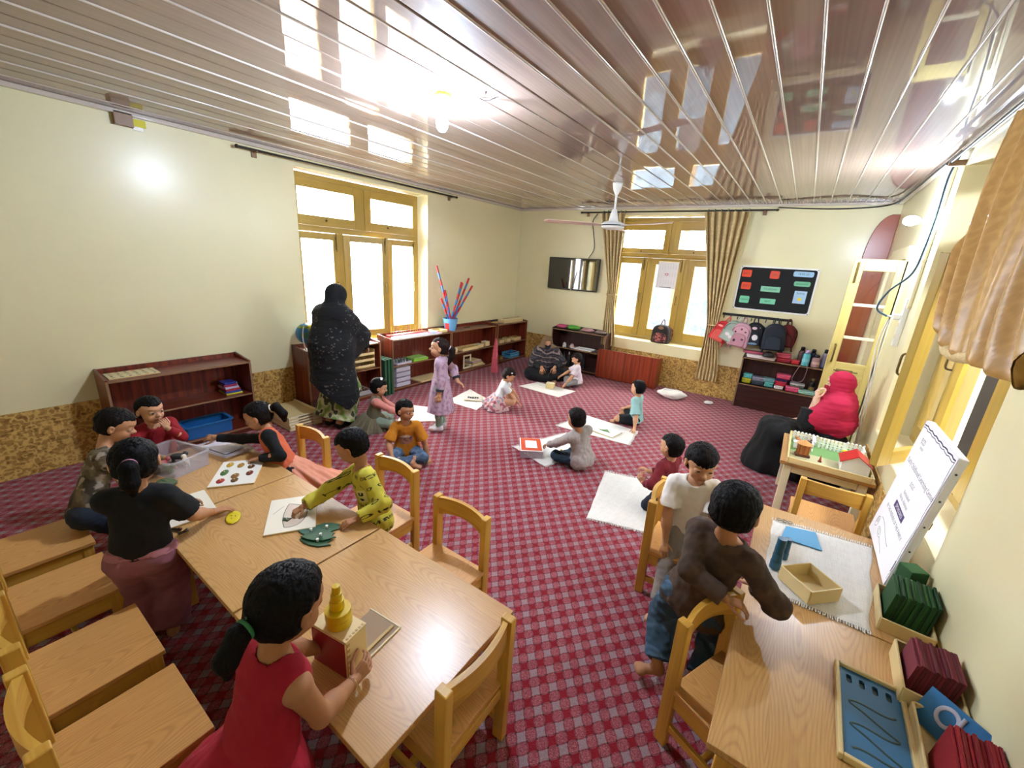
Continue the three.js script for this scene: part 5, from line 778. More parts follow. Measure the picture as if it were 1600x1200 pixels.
  const tr = thing('toy_trough', 'white toy house roofed trough at the left of the farm tray', 'toy', [-0.185 + X, y, -0.03 + Z], 0); obj('box', [slate(0.1, 0.05, 0.05)], M.white, tr); obj('roof', [bx(0.115, 0.004, 0.065, 0, 0.055, 0, 0.001)], col(0xd8e0ec, 0.4), tr);
}
// ---------------------------------------------------------------- mats and things on the carpet
fringedMat('white cloth mat on the floor before the girl in the olive dress', [[-3.99, -3.45], [-3.54, -3.66], [-3.3, -3.3], [-3.62, -2.98]], 0.001, 11, false);
fringedMat('white cloth mat with a dark letter board between the lilac and the crouching girl', [[-3.72, -3.92], [-3.85, -4.55], [-3.33, -4.37], [-3.2, -3.93]], 0.001, 12, false);
fringedMat('white cloth mat on the floor before the seated woman in the far corner', [[-3.42, -5.25], [-3.32, -5.66], [-2.62, -5.66], [-2.68, -5.2]], 0.001, 13, false);
fringedMat('long white cloth mat with a green leaf card in the middle of the carpet', [[-2.14, -4.2], [-2.03, -4.8], [-1.33, -4.75], [-1.27, -4.27]], 0.001, 14, true);
fringedMat('white cloth mat under the tray of the boy in the grey sweater', [[-2.2, -3.35], [-1.95, -4.08], [-1.6, -3.62], [-1.73, -3.2]], 0.001, 15, true);
fringedMat('large white fringed mat beside the boy in the maroon shirt', [[-1.22, -3.5], [-0.77, -3.62], [-0.6, -2.82], [-1.03, -2.69]], 0.001, 16, true);
{
  const b = printBoard('letter_board', 'cream board with black letter shapes lying on a white mat', 'board', 0.24, 0.2, [-3.5, 0.016, -4.22], 0.6, (g, w, h) => { g.fillStyle = '#dcd6c8'; g.fillRect(0, 0, w, h); g.fillStyle = '#c9b8b0'; g.fillRect(w * 0.55, h * 0.6, 120, 70); });
  for (let i = 0; i < 5; i++) obj('letter_piece', [bx(0.02, 0.006, 0.045, -0.07 + i * 0.032, 0.013, -0.02 + 0.012 * (i % 2), 0.002), bx(0.03, 0.006, 0.012, -0.068 + i * 0.032, 0.013, -0.035 + 0.025 * (i % 3), 0.002)], M.black, b);
  const c = printBoard('leaf_card', 'beige card with a green leaf triangle on the long white mat', 'card', 0.3, 0.24, [-1.6, 0.016, -4.43], -0.12, (g, w, h) => { g.fillStyle = '#ddd4c2'; g.fillRect(0, 0, w, h); g.strokeStyle = '#bfb49c'; g.lineWidth = 10; g.strokeRect(60, 50, w - 120, h - 100); g.strokeStyle = '#8a8474'; g.lineWidth = 2; g.strokeRect(70, 60, w - 140, h - 120); });
  obj('leaf_piece', [slab([[-0.075, 0.03], [0.0, -0.045], [0.02, -0.02], [0.075, 0.03], [0.02, 0.024], [-0.01, 0.036]].reverse(), 0.004, 0.001).translate(0, 0.0105, 0)], col(0x3f6a2a, 0.6), c);
  const o = boxy('story_box', 'clear box with an orange bordered lid on the mat of the grey sweater boy', 'box', 0.3, 0.075, 0.22, M.clear, [-1.99, 0.012, -3.36], -0.95);
  obj('lid', [bb(-0.155, 0.155, 0.076, 0.084, -0.115, 0.115, 0.003)], M.paper, o); obj('orange_border', [bb(-0.145, 0.145, 0.0842, 0.0862, -0.105, -0.06, 0.0005), bb(-0.145, 0.145, 0.0842, 0.0862, 0.06, 0.105, 0.0005), bb(-0.145, -0.09, 0.0842, 0.0862, -0.06, 0.06, 0.0005), bb(0.09, 0.145, 0.0842, 0.0862, -0.06, 0.06, 0.0005)], col(0xd8542c, 0.5), o);
  const w = boxy('small_box', 'small pale wooden box on the white mat before the seated woman', 'box', 0.12, 0.075, 0.09, M.birch, [-2.99, 0.014, -5.5], 0.25, null, M.cream);
  const k = thing('counting_bead', 'small cluster of yellow beads behind the arm of the grey sweater boy', 'toy', [-1.71, 0.014, -3.56]); obj('bead', [0, 1, 2, 3].map((i) => new THREE.SphereGeometry(0.016, 10, 8).translate(0.03 * Math.cos(i * 1.7), 0.015, 0.03 * Math.sin(i * 1.7))), col(0xc09a3a, 0.4), k); obj('holder', [slate(0.09, 0.006, 0.09)], M.birch, k);
}
// ---------------------------------------------------------------- distance fields and their mesher
const sub = (a, b) => [a[0] - b[0], a[1] - b[1], a[2] - b[2]], add = (a, b) => [a[0] + b[0], a[1] + b[1], a[2] + b[2]], mul = (a, s) => [a[0] * s, a[1] * s, a[2] * s];
const dot = (a, b) => a[0] * b[0] + a[1] * b[1] + a[2] * b[2], len = (a) => Math.hypot(...a), nrm = (a) => mul(a, 1 / (len(a) || 1)), crs = (a, b) => [a[1] * b[2] - a[2] * b[1], a[2] * b[0] - a[0] * b[2], a[0] * b[1] - a[1] * b[0]];
const lerp3 = (a, b, t) => [mix(a[0], b[0], t), mix(a[1], b[1], t), mix(a[2], b[2], t)];
function cap(a, b, ra, rb = ra, L, s = 1) { // tapered capsule; with L and s it is s times as deep as wide along L
  const [ax, ay, az] = a; let bax = b[0] - ax, bay = b[1] - ay, baz = b[2] - az;
  const [lx, ly, lz] = L || [0, 0, 0], q = L ? 1 - s : 0;
  const u0 = (bax * lx + bay * ly + baz * lz) * q; const cx = bax - lx * u0, cy = bay - ly * u0, cz = baz - lz * u0, inv = 1 / (cx * cx + cy * cy + cz * cz + 1e-12), dr = rb - ra;
  return (x, y, z) => {
    x -= ax; y -= ay; z -= az;
    if (q) { const u = (x * lx + y * ly + z * lz) * q; x -= lx * u; y -= ly * u; z -= lz * u; }
    let h = (x * cx + y * cy + z * cz) * inv; h = h < 0 ? 0 : h > 1 ? 1 : h;
    x -= cx * h; y -= cy * h; z -= cz * h;
    return Math.sqrt(x * x + y * y + z * z) - ra - dr * h;
  };
}
function ell(c, r, F) { // ellipsoid; F holds its three axes
  const [cx, cy, cz] = c, [rx, ry, rz] = r, f = F || [[1, 0, 0], [0, 1, 0], [0, 0, 1]];
  return (x, y, z) => {
    x -= cx; y -= cy; z -= cz;
    const u = (x * f[0][0] + y * f[0][1] + z * f[0][2]) / rx, v = (x * f[1][0] + y * f[1][1] + z * f[1][2]) / ry, w = (x * f[2][0] + y * f[2][1] + z * f[2][2]) / rz;
    const k = Math.sqrt(u * u + v * v + w * w), g = Math.sqrt(u * u / (rx * rx) + v * v / (ry * ry) + w * w / (rz * rz));
    return g < 1e-9 ? -Math.min(rx, ry, rz) : k * (k - 1) / g;
  };
}
const uni = (k, fs) => (x, y, z) => { let d = fs[0](x, y, z); for (let i = 1; i < fs.length; i++) { const e = fs[i](x, y, z), m = k - Math.abs(d - e); d = (d < e ? d : e) - (m > 0 ? m * m / (4 * k) : 0); } return d; };
const cut = (f, p, n) => { const c = dot(p, n); return (x, y, z) => Math.max(f(x, y, z), x * n[0] + y * n[1] + z * n[2] - c); }; // keeps what lies behind the plane
const carve = (f, g, k = 0.004) => (x, y, z) => { const a = f(x, y, z), b = -g(x, y, z), m = k - Math.abs(a - b); return Math.max(a, b) + (m > 0 ? m * m / (4 * k) : 0); };
const folds = (f, amp, fx, fy, fz, sd) => (x, y, z) => { const d = f(x, y, z); return d > 0.06 || d < -0.06 ? d : d + amp * (PN.noise(x * fx + sd, y * fy, z * fz) + 0.5 * PN.noise(x * fx * 2.3, y * fy * 2.3 + sd, z * fz * 2.3)); };
function surface(f, lo, hi, h, paint, uvOf) {
  const B = 4, nx = Math.ceil((hi[0] - lo[0]) / h / B) * B, ny = Math.ceil((hi[1] - lo[1]) / h / B) * B, nz = Math.ceil((hi[2] - lo[2]) / h / B) * B, X = nx + 1, Y = ny + 1, Z = nz + 1, val = new Float32Array(X * Y * Z).fill(9), done = new Uint8Array(X * Y * Z), R = h * B * 0.87 * 1.35 + h;
  const at = (i, j, k) => i + X * (j + Y * k), blocks = [];
  for (let k = 0; k < nz; k += B) for (let j = 0; j < ny; j += B) for (let i = 0; i < nx; i += B) {
    if (Math.abs(f(lo[0] + (i + 2) * h, lo[1] + (j + 2) * h, lo[2] + (k + 2) * h)) > R) continue;
    blocks.push([i, j, k]);
    for (let c = k; c <= k + B; c++) for (let b = j; b <= j + B; b++) for (let a = i; a <= i + B; a++) { const q = at(a, b, c); if (!done[q]) { done[q] = 1; val[q] = f(lo[0] + a * h, lo[1] + b * h, lo[2] + c * h); } }
  }
  const id = new Int32Array(X * Y * Z).fill(-1), pos = [], idx = [], E = [[0, 1], [2, 3], [4, 5], [6, 7], [0, 2], [1, 3], [4, 6], [5, 7], [0, 4], [1, 5], [2, 6], [3, 7]], O = [0, 1, X, X + 1, X * Y, X * Y + 1, X * Y + X, X * Y + X + 1];
  for (const [i0, j0, k0] of blocks) for (let k = k0; k < k0 + B; k++) for (let j = j0; j < j0 + B; j++) for (let i = i0; i < i0 + B; i++) {
    const q = at(i, j, k); let m = 0; for (let c = 0; c < 8; c++) if (val[q + O[c]] < 0) m |= 1 << c; if (m === 0 || m === 255) continue;
    let x = 0, y = 0, z = 0, n = 0;
    for (const [a, b] of E) { const va = val[q + O[a]], vb = val[q + O[b]]; if ((va < 0) === (vb < 0)) continue; const t = va / (va - vb); x += (a & 1) + t * ((b & 1) - (a & 1)); y += ((a >> 1) & 1) + t * (((b >> 1) & 1) - ((a >> 1) & 1)); z += (a >> 2) + t * ((b >> 2) - (a >> 2)); n++; }
    id[q] = pos.length / 3; pos.push(lo[0] + (i + x / n) * h, lo[1] + (j + y / n) * h, lo[2] + (k + z / n) * h);
  }
  const S = [1, X, X * Y];
  for (const [i0, j0, k0] of blocks) for (let k = k0; k < k0 + B; k++) for (let j = j0; j < j0 + B; j++) for (let i = i0; i < i0 + B; i++) {
    const q = at(i, j, k), a = val[q];
    for (let d = 0; d < 3; d++) { const b = val[q + S[d]]; if (b > 8 || (a < 0) === (b < 0)) continue; const u = S[(d + 1) % 3], v = S[(d + 2) % 3], A = id[q], Bq = id[q - u], Cq = id[q - u - v], Dq = id[q - v]; if (A < 0 || !(Bq >= 0) || !(Cq >= 0) || !(Dq >= 0)) continue; if (a < 0) idx.push(A, Bq, Cq, A, Cq, Dq); else idx.push(A, Cq, Bq, A, Dq, Cq); }
  }
  const n = pos.length / 3, nor = new Float32Array(n * 3), e = h * 0.15, colr = paint && new Float32Array(n * 3), uv = new Float32Array(n * 2);
  for (let i = 0; i < n; i++) {
    let x = pos[i * 3], y = pos[i * 3 + 1], z = pos[i * 3 + 2], d = f(x, y, z), gx = f(x + e, y, z) - d, gy = f(x, y + e, z) - d, gz = f(x, y, z + e) - d, L = Math.hypot(gx, gy, gz) || 1;
    const st = clamp(d * e / L, -0.5 * h, 0.5 * h); x -= gx / L * st; y -= gy / L * st; z -= gz / L * st;
    pos[i * 3] = x; pos[i * 3 + 1] = y; pos[i * 3 + 2] = z; nor[i * 3] = gx / L; nor[i * 3 + 1] = gy / L; nor[i * 3 + 2] = gz / L;
    if (paint) { const c = paint(x, y, z); colr[i * 3] = c[0]; colr[i * 3 + 1] = c[1]; colr[i * 3 + 2] = c[2]; }
    const w = uvOf ? uvOf(x, y, z) : [x, y]; uv[i * 2] = w[0]; uv[i * 2 + 1] = w[1];
  }
  const g = new THREE.BufferGeometry();
  g.setAttribute('position', new THREE.Float32BufferAttribute(pos, 3)); g.setAttribute('normal', new THREE.BufferAttribute(nor, 3)); g.setAttribute('uv', new THREE.BufferAttribute(uv, 2));
  if (paint) g.setAttribute('color', new THREE.BufferAttribute(colr, 3));
  g.setIndex(idx); return g;
}
const lin = (hex) => { const c = new THREE.Color(hex); return [c.r, c.g, c.b]; };
// ---------------------------------------------------------------- people
const VC = std({ vertexColors: true, roughness: 0.6 }), VCcloth = std({ vertexColors: true, roughness: 0.92 }), VChair = new THREE.MeshPhysicalMaterial({ vertexColors: true, roughness: 0.7, specularIntensity: 0.35 });
function ik(a, t, l1, l2, pole) {
  let d = sub(t, a), D = len(d); const mx = (l1 + l2) * 0.995; if (D > mx) { const k = Math.min(D / mx, 1.15); l1 *= k; l2 *= k; if (D > mx * 1.15) { t = add(a, mul(d, mx * 1.15 / D)); d = sub(t, a); D = len(d); } }
  const u = mul(d, 1 / D), c = clamp((l1 * l1 + D * D - l2 * l2) / (2 * D), -l1, l1), h = Math.sqrt(Math.max(0, l1 * l1 - c * c)), p = nrm(sub(pole, mul(u, dot(pole, u))));
  return [add(add(a, mul(u, c)), mul(p, h)), t];
}
function person(o) {
  const g = thing('person', o.label, 'person', [o.pel[0], 0, o.pel[2]], 0), A = o.adult, h = o.h, W = (p) => [p[0] - o.pel[0], p[1], p[2] - o.pel[2]];
  const pel = W(o.pel), neck = W(o.neck), hc = W(o.head), R = (d) => d * D2R, skin = lin(o.skin || 0xc08a62), cell = o.cell || 0.012, fine = o.fine || 0.0042;
  const up = nrm(sub(neck, pel)), f0 = [Math.sin(R(o.yaw)), 0, Math.cos(R(o.yaw))], Lv = nrm(crs(up, f0)), fw = crs(Lv, up);
  const fat = o.fat || 1, k = h * fat, shW = (A ? 0.105 : 0.1) * k, hipW = (A ? 0.05 : 0.052) * k;
  const along = (t, f = 0) => add(add(pel, mul(sub(neck, pel), t)), mul(fw, f * h));
  const sh = [1, -1].map((s) => add(add(along(0.93), mul(Lv, s * shW)), mul(fw, (o.shF || 0) * h))), hip = [1, -1].map((s) => add(pel, mul(Lv, s * hipW)));
  const l = A ? [0.17, 0.15, 0.24, 0.235] : [0.165, 0.145, 0.215, 0.205];
  const arm = [o.armL, o.armR].map((a, i) => { const s = i ? -1 : 1, t = a ? W(a[0]) : add(sh[i], add(mul(up, -0.29 * h), mul(Lv, s * 0.04 * h))), pole = (a && a[1]) || add(mul(fw, -1), mul(Lv, s * 0.6)); const [e, w] = ik(sh[i], t, l[0] * h, l[1] * h, pole); return { s: sh[i], e, w, dir: (a && a[2]) || nrm(sub(w, e)), palm: (a && a[3]) || mul(Lv, -s), curl: a && a[4] !== undefined ? a[4] : 0.35, skip: a && a[5] }; });
  const leg = [o.legL, o.legR].map((a, i) => { const s = i ? -1 : 1, t = a ? W(a[0]) : [hip[i][0] + 0.0, 0.05 * h, hip[i][2]], pole = (a && a[1]) || fw; const [kn, an] = ik(hip[i], t, l[2] * h, l[3] * h, pole); return { h: hip[i], k: kn, a: an, toe: (a && a[2]) || f0 }; });
  const HS = o.headScale || (A ? 0.14 : 0.2) * h; // head height
  const fy = R(o.face[0]), fp = R(o.face[1] || 0), fr = R(o.face[2] || 0), F0 = [Math.sin(fy) * Math.cos(fp), -Math.sin(fp), Math.cos(fy) * Math.cos(fp)];
  let HL = nrm(crs([0, 1, 0], F0)), HU = crs(F0, HL); if (fr) { const c = Math.cos(fr), s = Math.sin(fr), a = add(mul(HL, c), mul(HU, s)); HU = add(mul(HU, c), mul(HL, -s)); HL = a; }
  const HF = F0, FR = [HL, HU, HF], hp = (u, v, w) => add(hc, add(add(mul(HL, u * HS), mul(HU, v * HS)), mul(HF, w * HS))), hl = (x, y, z) => { const d = [x - hc[0], y - hc[1], z - hc[2]]; return [dot(d, HL) / HS, dot(d, HU) / HS, dot(d, HF) / HS]; };
  const hs = (u, v, w, r) => ell(hp(u, v, w), [r * HS, r * HS, r * HS]), he = (u, v, w, a, b, c) => ell(hp(u, v, w), [a * HS, b * HS, c * HS], FR);
  const nb = hp(0, -0.22, -0.12);
  // ---- the body
  const fs = [cap(hip[0], hip[1], 0.064 * k, 0.064 * k), cap(along(0.12), along(0.42, 0.004), 0.056 * k, 0.054 * k, Lv, 0.76), cap(along(0.45), along(0.78), 0.058 * k, 0.055 * k, Lv, 0.66), cap(add(sh[0], mul(Lv, -0.02 * h)), add(sh[1], mul(Lv, 0.02 * h)), 0.036 * k), cap(along(0.88), nb, 0.037 * h, 0.034 * h), ...sh.map((q) => cap(lerp3(along(1.02), q, 0.15), q, 0.034 * k, 0.03 * k))];
  for (const a of arm) fs.push(cap(a.s, a.e, 0.033 * k, 0.026 * k), cap(a.e, lerp3(a.e, a.w, 0.35), 0.026 * k, 0.027 * k), cap(lerp3(a.e, a.w, 0.3), a.w, 0.027 * k, 0.0165 * k));
  for (const q of leg) fs.push(cap(q.h, q.k, 0.056 * k, 0.038 * k), cap(q.k, lerp3(q.k, q.a, 0.4), 0.036 * k, 0.037 * k), cap(lerp3(q.k, q.a, 0.35), q.a, 0.036 * k, 0.022 * k));
  const feet = leg.map((q) => { const heel = add(q.a, add(mul(q.toe, -0.014 * h), [0, -0.026 * h, 0])), ball = add(q.a, add(mul(q.toe, 0.072 * h), [0, -0.032 * h, 0])); return { q, heel, ball, tip: add(ball, mul(q.toe, 0.026 * h)) }; });
  for (const e of feet) { fs.push(cap(e.heel, e.q.a, 0.02 * h, 0.02 * h), cap(e.heel, e.ball, 0.021 * h, 0.02 * h)); const sd = nrm(crs([0, 1, 0], e.q.toe)); for (let i = 0; i < 5; i++) fs.push(cap(add(e.ball, mul(sd, (i - 2) * 0.011 * h)), add(e.tip, add(mul(sd, (i - 2) * 0.012 * h), mul(e.q.toe, -0.004 * h * Math.abs(i - 1)))), 0.0078 * h)); }
  const body = uni(0.018 * h / 1.05, fs), all = [pel, neck, nb, ...sh, ...arm.flatMap((a) => [a.e, a.w]), ...leg.flatMap((q) => [q.k, q.a]), ...feet.map((e) => e.tip)];
  const box = (pts, m) => [[0, 1, 2].map((i) => Math.min(...pts.map((p) => p[i])) - m), [0, 1, 2].map((i) => Math.max(...pts.map((p) => p[i])) + m)];
  const geos = []; { const [a, b] = box(all, 0.09 * k); geos.push(surface(body, a, b, cell, () => skin)); }
  // ---- the head
  const eyeV = 0.0, cv = o.veil ? 0 : 1, dk = o.hair === undefined ? lin(0x17110f) : lin(o.hair), lidV = o.look || 0;
  let head = uni(0.055 * HS, [he(0, 0.13, -0.05, 0.37, 0.37, 0.44), he(0, -0.14, 0.07, 0.29, 0.33, 0.3), hs(0, -0.37, 0.2, 0.11), he(0.16, -0.17, 0.19, 0.13, 0.15, 0.14), he(-0.16, -0.17, 0.19, 0.13, 0.15, 0.14), he(0, 0.13, 0.2, 0.25, 0.14, 0.2), cap(hp(0, -0.02, 0.355), hp(0, -0.115, 0.42), 0.03 * HS, 0.045 * HS), hs(0, -0.125, 0.425, 0.042), hs(0.042, -0.135, 0.385, 0.03), hs(-0.042, -0.135, 0.385, 0.03)]);
  head = carve(head, hs(0.15, eyeV + 0.01, 0.44, 0.08), 0.03 * HS); head = carve(head, hs(-0.15, eyeV + 0.01, 0.44, 0.08), 0.03 * HS);
  head = uni(0.02 * HS, [head, hs(0.15, eyeV, 0.285, 0.088), hs(-0.15, eyeV, 0.285, 0.088), cap(hp(-0.075, -0.262, 0.335), hp(0.075, -0.262, 0.335), 0.03 * HS), cap(hp(-0.06, -0.295, 0.33), hp(0.06, -0.295, 0.33), 0.03 * HS), cap(hp(0.0, -0.262, 0.355), hp(0.0, -0.295, 0.35), 0.025 * HS)]);
  head = carve(head, cap(hp(-0.08, -0.279, 0.385), hp(0.08, -0.279, 0.385), 0.01 * HS), 0.015 * HS);
  for (const s of [1, -1]) { const ear = carve(he(s * 0.385, -0.02, -0.04, 0.045, 0.115, 0.075), he(s * 0.425, 0.0, -0.02, 0.025, 0.06, 0.035), 0.02 * HS); head = uni(0.03 * HS, [head, ear]); }
  const neckF = cap(add(along(0.93), mul(up, 0)), nb, 0.035 * h, 0.032 * h); head = uni(0.05 * HS, [head, cut(neckF, along(0.93), mul(up, -1))]);
  const paint = (x, y, z) => {
    const [u, v, w] = hl(x, y, z), a = Math.abs(u); let c = skin;
    if (w > 0.2) {
      const du = (a - 0.15) / 0.078, dv = (v - eyeV + 0.002) / (0.03 * (1 - 0.4 * lidV)), e = du * du + dv * dv;
      if (e < 1.5 && w > 0.3) { const iu = a - 0.15 - 0.012 * (o.gaze || 0) * Math.sign(u), iv = v - eyeV + 0.012 * lidV, r = Math.hypot(iu, iv); c = e < 1 ? (r < 0.043 ? (r < 0.02 ? [0.004, 0.003, 0.003] : lin(0x2a170f)) : lin(0xbcb2a8)) : lerp3(skin, lin(0x2a1a14), v > eyeV ? 0.65 : 0.25); }
      const bv = v - (0.112 + 0.01 * Math.sin((a - 0.05) * 14)); if (Math.abs(bv) < 0.016 && a > 0.07 && a < 0.25) c = lerp3(skin, dk, 0.6);
      if (a < 0.1 && v < -0.235 && v > -0.325 && w > 0.3) { const q = Math.hypot(u / 0.105, (v + 0.279) / 0.042); if (q < 1) c = Math.abs(v + 0.279) < 0.007 ? lin(0x4a1a18) : lerp3(skin, lin(0xa8504e), 0.55); }
      const ck = Math.hypot((a - 0.19) / 0.12, (v + 0.16) / 0.1); if (ck < 1 && c === skin) c = lerp3(skin, lin(0xc8645a), 0.16 * (1 - ck));
      if (Math.hypot((a - 0.035) / 0.016, (v + 0.16) / 0.012) < 1 && w > 0.38) c = lerp3(skin, [0.05, 0.02, 0.02], 0.6);
    }
    return c;
  };
  geos.push(surface(head, ...box([hp(0.45, 0.52, 0.5), hp(-0.45, -0.52, -0.52), hp(-0.45, 0.52, -0.52), hp(0.45, -0.52, 0.5), hp(-0.45, 0.52, 0.5), hp(0.45, -0.52, -0.52), along(0.93)], 0.02), fine, paint));
  // ---- hands: palm, four fingers of three joints each, thumb from the side of the palm
  for (const [i, a] of arm.entries()) {
    if (a.skip) continue;
    const s = i ? -1 : 1, hl2 = (A ? 0.105 : 0.108) * h, d = nrm(a.dir); let pn = nrm(sub(a.palm, mul(d, dot(a.palm, d)))); const side = mul(crs(d, pn), -s); // side: towards the thumb
    const at = (f, t, n) => add(a.w, add(add(mul(d, f * hl2), mul(side, t * hl2)), mul(pn, n * hl2))), hf = [], r = (A ? 0.043 : 0.05) * hl2;
    for (let q = 0; q < 4; q++) hf.push(cap(at(0.05, 0.1 - q * 0.065, 0), at(0.47 - 0.02 * Math.abs(q - 1.2), 0.165 - q * 0.11, 0), r * 1.5, r * 1.25));
    const palm = uni(0.05 * hl2, [...hf, cap(lerp3(a.e, a.w, 0.8), at(0.06, 0, 0), 0.019 * k, 0.0165 * k)]), parts = [palm];
    [[0.42, 0.165], [0.47, 0.055], [0.44, -0.055], [0.34, -0.165]].forEach(([L, t], q) => { let p = at(0.46 - 0.02 * Math.abs(q - 1.2), t, 0), an = 0.25 + a.curl * 0.7, sp = t * 0.55 * (1 - 0.6 * a.curl), dir = 0; const seg = [0.42, 0.32, 0.26], f = []; dir = an; for (let j = 0; j < 3; j++) { const v = nrm(add(add(mul(d, Math.cos(dir)), mul(pn, Math.sin(dir))), mul(side, sp))), n = add(p, mul(v, seg[j] * L * hl2)); f.push(cap(p, n, r * (1 - 0.08 * j), r * (0.92 - 0.1 * j))); p = n; dir += 0.12 + a.curl * 0.95; } parts.push(uni(0.008 * hl2, f)); });
    { let p = at(0.12, 0.17, 0.03); const v1 = nrm(add(add(mul(d, 0.62), mul(side, 0.72)), mul(pn, 0.25 + 0.3 * a.curl))), p2 = add(p, mul(v1, 0.24 * hl2)), v2 = nrm(add(add(mul(d, 0.92), mul(side, 0.35 - 0.5 * a.curl)), mul(pn, 0.25 + 0.5 * a.curl))), p3 = add(p2, mul(v2, 0.2 * hl2)), v3 = nrm(add(v2, mul(d, 0.2))), p4 = add(p3, mul(v3, 0.15 * hl2)); parts.push(uni(0.01 * hl2, [cap(p, p2, r * 1.45, r * 1.15), cap(p2, p3, r * 1.12, r), cap(p3, p4, r, r * 0.82)])); }
    const hand = cut(uni(0.012 * hl2, parts), lerp3(a.e, a.w, 0.86), mul(nrm(sub(a.w, a.e)), -1));
    geos.push(surface(hand, ...box([at(0, 0.6, 0), at(1.0, -0.35, 0.5), at(1.0, 0.6, -0.15), at(0, -0.35, -0.15), at(0.6, 0.3, 0.75), lerp3(a.e, a.w, 0.84)], 0.012), o.handCell || 0.0032, () => skin));
  }
  const bodyMesh = obj('body', mergeGeometries(geos), VC, g);
  // ---- hair
  const comb = (x, y, z) => { const [u, v, w] = hl(x, y, z), th2 = Math.atan2(u, w + 0.16), tl = v < -0.3 || w < -0.55 ? 1 : 0; return tl ? PN.noise(x * 190, y * 30, z * 190) : PN.noise(th2 * 11, v * 3.2, u * 2) + 0.7 * PN.noise(th2 * 27, v * 4.5, 5); };
  const hc0 = dk, strand = (x, y, z) => { const n = clamp(0.85 + 0.5 * comb(x, y, z), 0.3, 1.6); return [hc0[0] * n * 0.55, hc0[1] * n * 0.5, hc0[2] * n * 0.5]; };
  if (o.style) {
    const S = o.style, th = S.th || 0.025, shell = uni(0.05 * HS, [he(0, 0.14, -0.05, 0.375 + th, 0.375 + th, 0.445 + th), he(0, -0.08, -0.12, 0.35 + th, 0.33, 0.33 + th)]);
    const keep = (x, y, z) => { const [u, v, w] = hl(x, y, z), front = (S.line === undefined ? 0.2 : S.line) + 0.5 * u * u - v, behind = w - (S.side === undefined ? -0.02 : S.side) - 0.75 * Math.max(0, v - 0.02), nape = (S.nape === undefined ? -0.3 : S.nape) - v; return HS * Math.max(Math.min(front, behind), nape); };
    const hairs = [(x, y, z) => { const d = shell(x, y, z); if (d > 0.05) return d; const b = keep(x, y, z) + HS * 0.03 * PN.noise(x * 70, y * 18, z * 70), a = d + HS * (0.014 * PN.noise(x * 55, y * 22, z * 55) + (th - 0.008) * sst(-0.22, 0.0, b / HS)), kk = 0.03 * HS, m = kk - Math.abs(a - b); return Math.max(a, b) + (m > 0 ? m * m / (4 * kk) : 0); }];
    if (S.tail) { const T0 = S.tail.map(([u, v, w]) => hp(u, v, w)); for (let i = 0; i < T0.length - 1; i++) hairs.push(cap(T0[i], T0[i + 1], (S.tr || 0.11) * HS * [0.6, 1, 1, 0.75][Math.min(i, 3)], (S.tr || 0.11) * HS * (i === T0.length - 2 ? 0.45 : [1, 1, 0.8][Math.min(i, 2)]))); }
    const h0 = uni(0.04 * HS, hairs), hf = (x, y, z) => { const d = h0(x, y, z); return Math.abs(d) > 0.03 ? d : d + 0.0013 * comb(x, y, z); };
    const pts = [hp(0.55, 0.62, 0.55), hp(-0.55, -0.6, -0.62), hp(-0.55, 0.62, -0.62), hp(0.55, -0.6, 0.55), hp(-0.55, 0.62, 0.55), hp(0.55, 0.62, -0.62), ...(S.tail || []).map((q) => hp(...q))];
    obj('hair', surface(hf, ...box(pts, 0.03), o.hairCell || 0.006, strand), VChair, g);
    if (S.tie) { const [u, v, w, c, r] = S.tie, m = new THREE.TorusGeometry((r || 0.07) * HS * 1.2, 0.028 * HS, 8, 18), tl = S.tail, dir = nrm(sub(hp(...tl[1]), hp(...tl[0]))); m.applyQuaternion(new THREE.Quaternion().setFromUnitVectors(V(0, 0, 1), V(...dir))).translate(...hp(u, v, w)); obj('hair_tie', [m], col(c, 0.6), g); }
    (S.clips || []).forEach(([u, v, w, c, r]) => obj('hair_clip', [new THREE.SphereGeometry(r * HS, 12, 8).scale(1, 0.6, 1).translate(...hp(u, v, w))], col(c, 0.4), g));
    if (S.bow) { const [u, v, w, c] = S.bow; obj('bow', [-1, 1].flatMap((q) => [new THREE.SphereGeometry(0.07 * HS, 12, 8).scale(1.1, 0.5, 0.6).rotateZ(q * 0.6).translate(...add(hp(u, v, w), [0, 0.02 * HS, q * 0.07 * HS])), new THREE.SphereGeometry(0.05 * HS, 10, 8).translate(...add(hp(u, v, w), [0, -0.05 * HS, q * 0.04 * HS]))]), col(c, 0.6), g); }
  }
  // ---- clothes
  const J = { pel, neck, hc, sh, hip, arm, leg, feet, up, fw, Lv, along, h, k, hp, HS, W, box, body, g };
  const fabric = (c, pat) => pat || (() => lin(c));
  const wear = (name, f, pts, m, c, pat, cl, mt) => obj(name, surface(f, ...box(pts, m), cl || o.clothCell || 0.0085, mt ? null : fabric(c, pat), (x, y, z) => { const d = [x - pel[0], y - pel[1], z - pel[2]]; return [dot(d, Lv) / 0.5 + 0.5, dot(d, up) / 0.5 + 0.1]; }), mt || VCcloth, g);
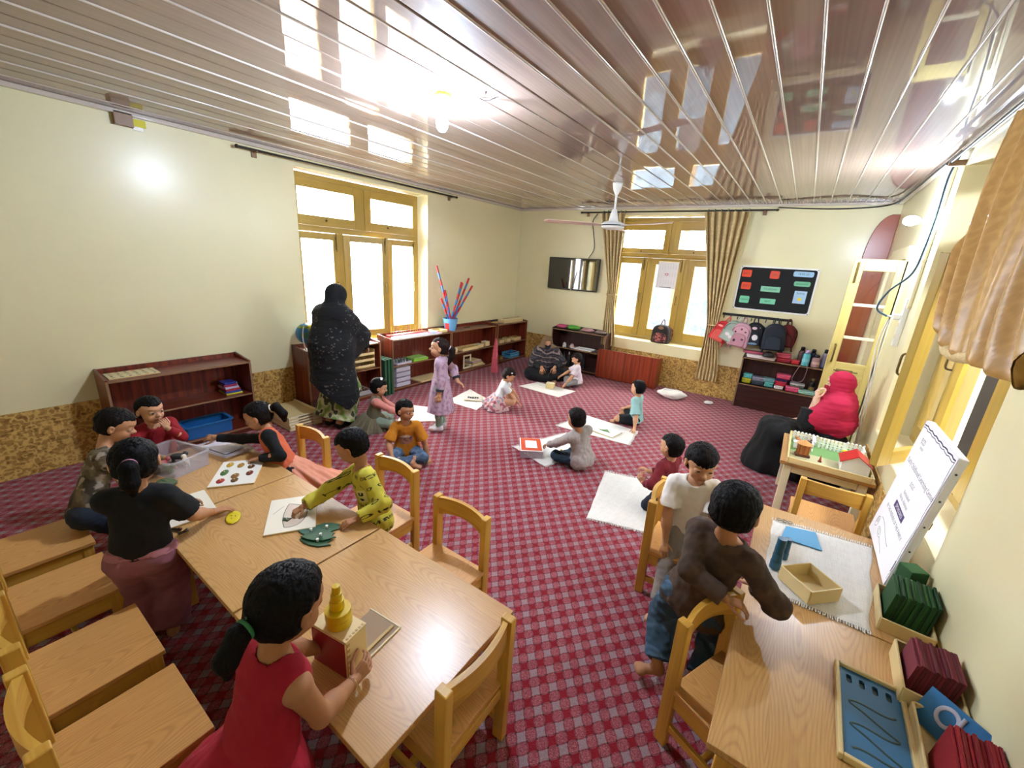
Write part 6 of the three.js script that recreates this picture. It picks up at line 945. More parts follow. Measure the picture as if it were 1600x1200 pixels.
  for (const s of [o.shirt, o.vest].filter(Boolean)) {
    const t = (s.t || 0.011) * h, hem = s.hem === undefined ? 0.03 : s.hem, base = add(pel, mul(up, -hem * h));
    let f = uni(0.03 * h, [...(hem >= 0.03 ? [cap(hip[0], hip[1], 0.068 * k + t)] : []), cap(add(along(0), mul(up, -0.03 * h)), along(0.3), 0.068 * k + t + (s.loose || 0) * h, 0.056 * k + t, Lv, 0.72), cap(along(0.25), along(0.78), 0.057 * k + t, 0.055 * k + t, Lv, 0.66), cap(add(sh[0], mul(Lv, -(s.sleeve === 0 ? 0.032 : 0.012) * h)), add(sh[1], mul(Lv, (s.sleeve === 0 ? 0.032 : 0.012) * h)), 0.036 * k + t * 0.6), cap(along(0.86), along(1.0), 0.05 * h, 0.04 * h), ...sh.map((q) => cap(lerp3(along(1.0), q, 0.2), lerp3(along(1.0), q, s.sleeve === 0 ? 0.7 : 1), 0.036 * k + t * 0.7, 0.032 * k + t * 0.7))]);
    f = cut(f, base, mul(up, -1));
    const sl = s.sleeve === undefined ? 1.92 : s.sleeve;
    if (sl > 0) f = uni(0.022 * h, [f, ...arm.map((a) => { const q = sl <= 1 ? lerp3(a.s, a.e, sl) : lerp3(a.e, a.w, sl - 1), n = nrm(sl <= 1 ? sub(a.e, a.s) : sub(a.w, a.e)), st = s.st || 0; const c1 = cap(a.s, sl <= 1 ? q : a.e, 0.033 * k + t, (sl <= 1 ? 0.034 : 0.027) * k + t + st * h * (sl <= 1 ? 1 : 0.6)); return cut(sl <= 1 ? c1 : uni(0.02 * h, [c1, cap(a.e, q, 0.027 * k + t + st * h * 0.6, 0.019 * k + t + st * h)]), q, sl <= 1 ? n : n); })]);
    f = carve(f, ell(add(along(1.04, 0.008), mul(up, 0.01 * h)), [0.05 * h, 0.03 * h, 0.05 * h], [Lv, up, fw]), 0.006);
    f = carve(f, cap(along(0.95), nb, 0.038 * h, 0.037 * h), 0.004);
    const sd = o.pel[0] * 7; f = folds(f, s.fold || 0.0055, 16, 11, 16, sd);
    wear(s.name || 'shirt', f, [base, neck, ...sh, ...arm.flatMap((a) => [a.e, a.w]), ...hip], 0.09 * k, s.c, s.pat && s.pat(J), null, s.mat);
    if (s.collar) obj('collar', surface(carve(cut(cap(along(0.93), along(1.04), 0.05 * h, 0.043 * h), along(1.03), up), cap(along(0.8), along(1.2), 0.043 * h, 0.04 * h), 0.002), ...box([along(0.85), along(1.1)], 0.07 * h), 0.005, () => lin(s.collar)), VCcloth, g);
    if (s.cuff) for (const a of arm) { const q0 = lerp3(a.e, a.w, sl - 1 - 0.14), q1 = lerp3(a.e, a.w, sl - 1 + 0.02); obj('cuff', surface(cut(cut(cap(q0, q1, 0.022 * k + t * 1.35, 0.021 * k + t * 1.3), q1, nrm(sub(q1, q0))), q0, nrm(sub(q0, q1))), ...box([q0, q1], 0.05 * h), 0.005, () => lin(s.cuff)), VCcloth, g); }
  }
  if (o.pants) {
    const s = o.pants, t = (s.t || 0.008) * h, L = s.len === undefined ? 1.9 : s.len; const st = (s.flare || 0) * h;
    let f = uni(0.02 * h, [cut(cap(add(pel, mul(Lv, hipW)), add(pel, mul(Lv, -hipW)), 0.066 * k + t), add(pel, mul(up, 0.06 * h)), up), ...leg.map((q) => { const e = L <= 1 ? lerp3(q.h, q.k, L) : lerp3(q.k, q.a, L - 1), n = nrm(L <= 1 ? sub(q.k, q.h) : sub(q.a, q.k)); const c1 = cap(q.h, L <= 1 ? e : q.k, 0.058 * k + t, 0.042 * k + t + st * 0.5); return L <= 1 ? cut(c1, e, n) : uni(0.015 * h, [c1, cut(cap(q.k, e, 0.039 * k + t + st * 0.5, 0.027 * k + t + st), e, n)]); })]);
    f = folds(f, s.fold || 0.006, 14, 20, 14, o.pel[2] * 5);
    wear('trousers', f, [add(pel, mul(up, 0.07 * h)), ...hip, ...leg.flatMap((q) => [q.k, q.a])], 0.1 * k, s.c, s.pat && s.pat(J));
    if (s.band) obj('waistband', surface(cut(cut(cap(add(pel, mul(Lv, hipW)), add(pel, mul(Lv, -hipW)), 0.07 * k + t), add(pel, mul(up, 0.055 * h)), up), add(pel, mul(up, 0.03 * h)), mul(up, -1)), ...box(hip, 0.1 * k), 0.008, () => lin(s.band)), VCcloth, g);
  }
  if (o.skirt) { // from the waist out to a pleated hem; c is the hem centre, r its half width and depth
    const s = o.skirt, a = along(s.top === undefined ? 0.25 : s.top), b = W(s.c), ax = nrm(sub(b, a)), Ls = len(sub(b, a)), e1 = nrm(sub(Lv, mul(ax, dot(Lv, ax)))), e2 = crs(ax, e1), r0 = s.r0 || 0.078 * k, [rx, ry] = s.r, n = s.n || 11, amp = s.amp === undefined ? 0.05 : s.amp, pw = s.pow || 1;
    let f = (x, y, z) => { const d = [x - a[0], y - a[1], z - a[2]], t = dot(d, ax) / Ls, tt = clamp(t, 0, 1), p = dot(d, e1), q = dot(d, e2), X = mix(r0 * 1.25, rx, Math.pow(tt, pw)), Y = mix(r0 * 0.95, ry, Math.pow(tt, pw)), th = Math.atan2(q / Y, p / X), rad = Math.hypot(p / X, q / Y), w = 1 + amp * tt * (Math.sin(th * n + 2 * Math.sin(th * 3)) + 0.4 * Math.sin(th * n * 2.3 + 1)); return Math.max((rad - w) * Math.min(X, Y) * 0.8, (t - 1) * Ls, -t * Ls); };
    f = folds(f, s.fold || 0.004, 12, 8, 12, 4);
    if (s.floor !== undefined) { const fl = s.floor, g0 = f; f = (x, y, z) => Math.max(g0(x, y, z), fl - y); }
    wear('skirt', f, [a, add(b, mul(e1, rx)), add(b, mul(e1, -rx)), add(b, mul(e2, ry)), add(b, mul(e2, -ry))], 0.05, s.color, s.pat && s.pat(J));
    if (s.sash) obj('sash', surface(cut(cut(cap(along(s.sash[0] - 0.05), along(s.sash[0] + 0.05), 0.062 * k, 0.062 * k, Lv, 0.7), along(s.sash[0] + 0.09), up), along(s.sash[0] - 0.07), mul(up, -1)), ...box([along(s.sash[0])], 0.12 * k), 0.007, () => lin(s.sash[1])), VCcloth, g);
  }
  if (o.socks) for (const e of feet) obj('sock', surface(folds(uni(0.02, [cap(e.heel, e.q.a, 0.024 * h), cap(e.heel, e.ball, 0.025 * h, 0.024 * h), cap(e.ball, e.tip, 0.023 * h, 0.018 * h), cap(e.q.a, lerp3(e.q.a, e.q.k, 0.15), 0.028 * h)]), 0.001, 30, 30, 30, 2), ...box([e.heel, e.tip, e.q.a], 0.05 * h), 0.008, () => lin(o.socks)), VCcloth, g);
  if (o.extra) o.extra(J);
  return g;
}
const camo = (J) => (x, y, z) => { const n = PN.noise(x * 14, y * 14, z * 14), m = PN.noise(x * 26 + 9, y * 26, z * 26); return lin(m > 0.3 ? 0x9c8f82 : n > 0.18 ? 0x3e352b : n < -0.22 ? 0x76694f : 0x5d5140); };
const specks = (base, c, thr, f) => () => (x, y, z) => lin(PN.noise(x * f, y * f, z * f) > thr ? c : base);
// ---------------------------------------------------------------- the people of the room
const DOWN = [0, -1, 0];
const crossLegs = (o, f = 0.17) => { const a = o.yaw * D2R, F = [Math.sin(a), 0, Math.cos(a)], L = [Math.cos(a), 0, -Math.sin(a)], at = (q, w) => [o.pel[0] + F[0] * q + L[0] * w, 0.055, o.pel[2] + F[2] * q + L[2] * w]; o.legL = [at(f, -0.05), add(add(mul(L, 1), mul(F, 0.35)), [0, 0.12, 0]), add(mul(L, -0.8), mul(F, 0.3))]; o.legR = [at(f + 0.05, 0.05), add(add(mul(L, -1), mul(F, 0.35)), [0, 0.12, 0]), add(mul(L, 0.8), mul(F, 0.3))]; return o; };
const kneelLegs = (o) => { const a = o.yaw * D2R, F = [Math.sin(a), 0, Math.cos(a)], L = [Math.cos(a), 0, -Math.sin(a)], at = (s) => [o.pel[0] - F[0] * 0.08 + L[0] * s, 0.06, o.pel[2] - F[2] * 0.08 + L[2] * s]; o.legL = [at(0.06), add(F, [0, -0.2, 0]), mul(F, -1)]; o.legR = [at(-0.06), add(F, [0, -0.2, 0]), mul(F, -1)]; return o; };
const shortHair = { th: 0.03, line: 0.24, side: -0.1, nape: -0.3 };
const skinA = 0xb98560, skinB = 0xa8744e, skinC = 0xc6946e;
person({ label: 'boy in a brown camouflage top and jeans leaning over the long table', h: 1.02, pel: [-3.05, 0.39, -0.3], neck: [-3.12, 0.69, -0.44], head: [-3.15, 0.835, -0.525], yaw: 176, face: [158, 22], skin: skinA, hair: 0x1d1410, style: { th: 0.012, line: 0.24, side: -0.02, nape: -0.22 }, armL: [[-3.22, 0.535, -0.66], null, [0, 0, -1], DOWN], armR: [[-3.04, 0.535, -0.66], null, [0, 0, -1], DOWN], legL: [[-3.12, 0.06, -0.55], [0, 0.3, -1]], legR: [[-3.0, 0.06, -0.55], [0, 0.3, -1]], shirt: { c: 0x5d5140, sleeve: 1.85, hem: 0.02, loose: 0.004, pat: camo }, pants: { c: 0x1c2433 } });
person({ label: 'girl in a black short-sleeved shirt and mauve trousers with a ponytail, back to the camera', h: 1.06, pel: [-2.27, 0.47, -0.365], neck: [-2.285, 0.79, -0.395], head: [-2.29, 0.935, -0.415], yaw: -122, face: [-112, 14], skin: skinA, hair: 0x0d0a0a, style: { th: 0.035, line: 0.26, side: -0.02, nape: -0.32, tail: [[0, 0.08, -0.48], [0, 0.0, -0.62], [0, -0.3, -0.62], [0, -0.55, -0.52]], tr: 0.16, tie: [0, 0.06, -0.5, 0xb87a90, 0.09] }, armR: [[-2.315, 0.535, -0.675], [0.6, -0.5, 0.2], [0.1, -0.05, -1], DOWN, 0.15], armL: [[-2.47, 0.535, -0.63], null, [-0.2, 0, -1], DOWN, 0.4], shirt: { c: 0x0b0b0d, sleeve: 0.8, hem: 0.0, st: 0.012, fold: 0.004 }, pants: { c: 0x8c5560, len: 1.97, flare: 0.03, t: 0.014, band: 0xa86a72 } });
person({ label: 'small boy in a red polo shirt holding a piece to his mouth', h: 0.92, pel: [-3.56, 0.42, -0.78], neck: [-3.5, 0.655, -0.765], head: [-3.46, 0.785, -0.758], yaw: 95, face: [108, 4], skin: skinC, hair: 0x15100e, style: shortHair, armL: [[-3.345, 0.675, -0.8], [0.3, -0.8, -0.5], [-0.1, 0.95, 0.25], [-1, 0.1, 0.2], 0.6], armR: [[-3.3, 0.53, -0.7], null, [1, 0, 0.1], DOWN, 0.5], shirt: { c: 0x8e0f1c, sleeve: 1.9, collar: 0x8e0f1c }, pants: { c: 0x1a1a22 }, extra(J) { obj('held_piece', [new THREE.SphereGeometry(1, 14, 8).scale(0.022, 0.01, 0.014).translate(...J.hp(0.02, -0.3, 0.5))], col(0xe8dcc0, 0.4), J.g); } });
person({ label: 'girl in an orange dress over black sleeves with a ponytail, working at the fruit puzzle', h: 1.0, pel: [-2.68, 0.39, -1.26], neck: [-2.85, 0.64, -1.22], head: [-2.94, 0.755, -1.205], yaw: -28, face: [-42, 20], skin: skinA, hair: 0x18100e, style: { th: 0.03, line: 0.27, side: -0.06, nape: -0.28, tail: [[0, 0.12, -0.46], [0, 0.12, -0.68], [0, -0.2, -0.78], [0, -0.45, -0.72]], tr: 0.15, tie: [0, 0.12, -0.5, 0xd8c8b0, 0.1] }, armL: [[-2.745, 0.535, -1.1], [0.8, -0.1, -0.4], [-0.6, -0.1, 0.6], DOWN, 0.5], armR: [[-3.14, 0.6, -1.0], [-0.5, -0.6, -0.5], [-0.75, 0.0, 0.55], [0, -0.6, -0.6], 0.2], shirt: { c: 0x0c0c10, sleeve: 1.93, t: 0.008, hem: 0 }, vest: { name: 'dress_top', c: 0xc9603c, sleeve: 0, t: 0.018, hem: 0.02, fold: 0.006 }, skirt: { top: 0.3, c: [-2.55, 0.22, -1.38], r: [0.2, 0.19], color: 0xdb9478, amp: 0.09, n: 9, fold: 0.008 }, legL: [[-2.6, 0.06, -1.15], [0, 0.5, 1]], legR: [[-2.72, 0.06, -1.15], [0, 0.5, 1]], pants: { c: 0x14141a, t: 0.003 } });
{
  const tx = canvasTex(512, 512, (g) => { g.fillStyle = '#c3b83c'; g.fillRect(0, 0, 512, 512); g.fillStyle = '#2c2a18'; g.font = 'bold 26px sans-serif'; const w = ['NO', 'OK!', 'NOPE', 'OH', 'YES', 'AH', 'NO', 'HMM']; for (let j = 0; j < 9; j++) for (let i = 0; i < 7; i++) { g.save(); g.translate(30 + i * 72 + 30 * (j % 2), 40 + j * 58); g.rotate(0.9 * (hash(i, j, 3) - 0.5)); g.fillText(w[(i * 3 + j * 5) % 8], -20, 8); g.restore(); } g.fillStyle = '#d8cf80'; g.fillRect(288, 236, 62, 74); g.fillStyle = '#20201a'; g.beginPath(); g.ellipse(318, 292, 18, 8, 0, 0, 7); g.fill(); g.fillRect(302, 250, 12, 18); g.fillRect(324, 250, 12, 18); g.fillRect(308, 262, 22, 8); });
  tx.wrapS = tx.wrapT = THREE.RepeatWrapping;
  person({ label: 'boy in a yellow sweater with black lettering placing a piece on the cream puzzle', h: 1.02, pel: [-1.79, 0.4, -1.3], neck: [-1.87, 0.69, -1.275], head: [-1.935, 0.83, -1.262], yaw: -18, face: [-56, 24], skin: skinB, hair: 0x120d0c, style: { th: 0.035, line: 0.2, side: -0.06, nape: -0.28 }, armR: [[-1.99, 0.55, -0.985], [-0.6, -0.4, -0.4], [-0.2, -0.35, 0.9], [0.1, -1, -0.3], 0.7], armL: [[-1.695, 0.535, -1.115], [0.8, -0.3, -0.5], [-0.3, -0.05, 0.95], DOWN, 0.15], legL: [[-1.72, 0.06, -1.1], [0, 0.6, 1]], legR: [[-1.86, 0.06, -1.1], [0, 0.6, 1]], shirt: { c: 0xffffff, mat: std({ map: tx, roughness: 0.9 }), sleeve: 1.9, hem: 0.05, loose: 0.006, st: 0.008, fold: 0.007 }, pants: { c: 0x2a3040 }, handCell: 0.0026 });
}
person({ label: 'girl in a sleeveless red dress with a green hair tie at the near table', h: 1.1, pel: [-1.0, 0.49, -0.3], neck: [-0.99, 0.805, -0.37], head: [-0.985, 0.955, -0.42], yaw: 184, face: [190, 20], skin: skinB, hair: 0x100b0a, fine: 0.0035, cell: 0.008, handCell: 0.0022, clothCell: 0.0065, hairCell: 0.0042, style: { th: 0.04, line: 0.27, side: 0.0, nape: -0.3, tail: [[0, -0.05, -0.46], [0.0, -0.12, -0.6], [0, -0.36, -0.68], [0, -0.55, -0.62]], tr: 0.13, tie: [0, -0.08, -0.53, 0x2c7a4a, 0.09], bow: [0.02, -0.04, -0.55, 0x2f8a55] }, armR: [[-0.94, 0.55, -0.57], [0.25, -1, 0.35], [-0.05, 0.28, -0.95], [-0.85, -0.4, -0.1], 0.35], armL: [[-1.13, 0.545, -0.58], [-0.8, -0.5, 0.4], [0.1, 0, -1], DOWN, 0.4], shirt: { name: 'dress_top', c: 0x9c0a24, sleeve: 0, t: 0.012, hem: 0.02, fold: 0.0035 }, skirt: { top: 0.22, c: [-1.03, 0.14, -0.19], r: [0.33, 0.27], color: 0xa20c28, amp: 0.07, n: 13, pow: 0.8, fold: 0.006 }, legL: [[-1.06, 0.06, -0.33]], legR: [[-0.94, 0.06, -0.33]], extra(J) {
  const a = J.arm[1], q = lerp3(a.e, a.w, 0.9); const m = new THREE.TorusGeometry(0.021, 0.0022, 6, 24).applyQuaternion(new THREE.Quaternion().setFromUnitVectors(V(0, 0, 1), V(...nrm(sub(a.w, a.e))))).translate(...q); obj('bracelet', [m], col(0xb09060, 0.3, { metalness: 0.6 }), J.g);
  const n = J.along(0.985, 0.002); obj('necklace', [new THREE.TorusGeometry(0.05, 0.0022, 6, 32).rotateX(Q).applyQuaternion(new THREE.Quaternion().setFromUnitVectors(V(0, 1, 0), V(...J.up))).translate(...n)], col(0x8a7038, 0.35, { metalness: 0.7 }), J.g);
} });
function headScarf(J, name, color, fs, opening, pat, cl = 0.011, foldAmp = 0.006) { // head and shoulders cloth with an opening for the face
  const { hp, HS, hc, along, g, box } = J; const F = [sub(hp(1, 0, 0), hc), sub(hp(0, 1, 0), hc), sub(hp(0, 0, 1), hc)].map(nrm);
  let f = uni(0.07, [ell(hp(0, 0.11, -0.1), [0.45 * HS, 0.45 * HS, 0.5 * HS], F), cap(hp(0, -0.2, -0.12), along(0.9), 0.36 * HS, 0.45 * HS), ...fs]);
  f = carve(f, ell(hp(0, -0.05, 0.62), [opening[0] * 1.4 * HS, opening[1] * 1.2 * HS, 0.46 * HS], F), 0.008);
  f = folds(f, foldAmp, 5, 17, 5, hc[1] * 9);
  return [f, (pts, m) => obj(name, surface(f, ...box(pts, m), cl, pat || (() => lin(color))), VCcloth, g)];
}
function veil(J, color, top = -0.07) { const { hp, HS, g, box, hc } = J; const F = [sub(hp(1, 0, 0), hc), sub(hp(0, 1, 0), hc), sub(hp(0, 0, 1), hc)].map(nrm); const f = folds(cut(uni(0.03, [ell(hp(0, -0.18, 0.1), [0.36 * HS, 0.36 * HS, 0.36 * HS], F), cap(hp(0, -0.1, 0.3), hp(0, -0.2, 0.36), 0.1 * HS)]), hp(0, top, 0.3), F[1]), 0.003, 30, 30, 30, 2); obj('face_veil', surface(f, ...box([hp(0, -0.18, 0.1)], 0.55 * HS), 0.006, () => lin(color)), VCcloth, g); }
person({ label: 'woman standing in a long black chador with white sprigs, reaching into a shelf', adult: true, h: 1.56, pel: [-4.02, 0.78, -2.43], neck: [-4.02, 1.27, -2.5], head: [-4.04, 1.435, -2.56], yaw: 190, face: [202, 30], skin: skinA, cell: 0.014, armR: [[-4.12, 0.76, -2.98], [0.7, -0.3, 0.3], [-0.35, -0.45, -0.8], [-0.5, -0.6, 0.3], 0.3], armL: [[-4.2, 0.9, -2.75], [-0.5, -0.5, 0.3], null, DOWN, 0.3, true], pants: { c: 0x8f9660, flare: 0.05, t: 0.03, len: 1.93, pat: () => (x, y, z) => { const n = PN.noise(x * 16, y * 14, z * 16); return lin(n > 0.2 ? 0x6d8a3c : n < -0.22 ? 0x3c4030 : n < -0.02 ? 0xb8b890 : 0xa0a478); } }, extra(J) {
  const a = J.arm[1], b = J.arm[0], lo = J.W([-4.0, 0.35, -2.44]), spr = (x, y, z) => { const s = x * 0.5 + z, n = PN.noise(s * 75, y * 75, x * 30), m = PN.noise(s * 9 + y * 5, y * 3, 2); return lin(n > 0.44 && m > 0.0 ? 0x5c5a54 : 0x08080a); };
  const [f] = headScarf(J, 'chador', 0, [cap(J.along(0.88), J.along(0.3), 0.17, 0.21, J.Lv, 0.8), cap(J.along(0.3), lo, 0.2, 0.235, J.Lv, 0.85), cap(a.s, a.e, 0.1, 0.12), cap(a.e, lerp3(a.e, a.w, 0.75), 0.115, 0.075), cap(b.s, b.e, 0.1, 0.12), cap(a.e, add(a.e, [0, -0.14, 0.06]), 0.12, 0.1)], [0.2, 0.26]);
  const tip = J.W([-3.9, 0.26, -2.5]), g2 = folds((x, y, z) => { const q = Math.abs((z - tip[2]) * 0.9 - (x - tip[0]) * 0.4); return Math.max(f(x, y, z), tip[1] + 0.85 * q - y); }, 0.012, 5, 2.2, 5, 3);
  obj('chador', surface(g2, ...J.box([lo, J.hp(0, 0.6, 0), a.w, b.e, J.W([-4.02, 0.2, -2.43])], 0.3), 0.0085, spr), VCcloth, J.g);
  for (const e of J.feet) obj('shoe', surface(uni(0.02, [cap(e.heel, e.ball, 0.04, 0.042), cap(e.ball, e.tip, 0.042, 0.036)]), ...J.box([e.heel, e.tip], 0.06), 0.009, () => [0.01, 0.01, 0.012]), VCcloth, J.g);
} });
person(crossLegs({ label: 'girl in an olive pinafore with pink sleeves seated on the floor', h: 0.97, pel: [-3.68, 0.1, -2.68], neck: [-3.635, 0.36, -2.715], head: [-3.61, 0.485, -2.73], yaw: 140, face: [142, 12], skin: skinC, hair: 0x14100f, style: { th: 0.045, line: 0.22, side: 0.02, nape: -0.62, clips: [[0.12, 0.5, -0.05, 0xf0eef0, 0.08], [-0.02, 0.53, 0.02, 0xf0eef0, 0.09], [-0.14, 0.5, 0.02, 0xf0eef0, 0.08]] }, armL: [[-3.62, 0.12, -3.05], [-0.3, -0.5, 0.3], [0.2, -0.2, -1], DOWN], armR: [[-3.42, 0.14, -2.95], [0.6, -0.6, 0.3], [0.3, -0.3, -0.9], DOWN], shirt: { c: 0xc88478, sleeve: 1.9, t: 0.009 }, vest: { name: 'pinafore_top', c: 0x5f5a44, sleeve: 0, t: 0.016, hem: 0 }, skirt: { top: 0.28, c: [-3.7, 0.004, -2.68], r: [0.25, 0.23], color: 0x625c46, amp: 0.1, n: 14, pow: 0.7, floor: 0.004 }, pants: { c: 0x7c8a78 } }));
person(crossLegs({ label: 'boy in a mustard printed T-shirt and jeans sitting cross-legged on the carpet', h: 0.98, pel: [-2.83, 0.1, -2.44], neck: [-2.8, 0.375, -2.405], head: [-2.795, 0.52, -2.395], yaw: 48, face: [100, 4], skin: skinA, hair: 0x15100e, style: shortHair, armL: [[-2.63, 0.05, -2.52], [0.6, -0.2, -0.6], [0.5, -0.35, 0.2], DOWN, 0.05], armR: [[-2.76, 0.13, -2.2], [-0.5, -0.3, 0.3], [0.5, -0.4, 0.2], DOWN, 0.5], shirt: { c: 0xb87410, sleeve: 0.85, st: 0.015, hem: 0.03, loose: 0.006, pat: (J) => (x, y, z) => { const d = [x - J.pel[0], y - J.pel[1], z - J.pel[2]], u = dot(d, J.Lv), v = dot(d, J.up), w = dot(d, J.fw); if (w > 0.02 && Math.hypot((u + 0.005) / 0.065, (v - 0.15) / 0.05) < 1) return lin(v > 0.175 ? 0xcfc4b4 : PN.noise(u * 40, v * 40, 1) > 0.1 ? 0x6a4a5c : 0x9a6a4a); return lin(0xb87410); } }, pants: { c: 0x3e5068, fold: 0.008, pat: specks(0x42566e, 0x5c7088, 0.2, 20) } }, 0.16));
person({ label: 'girl in a lilac coat and mint trousers standing on the carpet', h: 1.07, pel: [-3.08, 0.52, -3.15], neck: [-3.09, 0.83, -3.15], head: [-3.11, 0.955, -3.14], yaw: -52, face: [-46, -8], skin: skinC, hair: 0x2e1d16, style: { th: 0.03, line: 0.28, side: -0.08, nape: -0.25, tail: [[0, 0.1, -0.46], [0, 0.0, -0.68], [0, -0.35, -0.7], [0, -0.75, -0.6]], tr: 0.16, tie: [0, 0.08, -0.52, 0xc8b0b8, 0.1], clips: [[0.3, 0.36, 0.1, 0xd08a94, 0.06]] }, armL: [[-2.98, 0.47, -3.02], [0.3, 0, -0.6], [0, -1, 0.1], [-0.7, 0, -0.5], 0.3], armR: [[-3.0, 0.56, -3.33], [0.3, -0.4, -0.8], [0.6, -0.4, -0.5], [0, -1, 0], 0.2], shirt: { name: 'coat_top', c: 0xb59aac, sleeve: 1.72, t: 0.014, hem: 0.02, cuff: 0x24242c, pat: specks(0xb59aac, 0x9c7e96, 0.25, 30) }, skirt: { top: 0.35, c: [-3.08, 0.24, -3.15], r: [0.17, 0.15], r0: 0.098, color: 0xb59aac, amp: 0.035, n: 7, pat: specks(0xb59aac, 0x9c7e96, 0.25, 30) }, pants: { c: 0x8fae9e, len: 1.95, fold: 0.009 }, socks: 0xd8d8dc, legL: [[-3.05, 0.07, -3.1], null, [-0.8, 0, 0.6]], legR: [[-3.1, 0.07, -3.2], null, [-0.5, 0, 0.8]] });
person({ label: 'little girl in a white top and pink floral skirt crouching and reaching to the carpet', h: 0.92, pel: [-3.05, 0.13, -4.2], neck: [-2.975, 0.36, -4.23], head: [-2.935, 0.47, -4.25], yaw: 124, face: [118, 32], skin: skinC, hair: 0x2a1a14, style: { th: 0.05, line: 0.22, side: 0.02, nape: -0.5, clips: [[-0.3, 0.34, 0.05, 0xf0eef2, 0.09]] }, armR: [[-2.8, 0.06, -4.36], [0.3, -0.3, 0.6], [0.5, -0.6, -0.4], [-0.4, -0.5, 0.2], 0.4], armL: [[-2.95, 0.12, -4.5], null, [0.4, -0.7, -0.4], DOWN, 0.4], shirt: { name: 'blouse', c: 0xd6dad8, sleeve: 0.55, st: 0.014, t: 0.013 }, skirt: { top: 0.35, c: [-3.07, 0.006, -4.2], r: [0.225, 0.2], color: 0xc8a0a0, amp: 0.08, n: 13, pow: 0.75, floor: 0.005, sash: [0.32, 0x9cb8b8], pat: () => (x, y, z) => { const n = PN.noise(x * 20, y * 20, z * 20); return lin(n > 0.22 ? 0xa45c68 : n < -0.2 ? 0x8d8fa0 : 0xcdaaa4); } }, legL: [[-3.08, 0.06, -4.28], [0.7, 0.6, -0.6]], legR: [[-3.0, 0.06, -4.16], [0.7, 0.6, -0.4]] });
person(crossLegs({ label: 'woman in a dark striped shawl sitting on the floor in the far corner', adult: true, h: 1.38, pel: [-3.44, 0.13, -6.06], neck: [-3.385, 0.49, -5.98], head: [-3.36, 0.632, -5.94], yaw: 38, face: [42, 12], skin: skinA, cell: 0.014, armR: [[-3.3, 0.25, -5.72], [-0.6, -0.3, 0.3], [0.3, -0.8, 0.5], [-0.3, -0.5, -0.6], 0.3], armL: [[-3.12, 0.27, -5.82], [0.7, -0.4, -0.2], [0.3, -0.8, 0.4], [-0.4, -0.4, -0.4], 0.4], pants: { c: 0x0e0d10, t: 0.03, flare: 0.02 }, shirt: { c: 0x121015, sleeve: 1.88, st: 0.012 }, extra(J) {
  const a = J.arm, [f] = headScarf(J, '', 0, [cap(J.along(0.85), J.along(0.45), 0.17, 0.19, J.Lv, 0.8), cap(a[0].s, a[0].e, 0.075, 0.085), cap(a[1].s, a[1].e, 0.075, 0.085), cap(J.along(0.5, 0.06), J.along(0.2, 0.12), 0.12, 0.1)], [0.24, 0.3]);
  const top = J.hp(0, -0.42, 0), shawl = cut(f, top, [0, 1, 0]), stripe = (x, y, z) => { const s = Math.sin((y * 0.9 + 0.35 * (x + z) + 0.02 * PN.noise(x * 8, y * 8, z * 8)) * 95), q = PN.noise(x * 40, y * 40, z * 40); return lin(s > 0.75 ? 0x7a6a66 : s < -0.85 ? 0x3c3440 : q > 0.35 ? 0x57464a : 0x17151b); };
  obj('shawl', surface(shawl, ...J.box([J.along(0.9), J.along(0), a[0].e, a[1].e, J.along(0.2, 0.12)], 0.25), 0.013, stripe), VCcloth, J.g);
  obj('head_cloth', surface(cut(f, top, [0, -1, 0]), ...J.box([J.hc], 0.22), 0.009, () => lin(0x6a5238)), VCcloth, J.g); veil(J, 0x17151b, -0.1);
  obj('robe', surface(folds(uni(0.08, [cap(J.leg[0].h, J.leg[0].k, 0.11, 0.1), cap(J.leg[1].h, J.leg[1].k, 0.11, 0.1), cap(J.leg[0].k, J.leg[0].a, 0.09, 0.06), cap(J.leg[1].k, J.leg[1].a, 0.09, 0.06), ell([J.pel[0], 0.1, J.pel[2]], [0.26, 0.14, 0.26])]), 0.01, 8, 8, 8, 1), ...J.box([J.pel, J.leg[0].k, J.leg[1].k, J.leg[0].a], 0.28), 0.014, () => lin(0x0e0d10)), VCcloth, J.g);
} }, 0.26));
person(crossLegs({ label: 'small child in a white T-shirt sitting beside the woman in the striped shawl', h: 0.92, pel: [-2.72, 0.1, -5.92], neck: [-2.765, 0.34, -5.92], head: [-2.785, 0.46, -5.92], yaw: -58, face: [-62, 20], skin: skinC, hair: 0x22140f, style: { th: 0.035, line: 0.18, side: 0.0, nape: -0.35 }, armL: [[-2.82, 0.07, -5.66], [0.5, -0.3, 0], [-0.3, -0.7, 0.6], DOWN, 0.2], armR: [[-3.0, 0.14, -5.86], [-0.3, -0.5, -0.6], [-0.8, -0.4, 0.2], DOWN, 0.5], shirt: { c: 0xd8ccd2, sleeve: 0.8, st: 0.012, hem: 0.03 }, pants: { c: 0x8a8a88 } }, 0.15));
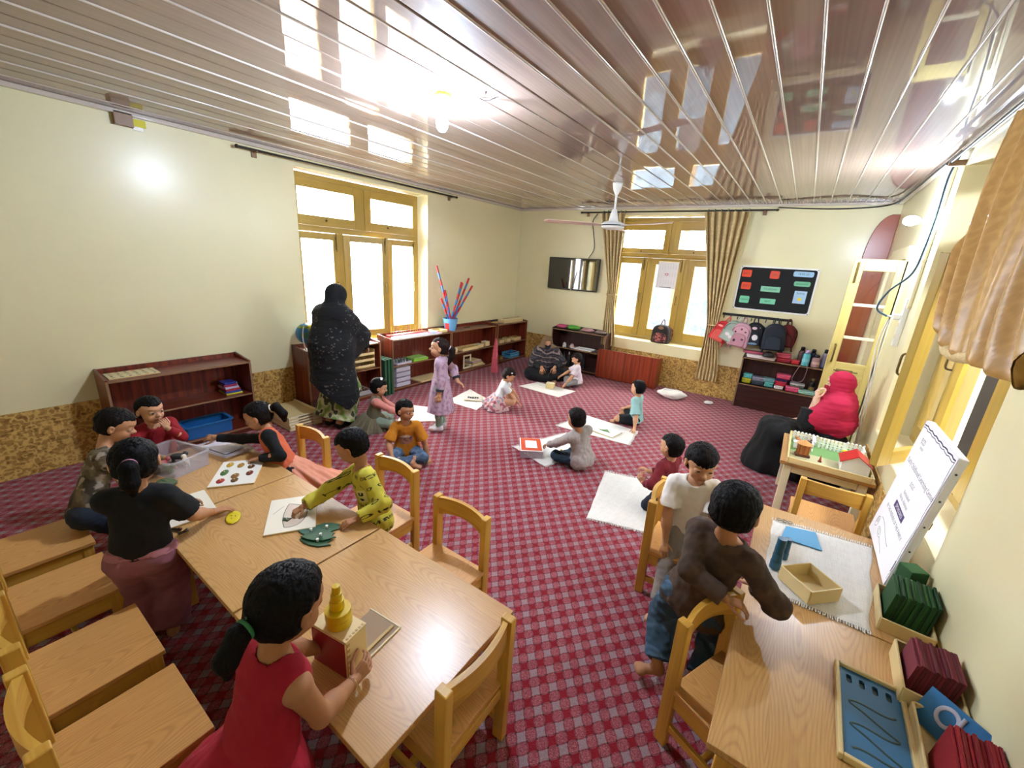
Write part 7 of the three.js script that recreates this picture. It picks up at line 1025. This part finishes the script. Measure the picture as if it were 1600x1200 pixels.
person(crossLegs({ label: 'boy in a grey sweater and jeans sitting on the carpet, back turned', h: 1.04, pel: [-1.43, 0.11, -3.4], neck: [-1.48, 0.385, -3.37], head: [-1.51, 0.515, -3.345], yaw: -112, face: [-122, 12], skin: skinA, hair: 0x1d1310, style: { th: 0.03, line: 0.22, side: -0.12, nape: -0.34 }, armL: [[-1.77, 0.17, -3.34], [-0.2, -0.3, 0.6], [-0.9, -0.35, -0.1], DOWN, 0.5], armR: [[-1.74, 0.16, -3.56], [-0.2, -0.5, -0.6], [-0.9, -0.3, 0.1], DOWN, 0.4], shirt: { c: 0xa09894, sleeve: 1.93, hem: 0.06, loose: 0.012, st: 0.006, fold: 0.009, pat: specks(0xa29a96, 0x9a918d, 0.15, 40) }, pants: { c: 0x1f3140, fold: 0.009 } }, 0.18));
person(crossLegs({ label: 'small boy in a pale teal shirt and dark shorts sitting before the red brown cabinet', h: 0.97, pel: [-1.41, 0.1, -4.92], neck: [-1.43, 0.365, -4.905], head: [-1.44, 0.495, -4.9], yaw: -88, face: [-108, 2], skin: skinC, hair: 0x0e0b0b, style: shortHair, armL: [[-1.34, 0.05, -4.68], [0.5, -0.3, 0.3], [0.1, -0.4, 0.8], DOWN, 0.1], armR: [[-1.6, 0.16, -5.02], null, [-0.9, -0.3, 0], DOWN, 0.4], shirt: { c: 0x8fb8b4, sleeve: 0.95, st: 0.014, hem: 0.03, loose: 0.006 }, pants: { c: 0x17181c, len: 0.95, t: 0.014 } }, 0.19));
person(kneelLegs({ label: 'boy in a maroon shirt with a pale collar kneeling beside the large white mat', h: 0.97, pel: [-0.56, 0.24, -3.12], neck: [-0.585, 0.49, -3.1], head: [-0.588, 0.62, -3.085], yaw: -104, face: [-108, 2], skin: skinC, hair: 0x17110f, style: { th: 0.03, line: 0.22, side: -0.1, nape: -0.36 }, armL: [[-0.72, 0.3, -2.98], [-0.2, -0.6, 0.6], [-0.6, 0.7, 0], [0, 0, -1], 0.4], armR: [[-0.75, 0.3, -3.2], null, [-0.8, 0.3, 0], [0, -1, 0], 0.4], shirt: { c: 0x6c0d1a, sleeve: 1.75, hem: 0.04, collar: 0xd8c8b4 }, pants: { c: 0x1c2030 } }));
person({ label: 'boy in a white T-shirt with a dark fringe sitting on a chair, facing the camera', h: 1.06, pel: [-0.27, 0.43, -2.42], neck: [-0.285, 0.735, -2.385], head: [-0.275, 0.872, -2.36], yaw: 12, face: [26, 12], look: 0.7, skin: skinC, hair: 0x1a1210, fine: 0.0025, hairCell: 0.0045, style: { th: 0.05, line: 0.13, side: 0.02, nape: -0.3 }, armR: [[-0.365, 0.36, -2.255], [-0.8, -0.2, -0.4], [0.2, -0.5, 0.8], [0.2, -0.9, -0.2], 0.3], armL: [[-0.14, 0.37, -2.22], [0.7, -0.2, -0.4], [0, -0.4, 0.9], DOWN, 0.3], legL: [[-0.16, 0.07, -2.08], [0.1, 0.6, 1], [0, 0, 1]], legR: [[-0.32, 0.07, -2.08], [-0.1, 0.6, 1], [0, 0, 1]], shirt: { c: 0xe6e0d8, sleeve: 0.72, st: 0.018, hem: 0.05, loose: 0.012, fold: 0.008 }, pants: { c: 0x8a8078 } });
person({ label: 'boy in a brown sweater and jeans seen from behind, leaning on a chair back', h: 1.1, pel: [-0.12, 0.45, -1.79], neck: [-0.05, 0.83, -1.755], head: [-0.045, 0.985, -1.75], yaw: 168, face: [164, 10], skin: skinB, hair: 0x0f0b0b, fine: 0.0036, clothCell: 0.007, hairCell: 0.0045, handCell: 0.0024, style: { th: 0.05, line: 0.24, side: 0.02, nape: -0.4 }, armL: [[0.0, 0.652, -1.63], [-1, -0.5, 0.5], [0.95, -0.05, -0.15], [0, -1, 0.1], 0.35], armR: [[0.1, 0.6, -1.86], [1, -0.5, 0.7], [-0.4, 0.1, -0.8], DOWN, 0.4], legL: [[-0.2, 0.1, -1.68], [-0.5, -0.35, -1], [-0.75, -0.1, 0.35]], legR: [[-0.02, 0.1, -1.72], [0.3, -0.35, -1], [-0.3, -0.2, 0.9]], shirt: { c: 0x4a382c, sleeve: 1.93, hem: 0.04, loose: 0.014, st: 0.006, fold: 0.008, pat: specks(0x4c3a2e, 0x44332a, 0.1, 24) }, vest: { name: 'inner_collar', c: 0xd8d2c4, sleeve: 0, t: 0.003, hem: -0.2 }, pants: { c: 0x2c4456, t: 0.016, flare: 0.012, fold: 0.012, pat: specks(0x2c4456, 0x45617a, 0.25, 10) } });
person({ label: 'woman in a crimson head scarf and black robe seated by the door', adult: true, h: 1.52, fat: 1.1, pel: [0.45, 0.37, -4.8], neck: [0.475, 0.83, -4.8], head: [0.435, 0.99, -4.8], yaw: -94, face: [-97, 8], look: 0.6, skin: 0xd8b094, cell: 0.013, armL: [[0.3, 0.83, -4.7], [0.2, -1, 0.25], [-0.15, 0.95, -0.12], [0.9, 0.1, -0.3], 0.55], armR: [[0.18, 0.5, -4.95], [0, -1, -0.3], null, DOWN, 0.3], legL: [[0.0, 0.08, -4.7], [-0.5, 1, 0]], legR: [[0.0, 0.08, -4.9], [-0.5, 1, 0]], shirt: { name: 'robe_top', c: 0x070608, sleeve: 1.55, t: 0.016, st: 0.03, fold: 0.006 }, extra(J) {
  const a = J.arm, [f, mk] = headScarf(J, 'head_scarf', 0xb0143c, [cap(J.along(0.9), J.along(0.62), 0.16, 0.2, J.Lv, 0.85), cap(a[0].s, lerp3(a[0].s, a[0].e, 0.7), 0.095, 0.11), cap(a[1].s, lerp3(a[1].s, a[1].e, 0.7), 0.095, 0.11)], [0.27, 0.32], null, 0.008, 0.009);
  mk([J.hc, J.along(0.5), a[0].e, a[1].e], 0.2); veil(J, 0xa00f30, -0.09);
  const K = J.W([0.02, 0.43, -4.8]), fl = J.W([-0.06, 0.0, -4.66]);
  let r = uni(0.07, [...J.leg.flatMap((q) => [cap(q.h, q.k, 0.1, 0.085), cap(q.k, q.a, 0.085, 0.09)]), cap(J.pel, K, 0.17, 0.11, [0, 0, 1], 0.8), cap(K, J.W([-0.02, 0.08, -4.74]), 0.105, 0.17), cap(J.pel, J.W([0.46, 0.06, -4.8]), 0.2, 0.22), cap(J.W([0.25, 0.1, -4.76]), J.W([0.02, 0.05, -4.74]), 0.22, 0.18)]); r = folds(r, 0.02, 8, 1.5, 8, 4);
  obj('robe_skirt', surface((x, y, z) => Math.max(r(x, y, z), 0.004 - y), ...J.box([J.pel, K, fl, J.W([0.46, 0.02, -4.8]), J.W([-0.05, 0.02, -4.72])], 0.3), 0.013, () => [0.0018, 0.0017, 0.002]), VCcloth, J.g);
} });
renderer.render(scene, camera);
